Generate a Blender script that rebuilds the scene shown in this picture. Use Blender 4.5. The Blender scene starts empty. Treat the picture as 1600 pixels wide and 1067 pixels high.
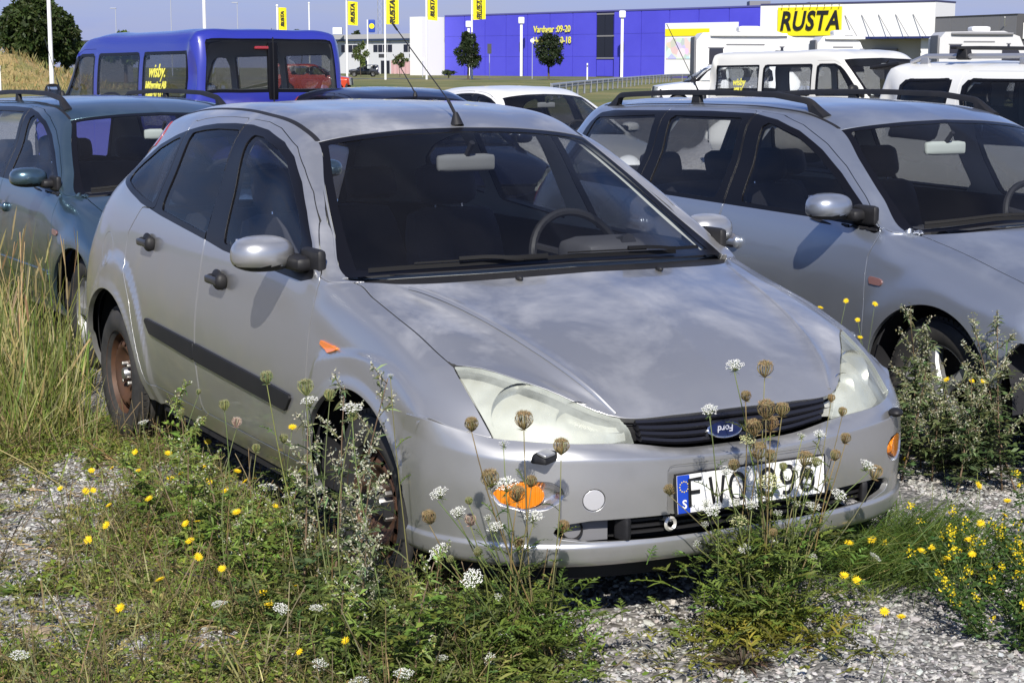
import bpy, math, random
import numpy as np
from mathutils import Matrix, Vector

sc = bpy.context.scene
COL = sc.collection
R_ = math.radians

# ------------------------------------------------------------------ camera
CAM = (4.63044, -2.88141, 1.61772)
YAW, PITCH, ROLL, FOC = 2.630965, -0.1605104, 0.00282495, 2659.38
def cam_axes():
    cy, sy, cp, sp = math.cos(YAW), math.sin(YAW), math.cos(PITCH), math.sin(PITCH)
    f = Vector((cy*cp, sy*cp, sp)); r = Vector((sy, -cy, 0)); u = r.cross(f)
    c, s = math.cos(ROLL), math.sin(ROLL)
    return r*c + u*s, u*c - r*s, f
cd = bpy.data.cameras.new('camera'); co = bpy.data.objects.new('camera', cd); COL.objects.link(co)
cr, cu, cf = cam_axes()
co.matrix_world = Matrix(((cr.x, cu.x, -cf.x, CAM[0]), (cr.y, cu.y, -cf.y, CAM[1]), (cr.z, cu.z, -cf.z, CAM[2]), (0, 0, 0, 1)))
cd.sensor_width = 36.0; cd.lens = FOC/1600*36; cd.clip_start = 0.1; cd.clip_end = 6000
sc.camera = co

# ------------------------------------------------------------------ sky, sun, exposure
SUN = Vector((0.66, -0.40, 0.63)).normalized()
w = bpy.data.worlds.new('World'); sc.world = w; w.use_nodes = True
nt = w.node_tree; nt.nodes.clear()
def wn(t, **k):
    n = nt.nodes.new(t)
    for a, b in k.items(): setattr(n, a, b)
    return n
sky = wn('ShaderNodeTexSky', sky_type='NISHITA', sun_disc=False)
sky.sun_elevation = math.asin(SUN.z); sky.sun_rotation = math.atan2(SUN.x, SUN.y)
sky.air_density = 1.0; sky.dust_density = 0.0; sky.ozone_density = 4.0
tc = wn('ShaderNodeTexCoord'); sep = wn('ShaderNodeSeparateXYZ')
nt.links.new(tc.outputs['Generated'], sep.inputs[0])
# clouds: noise on the direction projected to a flat layer
zz = wn('ShaderNodeMath', operation='MAXIMUM'); zz.inputs[1].default_value = 0.0; nt.links.new(sep.outputs[2], zz.inputs[0])
za = wn('ShaderNodeMath', operation='ADD'); za.inputs[1].default_value = 0.11; nt.links.new(zz.outputs[0], za.inputs[0])
dv = wn('ShaderNodeVectorMath', operation='DIVIDE'); nt.links.new(tc.outputs['Generated'], dv.inputs[0])
cmb = wn('ShaderNodeCombineXYZ'); cmb.inputs[2].default_value = 1.0
nt.links.new(za.outputs[0], cmb.inputs[0]); nt.links.new(za.outputs[0], cmb.inputs[1]); nt.links.new(cmb.outputs[0], dv.inputs[1])
nz = wn('ShaderNodeTexNoise'); nz.inputs['Scale'].default_value = 1.35; nz.inputs['Detail'].default_value = 9; nz.inputs['Roughness'].default_value = 0.58
nz.inputs['Distortion'].default_value = 0.25
nt.links.new(dv.outputs[0], nz.inputs['Vector'])
rp = wn('ShaderNodeValToRGB'); rp.color_ramp.elements[0].position = 0.40; rp.color_ramp.elements[1].position = 0.74
rp.color_ramp.elements[0].color = (0, 0, 0, 1); rp.color_ramp.elements[1].color = (0.75, 0.75, 0.75, 1)
nt.links.new(nz.outputs[0], rp.inputs[0])
mx = wn('ShaderNodeMix', data_type='RGBA'); nt.links.new(rp.outputs[0], mx.inputs[0])
tn = wn('ShaderNodeMix', data_type='RGBA', blend_type='MULTIPLY'); tn.inputs[0].default_value = 1.0; tn.inputs[7].default_value = (.72, .82, 1.16, 1); nt.links.new(sky.outputs[0], tn.inputs[6]); hz = wn('ShaderNodeMapRange'); hz.inputs[1].default_value = 0.02; hz.inputs[2].default_value = 0.16; hz.inputs[3].default_value = 0.92; hz.inputs[4].default_value = 0.0; nt.links.new(zz.outputs[0], hz.inputs[0])
hm = wn('ShaderNodeMix', data_type='RGBA'); hm.inputs[7].default_value = (3.5, 4.0, 6.9, 1); nt.links.new(hz.outputs[0], hm.inputs[0]); nt.links.new(tn.outputs[2], hm.inputs[6]); nt.links.new(hm.outputs[2], mx.inputs[6]); mx.inputs[7].default_value = (4.4, 4.8, 6.6, 1)
bg = wn('ShaderNodeBackground'); bg.inputs[1].default_value = 0.078
wo = wn('ShaderNodeOutputWorld'); nt.links.new(mx.outputs[2], bg.inputs[0]); nt.links.new(bg.outputs[0], wo.inputs[0])

sd = bpy.data.lights.new('sun', 'SUN'); sd.energy = 5.0; sd.angle = R_(0.53); sd.color = (1.0, 0.95, 0.87)
so = bpy.data.objects.new('sun', sd); COL.objects.link(so); so.location = (0, 0, 30)
so.rotation_euler = SUN.to_track_quat('Z', 'Y').to_euler()

sc.view_settings.view_transform = 'Standard'; sc.view_settings.look = 'None'
sc.view_settings.exposure = 0.36; sc.view_settings.gamma = 1.0; sc.view_settings.use_curve_mapping = False
sc.cycles.max_bounces = 10; sc.cycles.transparent_max_bounces = 24; sc.cycles.caustics_reflective = False; sc.cycles.caustics_refractive = False
# ------------------------------------------------------------------ materials
MATS = {}
def mat(name, col, rough=0.5, metal=0.0, coat=0.0, spec=0.5, noise=None, bump=None, alpha=None, coat_rough=0.05):
    """noise=(scale, colour2, lo, hi) mixes a second colour; bump=(scale, strength, distance)"""
    if name in MATS: return MATS[name]
    m = bpy.data.materials.new(name); m.use_nodes = True; t = m.node_tree; p = t.nodes['Principled BSDF']
    p.inputs['Base Color'].default_value = (*col, 1); p.inputs['Roughness'].default_value = rough
    p.inputs['Metallic'].default_value = metal; p.inputs['Coat Weight'].default_value = coat; p.inputs['Coat Roughness'].default_value = coat_rough
    p.inputs['Specular IOR Level'].default_value = spec
    if alpha is not None: p.inputs['Alpha'].default_value = alpha
    tcn = None
    if noise or bump:
        tcn = t.nodes.new('ShaderNodeTexCoord')
    if noise:
        n = t.nodes.new('ShaderNodeTexNoise'); n.inputs['Scale'].default_value = noise[0]; n.inputs['Detail'].default_value = 7; n.inputs['Roughness'].default_value = 0.6
        t.links.new(tcn.outputs['Object'], n.inputs['Vector'])
        r = t.nodes.new('ShaderNodeMapRange'); r.inputs[1].default_value = noise[2]; r.inputs[2].default_value = noise[3]
        t.links.new(n.outputs[0], r.inputs[0])
        x = t.nodes.new('ShaderNodeMix'); x.data_type = 'RGBA'; x.inputs[6].default_value = (*col, 1); x.inputs[7].default_value = (*noise[1], 1)
        t.links.new(r.outputs[0], x.inputs[0]); t.links.new(x.outputs[2], p.inputs['Base Color'])
    if bump:
        n = t.nodes.new('ShaderNodeTexNoise'); n.inputs['Scale'].default_value = bump[0]; n.inputs['Detail'].default_value = 5
        t.links.new(tcn.outputs['Object'], n.inputs['Vector'])
        b = t.nodes.new('ShaderNodeBump'); b.inputs['Strength'].default_value = bump[1]; b.inputs['Distance'].default_value = bump[2]
        t.links.new(n.outputs[0], b.inputs['Height']); t.links.new(b.outputs[0], p.inputs['Normal'])
    MATS[name] = m
    return m
def glass(name, tint=(0.75, 0.80, 0.82), fres=1.5, rough=0.01, dust=0.0, refl=1.0):
    """thin pane: tinted see-through plus a mirror layer by fresnel, optional film of dust"""
    if name in MATS: return MATS[name]
    m = bpy.data.materials.new(name); m.use_nodes = True; t = m.node_tree; t.nodes.clear()
    o = t.nodes.new('ShaderNodeOutputMaterial'); tr = t.nodes.new('ShaderNodeBsdfTransparent'); tr.inputs[0].default_value = (*tint, 1)
    gl = t.nodes.new('ShaderNodeBsdfGlossy'); gl.inputs['Roughness'].default_value = rough
    fr = t.nodes.new('ShaderNodeFresnel'); fr.inputs[0].default_value = fres
    sc_ = t.nodes.new('ShaderNodeMath'); sc_.operation = 'MULTIPLY'; sc_.inputs[1].default_value = refl; sc_.use_clamp = True
    t.links.new(fr.outputs[0], sc_.inputs[0])
    base = tr
    if dust > 0:
        df = t.nodes.new('ShaderNodeBsdfDiffuse'); df.inputs[0].default_value = (0.38, 0.36, 0.36, 1)
        nn = t.nodes.new('ShaderNodeTexNoise'); nn.inputs['Scale'].default_value = 2.2; nn.inputs['Detail'].default_value = 6
        tcn = t.nodes.new('ShaderNodeTexCoord'); t.links.new(tcn.outputs['Object'], nn.inputs['Vector'])
        mr = t.nodes.new('ShaderNodeMapRange'); mr.inputs[1].default_value = 0.3; mr.inputs[2].default_value = 0.7; mr.inputs[3].default_value = dust*0.4; mr.inputs[4].default_value = dust*1.6
        t.links.new(nn.outputs[0], mr.inputs[0])
        md = t.nodes.new('ShaderNodeMixShader'); t.links.new(mr.outputs[0], md.inputs[0])
        t.links.new(tr.outputs[0], md.inputs[1]); t.links.new(df.outputs[0], md.inputs[2]); base = md
    mxs = t.nodes.new('ShaderNodeMixShader'); t.links.new(sc_.outputs[0], mxs.inputs[0])
    t.links.new(base.outputs[0], mxs.inputs[1]); t.links.new(gl.outputs[0], mxs.inputs[2]); t.links.new(mxs.outputs[0], o.inputs[0])
    MATS[name] = m
    return m
def paint(name, col, fade=None, fade_amt=0.0, metal=0.55, rough=0.36, coat=0.8, dirt=0.35):
    """car lacquer: metallic flakes under clear coat, faded cloudy patches on top faces, dust low down"""
    if name in MATS: return MATS[name]
    m = bpy.data.materials.new(name); m.use_nodes = True; t = m.node_tree; p = t.nodes['Principled BSDF']
    p.inputs['Roughness'].default_value = rough; p.inputs['Metallic'].default_value = metal
    p.inputs['Coat Weight'].default_value = coat; p.inputs['Coat Roughness'].default_value = 0.06
    tcn = t.nodes.new('ShaderNodeTexCoord')
    def N(ty, **k):
        n = t.nodes.new(ty)
        for a, b in k.items(): setattr(n, a, b)
        return n
    L = t.links.new
    n1 = N('ShaderNodeTexNoise'); n1.inputs['Scale'].default_value = 2.3; n1.inputs['Detail'].default_value = 10; n1.inputs['Roughness'].default_value = 0.64; n1.inputs['Distortion'].default_value = 0.35
    L(tcn.outputs['Object'], n1.inputs['Vector'])
    g = N('ShaderNodeNewGeometry'); sp = N('ShaderNodeSeparateXYZ'); L(g.outputs['Normal'], sp.inputs[0])
    up = N('ShaderNodeMapRange'); up.inputs[1].default_value = 0.72; up.inputs[2].default_value = 0.93; L(sp.outputs[2], up.inputs[0])
    fr = N('ShaderNodeMapRange'); fr.inputs[1].default_value = 0.43; fr.inputs[2].default_value = 0.76; L(n1.outputs[0], fr.inputs[0])
    mu = N('ShaderNodeMath', operation='MULTIPLY'); L(up.outputs[0], mu.inputs[0]); L(fr.outputs[0], mu.inputs[1])
    ma = N('ShaderNodeMath', operation='MULTIPLY'); ma.inputs[1].default_value = fade_amt; L(mu.outputs[0], ma.inputs[0])
    x1 = N('ShaderNodeMix', data_type='RGBA'); x1.inputs[6].default_value = (*col, 1); x1.inputs[7].default_value = (*(fade or col), 1); L(ma.outputs[0], x1.inputs[0])
    # road dust: fine specks and a film thicker near the sills
    so_ = N('ShaderNodeSeparateXYZ'); L(tcn.outputs['Object'], so_.inputs[0])
    lo = N('ShaderNodeMapRange'); lo.inputs[1].default_value = 0.75; lo.inputs[2].default_value = 0.2; lo.inputs[3].default_value = 0.06; lo.inputs[4].default_value = 0.6; L(so_.outputs[2], lo.inputs[0])
    n2 = N('ShaderNodeTexNoise'); n2.inputs['Scale'].default_value = 5; n2.inputs['Detail'].default_value = 10; n2.inputs['Roughness'].default_value = 0.7; L(tcn.outputs['Object'], n2.inputs['Vector'])
    d = N('ShaderNodeMapRange'); d.inputs[1].default_value = 0.35; d.inputs[2].default_value = 0.75; L(n2.outputs[0], d.inputs[0])
    dd = N('ShaderNodeMath', operation='MULTIPLY'); L(d.outputs[0], dd.inputs[0]); L(lo.outputs[0], dd.inputs[1])
    dm = N('ShaderNodeMath', operation='MULTIPLY'); dm.inputs[1].default_value = dirt; L(dd.outputs[0], dm.inputs[0])
    x2 = N('ShaderNodeMix', data_type='RGBA'); x2.inputs[7].default_value = (0.16, 0.15, 0.13, 1); L(dm.outputs[0], x2.inputs[0]); L(x1.outputs[2], x2.inputs[6])
    L(x2.outputs[2], p.inputs['Base Color'])
    ra = N('ShaderNodeMath', operation='MULTIPLY_ADD'); ra.inputs[1].default_value = 0.32; ra.inputs[2].default_value = rough
    am = N('ShaderNodeMath', operation='MAXIMUM'); L(ma.outputs[0], am.inputs[0]); L(dm.outputs[0], am.inputs[1]); L(am.outputs[0], ra.inputs[0]); L(ra.outputs[0], p.inputs['Roughness'])
    cw = N('ShaderNodeMath', operation='MULTIPLY_ADD'); cw.inputs[1].default_value = -coat*0.9; cw.inputs[2].default_value = coat; L(am.outputs[0], cw.inputs[0]); L(cw.outputs[0], p.inputs['Coat Weight'])
    mm = N('ShaderNodeMath', operation='MULTIPLY_ADD'); mm.inputs[1].default_value = -metal*0.8; mm.inputs[2].default_value = metal; L(am.outputs[0], mm.inputs[0]); L(mm.outputs[0], p.inputs['Metallic'])
    MATS[name] = m
    return m

# ------------------------------------------------------------------ numpy meshes: A = (n, 10) rows of position 3, normal 3, net parameters 2, metric 2
class M:
    def __init__(s, A, F): s.A = A; s.F = F
    @property
    def V(s): return s.A[:, :3]
    def copy(s): return M(s.A.copy(), s.F.copy())
def compact(A, F):
    u, inv = np.unique(F, return_inverse=True)
    return M(A[u], inv.reshape(F.shape))
def cut(m, f):
    """split along f = 0 -> (part with f < 0, part with f >= 0)"""
    A, F = m.A, m.F
    if len(F) == 0: return m, m
    f = np.where(np.abs(f) < 1e-7, 1e-7, f)
    s = f[F] < 0; k = s.sum(1)
    fin, fout = [F[k == 3]], [F[k == 0]]
    mixed = F[(k == 1) | (k == 2)]; sm = s[(k == 1) | (k == 2)]
    nA = [A]
    if len(mixed):
        odd = np.where(sm.sum(1) == 1, np.argmax(sm, 1), np.argmin(sm, 1))
        r = np.arange(len(mixed))
        a = mixed[r, odd]; b = mixed[r, (odd+1) % 3]; c = mixed[r, (odd+2) % 3]
        E = np.concatenate([np.stack([a, b], 1), np.stack([a, c], 1)]); E.sort(1)
        u, inv = np.unique(E, axis=0, return_inverse=True); inv = inv.ravel()
        t = f[u[:, 0]]/(f[u[:, 0]]-f[u[:, 1]])
        nA.append(A[u[:, 0]]*(1-t)[:, None] + A[u[:, 1]]*t[:, None])
        ab = len(A)+inv[:len(mixed)]; ac = len(A)+inv[len(mixed):]
        tip = np.stack([a, ab, ac], 1); q1 = np.stack([ab, b, c], 1); q2 = np.stack([ab, c, ac], 1)
        one = sm.sum(1) == 1
        fin += [tip[one], q1[~one], q2[~one]]; fout += [tip[~one], q1[one], q2[one]]
    A2 = np.concatenate(nA)
    return compact(A2, np.concatenate(fin)), compact(A2, np.concatenate(fout))
def mirror(m):
    A = m.A.copy(); A[:, 1] *= -1; A[:, 4] *= -1
    return M(A, m.F[:, ::-1].copy())
def join(*ms):
    ms = [x for x in ms if len(x.F)]
    o = 0; As, Fs = [], []
    for x in ms: As.append(x.A); Fs.append(x.F+o); o += len(x.A)
    return M(np.concatenate(As), np.concatenate(Fs))
def weld(m):
    _, idx, inv = np.unique(np.round(m.V, 5), axis=0, return_index=True, return_inverse=True)
    F = inv.ravel()[m.F]; ok = (F[:, 0] != F[:, 1]) & (F[:, 1] != F[:, 2]) & (F[:, 0] != F[:, 2])
    return M(m.A[idx], F[ok])
def both(m): return weld(join(m, mirror(m)))
def offset(m, d):
    A = m.A.copy(); A[:, :3] += A[:, 3:6]*(d if np.isscalar(d) else np.asarray(d)[:, None]); return M(A, m.F)
def renormal(m):
    V, F = m.V, m.F
    fn = np.cross(V[F[:, 1]]-V[F[:, 0]], V[F[:, 2]]-V[F[:, 0]])
    N = np.zeros_like(V)
    for i in range(3): np.add.at(N, F[:, i], fn)
    m.A[:, 3:6] = N/np.maximum(np.linalg.norm(N, axis=1), 1e-12)[:, None]; return m
def flip(m):
    A = m.A.copy(); A[:, 3:6] *= -1; return M(A, m.F[:, ::-1].copy())
def flange(m, depth=0.02, rad=0.002):
    """fold the rim of a sheet inward: a rounded edge and a return of the given depth"""
    F = m.F
    E = np.concatenate([F[:, [0, 1]], F[:, [1, 2]], F[:, [2, 0]]])
    key = np.sort(E, 1); u, inv, cnt = np.unique(key, axis=0, return_inverse=True, return_counts=True)
    B = E[cnt[inv.ravel()] == 1]
    if len(B) == 0: return m
    V, N = m.A[:, :3], m.A[:, 3:6]
    d = V[B[:, 1]]-V[B[:, 0]]
    T = np.cross(d, N[B[:, 0]])
    T /= np.maximum(np.linalg.norm(T, axis=1), 1e-9)[:, None]
    vs = np.unique(B); mp = -np.ones(len(V), int); mp[vs] = np.arange(len(vs))
    TT = np.zeros((len(vs), 3)); np.add.at(TT, mp[B[:, 0]], T); np.add.at(TT, mp[B[:, 1]], T)
    TT /= np.maximum(np.linalg.norm(TT, axis=1), 1e-9)[:, None]
    P, Nn = V[vs], N[vs]; rings = []; k = rad
    for (a, b, wN, wT) in ((0, 0, 1, 0), (.75*k, .3*k, .7, .7), (k, k, 0, 1), (k, depth, 0, 1)):
        r = m.A[vs].copy(); r[:, :3] = P+TT*a-Nn*b; q = Nn*wN+TT*wT; r[:, 3:6] = q/np.maximum(np.linalg.norm(q, axis=1), 1e-9)[:, None]; rings.append(r)
    n0 = len(m.A); nb = len(vs); Fs = [F]
    for k in range(3):
        o1, o2 = n0+k*nb, n0+(k+1)*nb
        a, b = mp[B[:, 0]], mp[B[:, 1]]
        Fs += [np.stack([b+o1, a+o1, a+o2], 1), np.stack([b+o1, a+o2, b+o2], 1)]
    return M(np.concatenate([m.A]+rings), np.concatenate(Fs))

def hermite(P, sub, crease=()):
    """P (n, k, 3) -> smooth curve through the points along axis 0; sub points per span; crease = indices with broken tangent"""
    n = len(P); h = np.linalg.norm(np.diff(P, axis=0), axis=2, keepdims=True); h = np.maximum(h, 1e-6)
    D = np.diff(P, axis=0)/h
    ml = np.empty_like(P); mr = np.empty_like(P)
    ml[0] = mr[0] = D[0]; ml[-1] = mr[-1] = D[-1]
    if n > 2:
        t = (D[:-1]*h[1:]+D[1:]*h[:-1])/(h[1:]+h[:-1]); ml[1:-1] = t; mr[1:-1] = t
    for c in crease:
        if 0 < c < n-1: ml[c] = D[c-1]; mr[c] = D[c]
    out = []
    for k in range(n-1):
        s = np.linspace(0, 1, sub[k]+1)[:-1] if k < n-2 else np.linspace(0, 1, sub[k]+1)
        s = s[:, None, None]
        out.append((2*s**3-3*s**2+1)*P[k]+(s**3-2*s**2+s)*h[k]*mr[k]+(-2*s**3+3*s**2)*P[k+1]+(s**3-s**2)*h[k]*ml[k+1])
    return np.concatenate(out)
def subs(P, step):
    L = np.linalg.norm(np.diff(P, axis=0), axis=2).mean(1)
    return [max(2, int(round(x/step))) for x in L]
def grid_mesh(net, step=0.02, cu=(), cv=(), disp=None, sym=True):
    """net (ns, nr, 3), y >= 0 half -> mesh of the right (y < 0) half with analytic normals and parameters"""
    net = np.asarray(net, float)
    su = subs(net, step); G = hermite(net, su, cu)
    Gt = np.swapaxes(G, 0, 1); nt_ = np.swapaxes(net, 0, 1); sv = subs(nt_, step)
    H = np.swapaxes(hermite(Gt, sv, cv), 0, 1).copy()
    u = np.concatenate([np.linspace(k, k+1, su[k]+1)[:-1] for k in range(len(su))]+[[len(su)]])
    v = np.concatenate([np.linspace(k, k+1, sv[k]+1)[:-1] for k in range(len(sv))]+[[len(sv)]])
    UU, VV = np.meshgrid(u, v, indexing='ij')
    if sym == 'u': H[0, :, 1] = 0
    elif sym: H[:, 0, 1] = 0
    def normals(H):
        gu = np.gradient(H, u, axis=0); gv = np.gradient(H, v, axis=1)
        n = np.cross(gu, gv); n /= np.maximum(np.linalg.norm(n, axis=2), 1e-9)[:, :, None]
        return n, np.linalg.norm(gu, axis=2), np.linalg.norm(gv, axis=2)
    n, du, dv_ = normals(H)
    c = H.reshape(-1, 3).mean(0); c[1] = 0
    if ((H-c)*n).sum() < 0: n = -n
    if disp is not None:
        H = H + n*disp(H, UU, VV)[:, :, None]; n2, du, dv_ = normals(H)
        n = n2*np.sign((n2*n).sum(2))[:, :, None]
    if sym == 'u': n[0, :, 1] = 0; n[0] /= np.maximum(np.linalg.norm(n[0], axis=1), 1e-9)[:, None]
    elif sym:
        n[:, 0, 1] = 0; n[:, 0] /= np.maximum(np.linalg.norm(n[:, 0], axis=1), 1e-9)[:, None]
    A = np.concatenate([H, n, UU[..., None], VV[..., None], du[..., None], dv_[..., None]], 2)
    nu, nv = H.shape[:2]; A = A.reshape(-1, 10)
    i = np.arange(nu*nv).reshape(nu, nv)
    a, b, c_, d = i[:-1, :-1].ravel(), i[1:, :-1].ravel(), i[1:, 1:].ravel(), i[:-1, 1:].ravel()
    F = np.concatenate([np.stack([a, b, c_], 1), np.stack([a, c_, d], 1)])
    fn = np.cross(A[F[:, 1], :3]-A[F[:, 0], :3], A[F[:, 2], :3]-A[F[:, 0], :3])
    bad = (fn*A[F[:, 0], 3:6]).sum(1) < 0; F[bad] = F[bad][:, ::-1]
    A[:, 1] *= -1; A[:, 4] *= -1
    return M(A, F[:, ::-1].copy())
def surf_dist(m, f):
    """turn a field into distance along the surface: divide by its gradient on the sheet"""
    V, F = m.V, m.F; e1 = V[F[:, 1]]-V[F[:, 0]]; e2 = V[F[:, 2]]-V[F[:, 0]]
    n = np.cross(e1, e2); A2 = np.maximum((n*n).sum(1), 1e-16)
    g = (np.cross(n, -e2)*-(f[F[:, 1]]-f[F[:, 0]])[:, None]*-1 + np.cross(n, e1)*(f[F[:, 2]]-f[F[:, 0]])[:, None])/A2[:, None]
    g = np.linalg.norm(g, axis=1); s = np.zeros(len(V)); c = np.zeros(len(V))
    for i in range(3): np.add.at(s, F[:, i], g); np.add.at(c, F[:, i], 1)
    return f/np.clip(s/np.maximum(c, 1), .12, 1e3)
def smooth(x, a, b):
    t = np.clip((x-a)/(b-a), 0, 1); return t*t*(3-2*t)
def polysd(P, poly, rad=0.0):
    """signed distance of P (n, 2) to a polygon, corners rounded by rad (negative inside)"""
    poly = np.asarray(poly, float); n = len(poly); d = np.full(len(P), 1e9); s = np.zeros(len(P), bool)
    if rad:
        poly = inset(poly, rad)
    for i in range(n):
        a, b = poly[i], poly[(i+1) % n]; e = b-a; w_ = P-a
        t = np.clip((w_@e)/max(e@e, 1e-12), 0, 1); q = w_-t[:, None]*e; d = np.minimum(d, (q*q).sum(1))
        c1 = P[:, 1] >= a[1]; c2 = P[:, 1] < b[1]; c3 = e[0]*w_[:, 1] > e[1]*w_[:, 0]
        s ^= (c1 & c2 & c3) | (~c1 & ~c2 & ~c3)
    d = np.sqrt(d); return np.where(s, -d, d)-rad
def inset(poly, r):
    n = len(poly); area = 0.5*np.sum(poly[:, 0]*np.roll(poly[:, 1], -1)-np.roll(poly[:, 0], -1)*poly[:, 1])
    sg = 1 if area > 0 else -1; out = []
    for i in range(n):
        p0, p1, p2 = poly[i-1], poly[i], poly[(i+1) % n]
        d1 = (p1-p0)/max(np.linalg.norm(p1-p0), 1e-9); d2 = (p2-p1)/max(np.linalg.norm(p2-p1), 1e-9)
        n1 = sg*np.array([-d1[1], d1[0]]); n2 = sg*np.array([-d2[1], d2[0]]); b = n1+n2; L = max(b@b/2, 0.25)
        out.append(p1+b*r/L)
    return np.array(out)

# ------------------------------------------------------------------ objects
def mesh_data(name, V, F, m, N=None, sharp=None, smooth_=True, mi=None):
    me = bpy.data.meshes.new(name)
    V = np.asarray(V, np.float32); F = np.asarray(F, np.int32)
    k = F.shape[1]
    me.vertices.add(len(V)); me.vertices.foreach_set('co', V.ravel())
    me.loops.add(F.size); me.loops.foreach_set('vertex_index', F.ravel())
    me.polygons.add(len(F)); me.polygons.foreach_set('loop_start', np.arange(0, F.size, k, dtype=np.int32))
    me.polygons.foreach_set('loop_total', np.full(len(F), k, np.int32))
    me.polygons.foreach_set('use_smooth', np.full(len(F), bool(smooth_), bool))
    ml = m if isinstance(m, (list, tuple)) else [m]
    for x in ml: me.materials.append(x)
    if mi is not None: me.polygons.foreach_set('material_index', np.asarray(mi, np.int32))
    me.update(calc_edges=True); me.validate(verbose=False)
    if N is not None and len(me.vertices) == len(V): me.normals_split_custom_set_from_vertices([tuple(x) for x in np.asarray(N, float)])
    elif sharp: me.set_sharp_from_angle(angle=R_(sharp))
    return me
def link(name, me, parent=None, label=None, kind=None):
    o = bpy.data.objects.new(name, me); COL.objects.link(o)
    if parent is not None: o.parent = parent
    if label: o['label'] = label
    if kind: o['kind'] = kind
    return o
def pobj(name, m, material, parent=None, label=None, normals=True):
    """numpy mesh M -> object"""
    return link(name, mesh_data(name, m.V, m.F, material, m.A[:, 3:6] if normals else None, sharp=None if normals else 35), parent, label)
def vobj(name, VF, material, parent=None, label=None, sharp=35, smooth_=True, kind=None):
    return link(name, mesh_data(name, VF[0], VF[1], material, sharp=sharp if smooth_ else None, smooth_=smooth_), parent, label, kind)
def thing(name, label, cat, loc=(0, 0, 0), rz=0.0, group=None):
    o = bpy.data.objects.new(name, None); COL.objects.link(o); o.empty_display_size = 0.1
    o.location = loc; o.rotation_euler = (0, 0, rz); o['label'] = label; o['category'] = cat
    if group: o['group'] = group
    return o
def tag(o, label=None, cat=None, group=None, kind=None):
    for k, v in (('label', label), ('category', cat), ('group', group), ('kind', kind)):
        if v: o[k] = v
    return o

# ------------------------------------------------------------------ small solid shapes (V, F) with triangles
def tri(F):
    out = []
    for f in F:
        for k in range(1, len(f)-1): out.append((f[0], f[k], f[k+1]))
    return np.array(out, int)
def merge(*vfs):
    o = 0; Vs, Fs = [], []
    for V, F in vfs:
        Vs.append(np.asarray(V, float)); Fs.append(np.asarray(F)+o); o += len(V)
    return np.concatenate(Vs), np.concatenate(Fs)
def box(x0, x1, y0, y1, z0, z1):
    V = np.array([(x, y, z) for x in (x0, x1) for y in (y0, y1) for z in (z0, z1)], float)
    return V, tri([(0, 1, 3, 2), (4, 6, 7, 5), (0, 4, 5, 1), (2, 3, 7, 6), (0, 2, 6, 4), (1, 5, 7, 3)])
def rbox(c, s, r=0.03, n=5, taper=(0, 0)):
    """rounded box, centre c, full size s; taper shrinks x, y with height"""
    g = np.linspace(-1, 1, n+1); g = np.sign(g)*np.abs(g)**0.8; Vs, Fs = [], []; o = 0
    for ax in range(3):
        for sg in (-1, 1):
            a, b = np.meshgrid(g, g, indexing='ij'); P = np.zeros((n+1, n+1, 3)); P[..., ax] = sg; P[..., (ax+1) % 3] = a; P[..., (ax+2) % 3] = b
            Vs.append(P.reshape(-1, 3)); i = np.arange((n+1)**2).reshape(n+1, n+1)+o; o += (n+1)**2
            q = np.stack([i[:-1, :-1], i[1:, :-1], i[1:, 1:], i[:-1, 1:]], -1).reshape(-1, 4)
            if sg < 0: q = q[:, ::-1]
            Fs.append(q)
    P = np.concatenate(Vs); F = np.concatenate(Fs); F = np.concatenate([F[:, [0, 1, 2]], F[:, [0, 2, 3]]])
    h = np.array(s)/2.0; r = min(r, h.min()*0.999); Q = P*h; C = np.clip(Q, -(h-r), h-r); d = Q-C; L = np.linalg.norm(d, axis=1, keepdims=True)
    V = C+np.where(L > 1e-9, d/np.maximum(L, 1e-9)*r, 0)
    k = (V[:, 2]/h[2]+1)/2; V[:, 0] *= 1-taper[0]*k; V[:, 1] *= 1-taper[1]*k
    _, idx, inv = np.unique(np.round(V, 6), axis=0, return_index=True, return_inverse=True)
    F = inv.ravel()[F]; F = F[(F[:, 0] != F[:, 1]) & (F[:, 1] != F[:, 2]) & (F[:, 0] != F[:, 2])]
    return V[idx]+np.array(c), F
def xf(VF, rot=None, loc=(0, 0, 0), scale=1.0):
    V = np.asarray(VF[0], float)*scale
    if rot is not None: V = V@np.array(rot).T
    return V+np.array(loc), VF[1]
def rotm(ax, a):
    return np.array(Matrix.Rotation(a, 3, ax))
def tube(P, r, n=6, cap=True):
    """round tube along points, r a number or list"""
    P = np.asarray(P, float); m = len(P); r = np.broadcast_to(r, (m,)) if np.ndim(r) == 0 else np.asarray(r)
    T = np.gradient(P, axis=0); T /= np.maximum(np.linalg.norm(T, axis=1), 1e-9)[:, None]
    up = np.array([0, 0, 1.0]) if abs(T[:, 2]).mean() < 0.8 else np.array([1.0, 0, 0])
    S = np.cross(T, up); S /= np.maximum(np.linalg.norm(S, axis=1), 1e-9)[:, None]; U = np.cross(S, T)
    a = np.arange(n)*2*math.pi/n
    V = (P[:, None]+r[:, None, None]*(np.cos(a)[None, :, None]*S[:, None]+np.sin(a)[None, :, None]*U[:, None])).reshape(-1, 3)
    i = np.arange(m*n).reshape(m, n); j = np.roll(i, -1, 1)
    q = np.stack([i[:-1], j[:-1], j[1:], i[1:]], -1).reshape(-1, 4)
    F = np.concatenate([q[:, [0, 1, 2]], q[:, [0, 2, 3]]])
    if cap:
        F = np.concatenate([F, tri([tuple(range(n))[::-1], tuple(range((m-1)*n, m*n))])])
    return V, F
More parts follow.
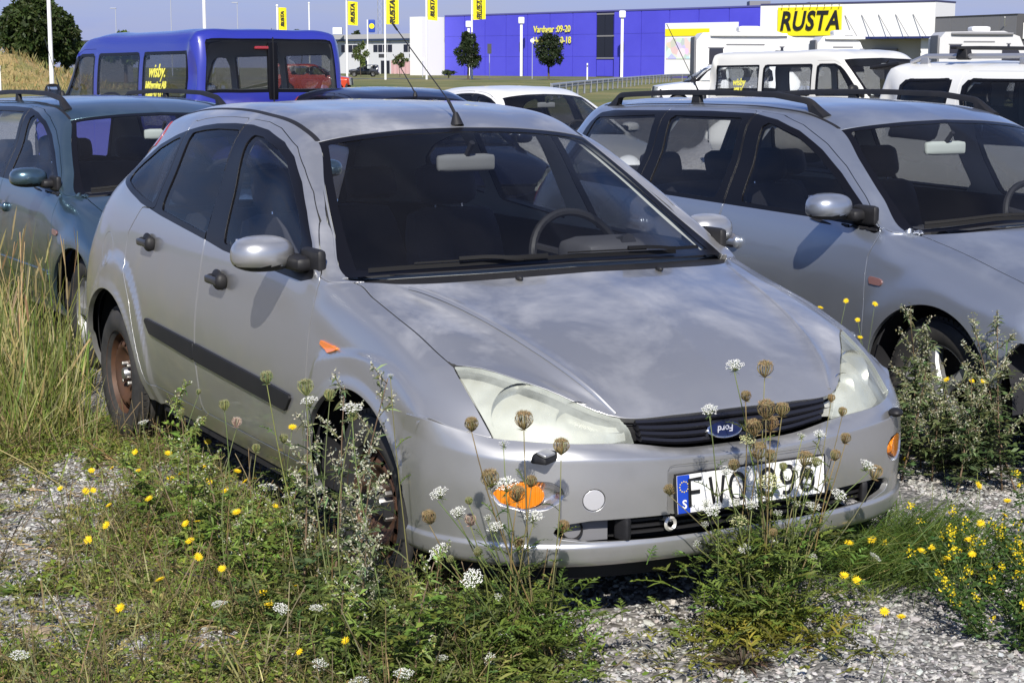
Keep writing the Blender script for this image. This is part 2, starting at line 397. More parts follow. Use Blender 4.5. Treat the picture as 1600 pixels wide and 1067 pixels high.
def sweep(P, prof, S=None, U=None):
    """closed 2D profile (k, 2) swept along P with frame S (side), U (up)"""
    P = np.asarray(P, float); prof = np.asarray(prof, float); m, k = len(P), len(prof)
    T = np.gradient(P, axis=0); T /= np.linalg.norm(T, axis=1)[:, None]
    if U is None: U = np.tile([0, 0, 1.0], (m, 1))
    if S is None: S = np.cross(T, U)
    S = S/np.linalg.norm(S, axis=1)[:, None]; U = np.cross(S, T)
    V = (P[:, None]+prof[None, :, :1]*S[:, None]+prof[None, :, 1:]*U[:, None]).reshape(-1, 3)
    i = np.arange(m*k).reshape(m, k); j = np.roll(i, -1, 1)
    q = np.stack([i[:-1], j[:-1], j[1:], i[1:]], -1).reshape(-1, 4)
    return V, np.concatenate([q[:, [0, 1, 2]], q[:, [0, 2, 3]], tri([tuple(range(k))[::-1], tuple(range((m-1)*k, m*k))])])
def lathe(prof, n=40, ax='y'):
    """profile (r, h) around the axis"""
    prof = np.asarray(prof, float); a = np.arange(n)*2*math.pi/n
    V = np.stack([prof[:, None, 0]*np.cos(a), np.repeat(prof[:, 1:], n, 1), prof[:, None, 0]*np.sin(a)], -1).reshape(-1, 3)
    if ax == 'z': V = V[:, [0, 2, 1]]
    if ax == 'x': V = V[:, [1, 0, 2]]
    m = len(prof); i = np.arange(m*n).reshape(m, n); j = np.roll(i, -1, 1)
    q = np.stack([i[:-1], j[:-1], j[1:], i[1:]], -1).reshape(-1, 4)
    return V, np.concatenate([q[:, [0, 1, 2]], q[:, [0, 2, 3]]])
def ellipsoid(c, s, n=14, m=8):
    pr = [(math.sin(k*math.pi/m)+1e-5, -math.cos(k*math.pi/m)) for k in range(m+1)]
    V, F = lathe(pr, n, 'z'); return V*np.array(s)+np.array(c), F
def prism(poly, y0, y1, axes='xz'):
    """polygon in two axes extruded along the third"""
    poly = np.asarray(poly, float); n = len(poly)
    def mk(h):
        if axes == 'xz': return np.stack([poly[:, 0], np.full(n, h), poly[:, 1]], 1)
        if axes == 'yz': return np.stack([np.full(n, h), poly[:, 0], poly[:, 1]], 1)
        return np.stack([poly[:, 0], poly[:, 1], np.full(n, h)], 1)
    V = np.concatenate([mk(y0), mk(y1)])
    from mathutils.geometry import tessellate_polygon
    t = tessellate_polygon([[Vector((p[0], p[1], 0)) for p in poly]])
    F = [tuple(x) for x in t]+[tuple(i+n for i in x[::-1]) for x in t]
    F += [(i, (i+1) % n, n+(i+1) % n) for i in range(n)]+[(i, n+(i+1) % n, n+i) for i in range(n)]
    return V, np.array(F)
# ------------------------------------------------------------------ hatchback: half-body net, stations nose -> tail, rows centre -> sill
HATCH_NET = [
 # bumper top line
 [(.800,0,.563),(.797,.20,.566),(.795,.345,.592),(.755,.56,.608),(.640,.705,.616),(.545,.790,.640),(.480,.838,.655),(.43,.850,.58),(.39,.852,.50),(.36,.850,.42),(.35,.845,.36),(.35,.82,.28)],
 # middle of lamps and grille
 [(.806,0,.612),(.803,.20,.613),(.792,.358,.628),(.700,.555,.676),(.535,.713,.703),(.455,.786,.700),(.41,.834,.680),(.35,.849,.60),(.32,.852,.52),(.30,.850,.42),(.29,.845,.36),(.29,.82,.28)],
 # bonnet front edge
 [(.805,0,.662),(.800,.20,.660),(.767,.369,.660),(.600,.544,.738),(.409,.708,.778),(.362,.782,.760),(.33,.830,.705),(.28,.848,.63),(.25,.853,.53),(.23,.850,.42),(.22,.845,.36),(.22,.82,.28)],
 [(.700,0,.742),(.690,.19,.738),(.640,.420,.738),(.450,.570,.798),(.330,.714,.803),(.290,.782,.785),(.26,.826,.730),(.20,.846,.65),(.18,.853,.55),(.16,.850,.42),(.15,.845,.36),(.15,.82,.28)],
 [(.510,0,.833),(.500,.22,.829),(.440,.478,.818),(.320,.598,.845),(.220,.718,.838),(.185,.780,.822),(.16,.826,.760),(.10,.846,.68),(.09,.853,.57),(.08,.850,.42),(.08,.845,.36),(.08,.82,.28)],
 [(.280,0,.905),(.260,.25,.899),(.195,.532,.886),(.120,.630,.887),(.060,.720,.876),(.040,.780,.858),(.02,.826,.795),(-.02,.846,.70),(-.02,.853,.58),(-.02,.850,.42),(-.02,.845,.36),(-.02,.82,.28)],
 [(.110,0,.944),(.090,.27,.936),(.030,.568,.918),(-.050,.650,.920),(-.100,.720,.912),(-.110,.780,.893),(-.12,.826,.830),(-.14,.847,.72),(-.14,.855,.59),(-.14,.852,.44),(-.14,.840,.34),(-.14,.80,.25)],
 # bonnet rear edge
 [(.010,0,.966),(-.020,.28,.958),(-.130,.630,.948),(-.190,.680,.948),(-.225,.726,.945),(-.235,.782,.925),(-.25,.824,.875),(-.27,.848,.76),(-.27,.857,.61),(-.27,.852,.46),(-.27,.838,.34),(-.27,.79,.25)],
 # glass foot
 [(-.070,0,.990),(-.095,.30,.983),(-.275,.725,.956),(-.285,.762,.953),(-.29,.790,.945),(-.31,.806,.930),(-.33,.826,.890),(-.36,.849,.78),(-.36,.858,.62),(-.36,.853,.46),(-.36,.837,.34),(-.36,.79,.25)],
 [(-.345,0,1.138),(-.360,.31,1.126),(-.500,.676,1.083),(-.495,.728,1.076),(-.49,.755,1.060),(-.51,.786,1.000),(-.53,.824,.930),(-.54,.849,.79),(-.54,.859,.63),(-.54,.853,.46),(-.54,.836,.34),(-.54,.785,.245)],
 [(-.625,0,1.275),(-.635,.30,1.262),(-.720,.614,1.222),(-.720,.668,1.212),(-.72,.702,1.190),(-.73,.764,1.070),(-.74,.822,.945),(-.75,.848,.80),(-.75,.859,.64),(-.75,.853,.46),(-.75,.835,.34),(-.75,.785,.24)],
 # roof front edge
 [(-.905,0,1.398),(-.908,.28,1.388),(-.936,.544,1.352),(-.95,.600,1.337),(-.97,.648,1.306),(-.98,.742,1.120),(-.98,.820,.955),(-.98,.847,.80),(-.98,.859,.64),(-.98,.853,.46),(-.98,.834,.34),(-.98,.785,.24)],
 [(-1.06,0,1.438),(-1.06,.28,1.428),(-1.08,.545,1.392),(-1.12,.600,1.372),(-1.14,.650,1.340),(-1.15,.740,1.145),(-1.15,.818,.962),(-1.15,.847,.80),(-1.15,.859,.64),(-1.15,.853,.46),(-1.15,.834,.34),(-1.15,.785,.24)],
 [(-1.42,0,1.470),(-1.42,.29,1.461),(-1.42,.550,1.432),(-1.42,.602,1.408),(-1.42,.645,1.362),(-1.42,.733,1.170),(-1.42,.814,.975),(-1.42,.847,.80),(-1.42,.859,.64),(-1.42,.853,.46),(-1.42,.834,.34),(-1.42,.785,.24)],
 [(-1.85,0,1.476),(-1.85,.29,1.467),(-1.85,.545,1.440),(-1.85,.594,1.418),(-1.85,.636,1.372),(-1.86,.724,1.190),(-1.87,.805,1.015),(-1.88,.845,.83),(-1.88,.859,.65),(-1.88,.853,.46),(-1.88,.834,.34),(-1.88,.785,.24)],
 [(-2.25,0,1.456),(-2.25,.28,1.447),(-2.25,.530,1.420),(-2.25,.578,1.398),(-2.25,.618,1.352),(-2.27,.702,1.205),(-2.29,.790,1.060),(-2.32,.840,.86),(-2.33,.857,.66),(-2.33,.852,.46),(-2.33,.834,.34),(-2.33,.80,.26)],
 [(-2.62,0,1.415),(-2.62,.27,1.406),(-2.61,.505,1.378),(-2.60,.550,1.352),(-2.58,.592,1.305),(-2.60,.668,1.205),(-2.63,.765,1.095),(-2.66,.832,.89),(-2.67,.855,.67),(-2.67,.852,.46),(-2.67,.834,.34),(-2.67,.80,.26)],
 [(-2.90,0,1.365),(-2.90,.25,1.352),(-2.86,.455,1.310),(-2.82,.520,1.262),(-2.80,.572,1.205),(-2.82,.640,1.145),(-2.85,.735,1.060),(-2.90,.812,.88),(-2.92,.842,.67),(-2.92,.840,.46),(-2.92,.822,.34),(-2.92,.79,.26)],
 [(-3.10,0,1.120),(-3.10,.25,1.110),(-3.07,.47,1.080),(-3.03,.545,1.050),(-3.00,.600,1.020),(-3.02,.655,.990),(-3.05,.715,.935),(-3.07,.780,.82),(-3.09,.810,.66),(-3.09,.808,.46),(-3.09,.790,.34),(-3.09,.76,.26)],
 [(-3.25,0,.880),(-3.25,.25,.875),(-3.23,.48,.860),(-3.21,.56,.845),(-3.19,.61,.830),(-3.19,.655,.81),(-3.19,.700,.77),(-3.20,.735,.70),(-3.21,.750,.60),(-3.21,.745,.46),(-3.21,.730,.34),(-3.21,.70,.26)],
 [(-3.33,0,.62),(-3.33,.25,.62),(-3.32,.45,.61),(-3.31,.52,.60),(-3.30,.57,.59),(-3.29,.60,.58),(-3.28,.63,.56),(-3.28,.65,.52),(-3.28,.66,.48),(-3.28,.655,.42),(-3.28,.64,.34),(-3.28,.62,.27)],
 [(-3.31,0,.30),(-3.31,.25,.30),(-3.30,.45,.30),(-3.29,.52,.30),(-3.28,.57,.30),(-3.27,.60,.29),(-3.27,.61,.29),(-3.26,.62,.28),(-3.26,.62,.28),(-3.26,.61,.275),(-3.26,.60,.27),(-3.26,.59,.265)],
]
# lower nose: stations centre -> wheel arch, rows top -> underside
def bumper_net():
    top = [(.800,0,.563),(.797,.20,.566),(.795,.345,.592),(.755,.56,.608),(.700,.640,.612),(.640,.705,.616),(.545,.790,.640),(.480,.838,.655),(.40,.851,.655)]
    plan = [(.872,0),(.868,.20),(.851,.36),(.806,.54),(.758,.632),(.690,.715),(.585,.795),(.48,.840),(.375,.853)]
    net = []
    for i, (t, q) in enumerate(zip(top, plan)):
        t = np.array(t); px, py = q
        nrm = np.array([1.0, 0]) if i == 0 else None
        a = np.array(plan[max(i-1, 0)]); b = np.array(plan[min(i+1, 8)]); d = b-a; n2 = np.array([-d[1], d[0]]); n2 /= -np.linalg.norm(n2)
        if i == 0: n2 = np.array([1., 0])
        if n2[0] < 0 and i < 5: n2 = -n2
        if n2[1] < 0: n2 = -n2
        P = lambda off, z: (px+n2[0]*off, max(py+n2[1]*off, 0) if i else 0, z)
        zc = .545+.018*min(1, i/3.0) if i < 6 else .563+.012*(i-5)
        q1 = P(-.003, zc)
        col = [tuple(t), (t[0]*.42+q1[0]*.58, t[1]*.42+q1[1]*.58, t[2]*.42+q1[2]*.58+.006), q1, P(.001, .480), P(-.001, .405), P(-.005, .336), P(.005, .320), P(-.004, .276), P(-.10, .262)]
        net.append(col)
    return net
for _s in HATCH_NET:
    for _j in range(12):
        x, y, z = _s[_j]
        if _j >= 7: y -= .018
        elif _j == 6: y -= .010
        if _j < 3 and -2.3 < x < -1.0: z += .006
        _s[_j] = (x, y, z)
# ------------------------------------------------------------------ shared materials of the cars
BLACK = mat('black_plastic', (0.012, 0.012, 0.014), 0.55, spec=.35, noise=(6, (0.022, 0.021, 0.021), 0.4, 0.8))
RUBBER = mat('black_rubber', (0.014, 0.014, 0.015), 0.62)
FRIT = mat('black_glass_border', (0.006, 0.006, 0.008), 0.30, spec=0.18)
TRIM_DK = mat('dark_cabin_trim', (0.016, 0.016, 0.019), 0.75)
DASH = mat('dashboard_vinyl', (0.045, 0.045, 0.05), 0.6, bump=(240, 0.15, 0.002))
TRIM_LT = mat('pale_cabin_trim', (0.48, 0.50, 0.48), 0.8)
SEATS = mat('charcoal_seat_cloth', (0.045, 0.045, 0.056), 0.9, bump=(160, 0.3, 0.003))
HEADL = mat('headlining', (0.20, 0.20, 0.20), 0.9)
CHROME = mat('chrome', (0.75, 0.76, 0.78), 0.12, 1.0)
MIRROR = mat('mirror_glass', (0.8, 0.8, 0.8), 0.02, 1.0)
AMBER = mat('amber_lens', (0.85, 0.22, 0.015), 0.18, coat=1.0, bump=None)
REDL = mat('red_lens', (0.30, 0.03, 0.035), 0.2, coat=1.0)
TYRE = mat('tyre_rubber', (0.022, 0.022, 0.022), 0.72, noise=(9, (0.055, 0.05, 0.045), 0.4, 0.75), bump=(60, 0.2, 0.002))
RUST = mat('rusty_steel', (0.075, 0.042, 0.028), 0.62, 0.35, noise=(7, (0.13, 0.06, 0.030), 0.35, 0.7), bump=(40, 0.35, 0.002))
STEEL = mat('bare_steel', (0.45, 0.44, 0.43), 0.35, 0.9)
ALLOY = mat('alloy_silver', (0.42, 0.43, 0.44), 0.42, 0.6, coat=0.2, noise=(5, (0.22, 0.21, 0.20), 0.4, 0.75))
SCREEN = glass('windscreen_glass', (0.93, 0.95, 0.96), dust=0.010, refl=0.7)
PANE = glass('side_window_glass', (0.91, 0.93, 0.94), dust=0.010, refl=0.8)
DARKPANE = glass('privacy_glass', (0.12, 0.13, 0.15), dust=0.01)
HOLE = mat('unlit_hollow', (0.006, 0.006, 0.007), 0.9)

def lamp_lens():
    if 'headlamp_lens' in MATS: return MATS['headlamp_lens']
    m = bpy.data.materials.new('headlamp_lens'); m.use_nodes = True; t = m.node_tree; t.nodes.clear()
    o = t.nodes.new('ShaderNodeOutputMaterial'); tr = t.nodes.new('ShaderNodeBsdfTransparent'); tr.inputs[0].default_value = (0.93, 0.94, 0.90, 1)
    p = t.nodes.new('ShaderNodeBsdfPrincipled'); p.inputs['Base Color'].default_value = (0.68, 0.72, 0.64, 1); p.inputs['Roughness'].default_value = 0.3; p.inputs['Coat Weight'].default_value = 1; p.inputs['Coat Roughness'].default_value = 0.05
    tcn = t.nodes.new('ShaderNodeTexCoord'); n = t.nodes.new('ShaderNodeTexNoise'); n.inputs['Scale'].default_value = 9; n.inputs['Detail'].default_value = 6
    t.links.new(tcn.outputs['Object'], n.inputs['Vector'])
    r = t.nodes.new('ShaderNodeMapRange'); r.inputs[1].default_value = 0.35; r.inputs[2].default_value = 0.7; r.inputs[3].default_value = 0.20; r.inputs[4].default_value = 0.50
    t.links.new(n.outputs[0], r.inputs[0])
    x = t.nodes.new('ShaderNodeMixShader'); t.links.new(r.outputs[0], x.inputs[0]); t.links.new(tr.outputs[0], x.inputs[1]); t.links.new(p.outputs[0], x.inputs[2]); t.links.new(x.outputs[0], o.inputs[0])
    MATS['headlamp_lens'] = m; return m
def amber_ribbed():
    if 'ribbed_amber' in MATS: return MATS['ribbed_amber']
    m = mat('ribbed_amber', (0.80, 0.24, 0.012), 0.2, coat=1.0); t = m.node_tree; p = t.nodes['Principled BSDF']
    tcn = t.nodes.new('ShaderNodeTexCoord'); wv = t.nodes.new('ShaderNodeTexWave'); wv.bands_direction = 'Y'; wv.inputs['Scale'].default_value = 34
    t.links.new(tcn.outputs['Object'], wv.inputs['Vector'])
    b = t.nodes.new('ShaderNodeBump'); b.inputs['Strength'].default_value = 0.9; b.inputs['Distance'].default_value = 0.004
    t.links.new(wv.outputs['Fac'], b.inputs['Height']); t.links.new(b.outputs[0], p.inputs['Normal'])
    p.inputs['Emission Strength'].default_value = 0.0
    return m

def xz(m): return m.V[:, [0, 2]]
def yz(m): return m.V[:, [1, 2]]
def par(m, u0, u1, v0, v1):
    """signed distance (about metric) to a rectangle of net parameters"""
    u, v, du, dv = m.A[:, 6], m.A[:, 7], m.A[:, 8], m.A[:, 9]
    fs = []
    if u0 is not None: fs.append((u0-u)*du)
    if u1 is not None: fs.append((u-u1)*du)
    if v0 is not None: fs.append((v0-v)*dv)
    if v1 is not None: fs.append((v-v1)*dv)
    return np.max(fs, axis=0)
def side(m, poly, rad=0.02, v0=2.3, v1=None):
    f = polysd(xz(m), poly, rad); g = par(m, None, None, v0, v1); return np.maximum(f, g)
def take(m, fld, gap=0.0025):
    """cut a panel out -> (panel, remainder) with a joint of twice the gap"""
    if len(m.F) == 0: return m, m
    f = fld(m)
    if gap > 0: f = surf_dist(m, f)
    a, _ = cut(m, f+gap); _, b = cut(m, f-gap); return a, b
def arch_field(cx, cz, a, b): return lambda m: np.where(np.abs(m.V[:, 1]) > 0.45, (np.sqrt(((m.V[:, 0]-cx)/a)**2+((m.V[:, 2]-cz)/b)**2)-1)*min(a, b), 1.0)

def wheel(parent, x, y, r, rimr, wdt, style, steer=0.0, zc=None, lod=0):
    """wheel with its outer face at y; tyre with tread grooves, rim, nuts"""
    sg = 1 if y > 0 else -1; zc = r if zc is None else zc
    M3 = rotm('Z', steer)@np.diag([1, sg, 1.0])
    def put(VF):
        V, F = xf(VF, M3, (x, y, zc)); return V, (F if sg > 0 else F[:, ::-1])
    s = r-rimr; h = wdt
    prof = [(rimr-.012, -.012), (rimr+.006, .004), (rimr+.35*s, .012), (rimr+.62*s, .010), (rimr+.80*s, -.002), (r-.022, -.012), (r-.008, -.022), (r-.002, -.034)]
    for k in range(1, 5): 
        c = -.02-(h-.04)*k/5; prof += [(r, c+.010), (r-.008, c+.006), (r-.008, c-.002), (r, c-.006)]
    prof += [(r-.004, -h+.03), (r-.02, -h+.012), (rimr+.6*s, -h-.004), (rimr, -h+.004)]
    wt = vobj('wheel', put(merge(lathe([(rimr*.3, -.11), (rimr*.3, -.06)], 20), lathe([(.001, -.10), (rimr*.95, -.10)], 24))), HOLE, parent)
    ty = put(lathe(prof[::-1], 36 if lod else 64))
    tb = []
    for k in range(0 if lod else 64):                                            # shoulder blocks between cross grooves
        a = 2*math.pi*k/64; B = box(-.011, .011, -.042, -.014, -.012, .002)
        tb.append(xf(xf(B, None, (0, 0, r-.004)), rotm('Y', a)))
    t_ = vobj('tyre', merge(ty, put(merge(*tb))) if tb else ty, TYRE, wt)
    if style == 'steel':
        prof = [(rimr+.004, .004), (rimr+.003, -.004), (rimr-.012, -.012), (rimr-.020, -.040), (rimr-.024, -.060)]
        rim = put(lathe(prof[::-1], 60))
        g = np.linspace(.03, rimr-.022, 26); n = 200; a = np.arange(n)*2*math.pi/n
        hh = -.058+.040*np.exp(-((g-.125)/.035)**2)+.010*np.exp(-((g-.06)/.03)**2)
        V = np.stack([g[:, None]*np.cos(a), np.repeat(hh[:, None], n, 1), g[:, None]*np.sin(a)], -1).reshape(-1, 3)
        i = np.arange(26*n).reshape(26, n); j = np.roll(i, -1, 1)
        q = np.stack([i[:-1], j[:-1], j[1:], i[1:]], -1).reshape(-1, 4)
        F = np.concatenate([q[:, [0, 1, 2]], q[:, [0, 2, 3]]])[:, ::-1]
        A = np.zeros((len(V), 10)); A[:, :3] = V; A[:, 4] = 1; mm = renormal(M(A, F))
        if mm.A[:, 4].mean() < 0: mm = flip(mm)
        for k in range(14):
            c = np.array([math.cos(2*math.pi*k/14), math.sin(2*math.pi*k/14)])*.136
            d = np.stack([mm.V[:, 0]-c[0], mm.V[:, 2]-c[1]], 1); er = d@(c/.136); et = d@np.array([-c[1], c[0]])/.136
            _, mm = cut(mm, np.sqrt((er/.013)**2+(et/.010)**2)*.012-.012)
        disc = put((mm.V, mm.F))
        vobj('rim', merge(rim, disc), RUST, wt)
        hub = lathe([(.001, -.012), (.024, -.014), (.028, -.022), (.03, -.055)][::-1], 24)
        nuts = []
        for k in range(4):
            a = 2*math.pi*(k+.5)/4; nuts.append(xf(lathe([(.001, -.022), (.009, -.022), (.010, -.026), (.010, -.056)][::-1], 6), None, (.054*math.cos(a), 0, .054*math.sin(a))))
        vobj('hub', put(merge(hub, *nuts)), STEEL, wt)
    else:
        prof = [(rimr+.006, .003), (rimr+.006, -.004), (rimr-.010, -.008), (rimr-.018, -.045), (rimr-.03, -.10)]
        sp = []
        for k in range(5):
            a = 2*math.pi*(k+.5)/5
            P = np.array([(.03, 0, -.012), (.075, 0, -.010), (.13, 0, -.014), (rimr-.012, 0, -.022)]); wd = [.034, .026, .023, .036]
            Vs = []
            for (rr, _, hh), wv in zip(P, wd):
                for (s1, d1) in ((-1, -.012), (-.7, 0), (.7, 0), (1, -.012), (.8, -.04), (-.8, -.04)): Vs.append((rr, hh+d1, s1*wv))
            V = np.array(Vs); i = np.arange(24).reshape(4, 6); j = np.roll(i, -1, 1); q = np.stack([i[:-1], j[:-1], j[1:], i[1:]], -1).reshape(-1, 4)
            sp.append(xf((V, np.concatenate([q[:, [0, 1, 2]], q[:, [0, 2, 3]], tri([(5, 4, 3, 2, 1, 0), (18, 19, 20, 21, 22, 23)])])), rotm('Y', a)))
        vobj('rim', put(merge(lathe(prof[::-1], 60), *sp, lathe([(.001, -.004), (.030, -.006), (.036, -.014), (.04, -.05)][::-1], 24))), ALLOY, wt)
    return wt

def seat(parent, x, y, zs, w_=0.50, hr=True, back=0.60, m=None, lean=0.30):
    m = m or SEATS
    cu_ = rbox((0, 0, 0), (0.50, w_, 0.17), .06); bk = rbox((0, 0, back/2), (0.15, w_*.96, back), .065, taper=(.1, .16))
    s = vobj('seat', xf(cu_, rotm('Y', -.10), (x+.02, y, zs+.02)), m, parent)
    Rm = rotm('Y', -lean); b = vobj('backrest', xf(bk, Rm, (x-.24, y, zs+.04)), m, s)
    if hr:
        top = np.array([x-.24, y, zs+.04])+Rm@np.array([0, 0, back+.10]); h = rbox((0, 0, 0), (.10, .27, .17), .05)
        posts = [xf(tube([(0, q, -.16), (0, q, -.05)], .006, 6), None) for q in (-.06, .06)]
        hd = vobj('headrest', xf(h, Rm, top), m, s); vobj('headrest_post', xf(merge(*posts), Rm, top), CHROME, s)
    return s

def steering(parent, x, y, z, r=0.185, tilt=0.42):
    a = np.linspace(0, 2*math.pi, 41); ring = [tube(np.stack([0*a, r*np.cos(a), r*np.sin(a)], 1)[:], .0155, 8, cap=False)]
    for t in (.35, math.pi-.35, -math.pi/2): ring.append(tube([(0.02, .05*math.cos(t), .05*math.sin(t)), (0, r*math.cos(t), r*math.sin(t))], .014, 6))
    ring.append(ellipsoid((.02, 0, -.01), (.04, .085, .075))); ring.append(tube([(.03, 0, 0), (.35, 0, -.05)], .03, 8))
    return vobj('steering_wheel', xf(merge(*ring), rotm('Y', -tilt), (x, y, z)), BLACK, parent)

def cabin(parent, c):
    """floor, dashboard, seats, wheel, inner mirror"""
    x0 = c['dash']; zb = c['belt']; hw = c['hw']; xs = c['seat']; xr = c['rear']
    vobj('cabin_floor', merge(box(c['tail'], x0+.35, -hw+.02, hw-.02, .26, .30), box(x0+.24, x0+.28, -hw+.14, hw-.14, .28, zb-.22)), TRIM_DK, parent)
    # dashboard: a swept section
    prof = [(x0+.20, zb-.13), (x0+.12, zb-.03), (x0+.04, zb+.0), (x0-.10, zb-.0), (x0-.17, zb-.05), (x0-.16, zb-.20), (x0-.02, zb-.42), (x0+.20, zb-.42)]
    d = prism(prof, -hw+.22, hw-.22); d3 = prism([(x0-.02, zb-.005), (x0-.10, zb-.005), (x0-.17, zb-.05), (x0-.16, zb-.2), (x0-.02, zb-.42)], -hw+.05, hw-.05); d = merge(d, d3); d2 = rbox((x0-.10, c['drv']*.37, zb+.015), (.24, .40, .11), .045)
    vobj('dashboard', merge(d, d2), DASH, parent, sharp=50)
    for s in (-1, 1): seat(parent, xs, s*.36, .42)
    b = seat(parent, xr, 0, .42, w_=1.22, hr=False, back=.56, lean=.35)
    for q in (-.42, 0.0, .42) if c.get('rhr', True) else ():
        Rm = rotm('Y', -.35); vobj('headrest', xf(rbox((0, 0, 0), (.09, .25, .15), .045), Rm, (xr-.46, q, .42+.66)), SEATS, b)
    steering(parent, x0-.34, c['drv']*.345, zb-.035)
    mx_, mz = c['mir']
    im = vobj('inner_mirror', rbox((mx_, 0.0, mz), (.035, .235, .065), .02), c.get('mirmat') or mat('inner_mirror_grey', (.15, .155, .16), .4), parent)
    vobj('mirror_stem', tube([(mx_, 0, mz+.02), (mx_+.05, 0, mz+.075)], .011, 6), BLACK, im)

def mirror_pod(parent, foot, c, size, pm, side_=-1, lower=True):
    """door mirror: rounded pod on a black foot; c centre of the pod"""
    sx, sy, sz = size
    n, mN = 26, 18
    V, F = ellipsoid((0, 0, 0), (1, 1, 1), n, mN)
    P = np.sign(V)*np.abs(V)**0.72
    P = P/np.maximum((np.abs(P)**2.6).sum(1, keepdims=True)**(1/2.6), 1e-6)
    back = P[:, 0] < -0.35; P[back, 0] = -0.35-(.02)*(P[back, 0]+.35)
    P[:, 2] *= np.where(P[:, 2] < 0, .82, 1.0)
    P[:, 0] *= 1-.15*np.abs(P[:, 1])**2
    W = P*np.array([sx, sy, sz])
    up = W[F][:, :, 2].mean(1) > -.45*sz
    root = vobj('door_mirror', (W+np.array(c), F[up]), pm, parent, sharp=60)
    lo = vobj('mirror_base', merge((W*1.0+np.array(c), F[~up])), BLACK, root, sharp=60)
    g = rbox((c[0]-.36*sx, c[1], c[2]+.02), (.012, 1.5*sy, 1.1*sz), .05); vobj('mirror_glass', g, MIRROR, root)
    f0 = np.array(foot); e = np.array(c)+np.array([.0, -side_*sy*.86, -.25*sz])
    e2 = np.array(c)+np.array([.02, -side_*sy*.75, -.30*sz]); mid = (f0+e2)/2
    vobj('mirror_arm', merge(rbox(tuple(mid), (.075+abs(e2[0]-f0[0])*.9, abs(e2[1]-f0[1])+.05, .050), .022), rbox(tuple(f0+np.array([.02, -side_*.012, .012])), (.15, .035, .085), .015)), BLACK, root)
    return root

def handle(parent, p, pm, scoop=True, dark=False):
    """door handle standing off a scooped recess, axis along x"""
    p = np.array(p); sg = np.sign(p[1])
    h = rbox((0, 0, 0), (.125, .018, .030), .009); o = vobj('door_handle', xf(h, None, p+np.array([0, sg*.022, 0])), mat('lever_black', (.03, .03, .032), .3) if dark else pm, parent)
    bb = ellipsoid((0, 0, 0), (.058, .012, .038), 18, 8); vobj('handle_recess', xf(bb, None, p+np.array([-.008, -sg*.003, 0])), BLACK if dark else mat('recess_grey', (.12, .12, .14), .4), o)
    vobj('handle_end', xf(ellipsoid((0, 0, 0), (.020, .024, .030)), None, p+np.array([.056, sg*.006, 0])), BLACK if dark else pm, o); vobj('handle_end', xf(ellipsoid((0, 0, 0), (.016, .022, .018)), None, p+np.array([-.052, sg*.006, 0])), BLACK if dark else pm, o)
    return o
def wiper(parent, pts, side_up):
    P = np.array(pts, float); n = len(P)
    t = np.linspace(0, 1, 14); idx = t*(n-1); Q = np.stack([np.interp(idx, range(n), P[:, k]) for k in range(3)], 1)
    U = np.tile(side_up, (14, 1))
    arm = sweep(Q[:10], [(-.010, .014), (.010, .014), (.008, .026), (-.008, .026)], U=U[:10])
    return vobj('wiper', arm, BLACK, parent), Q

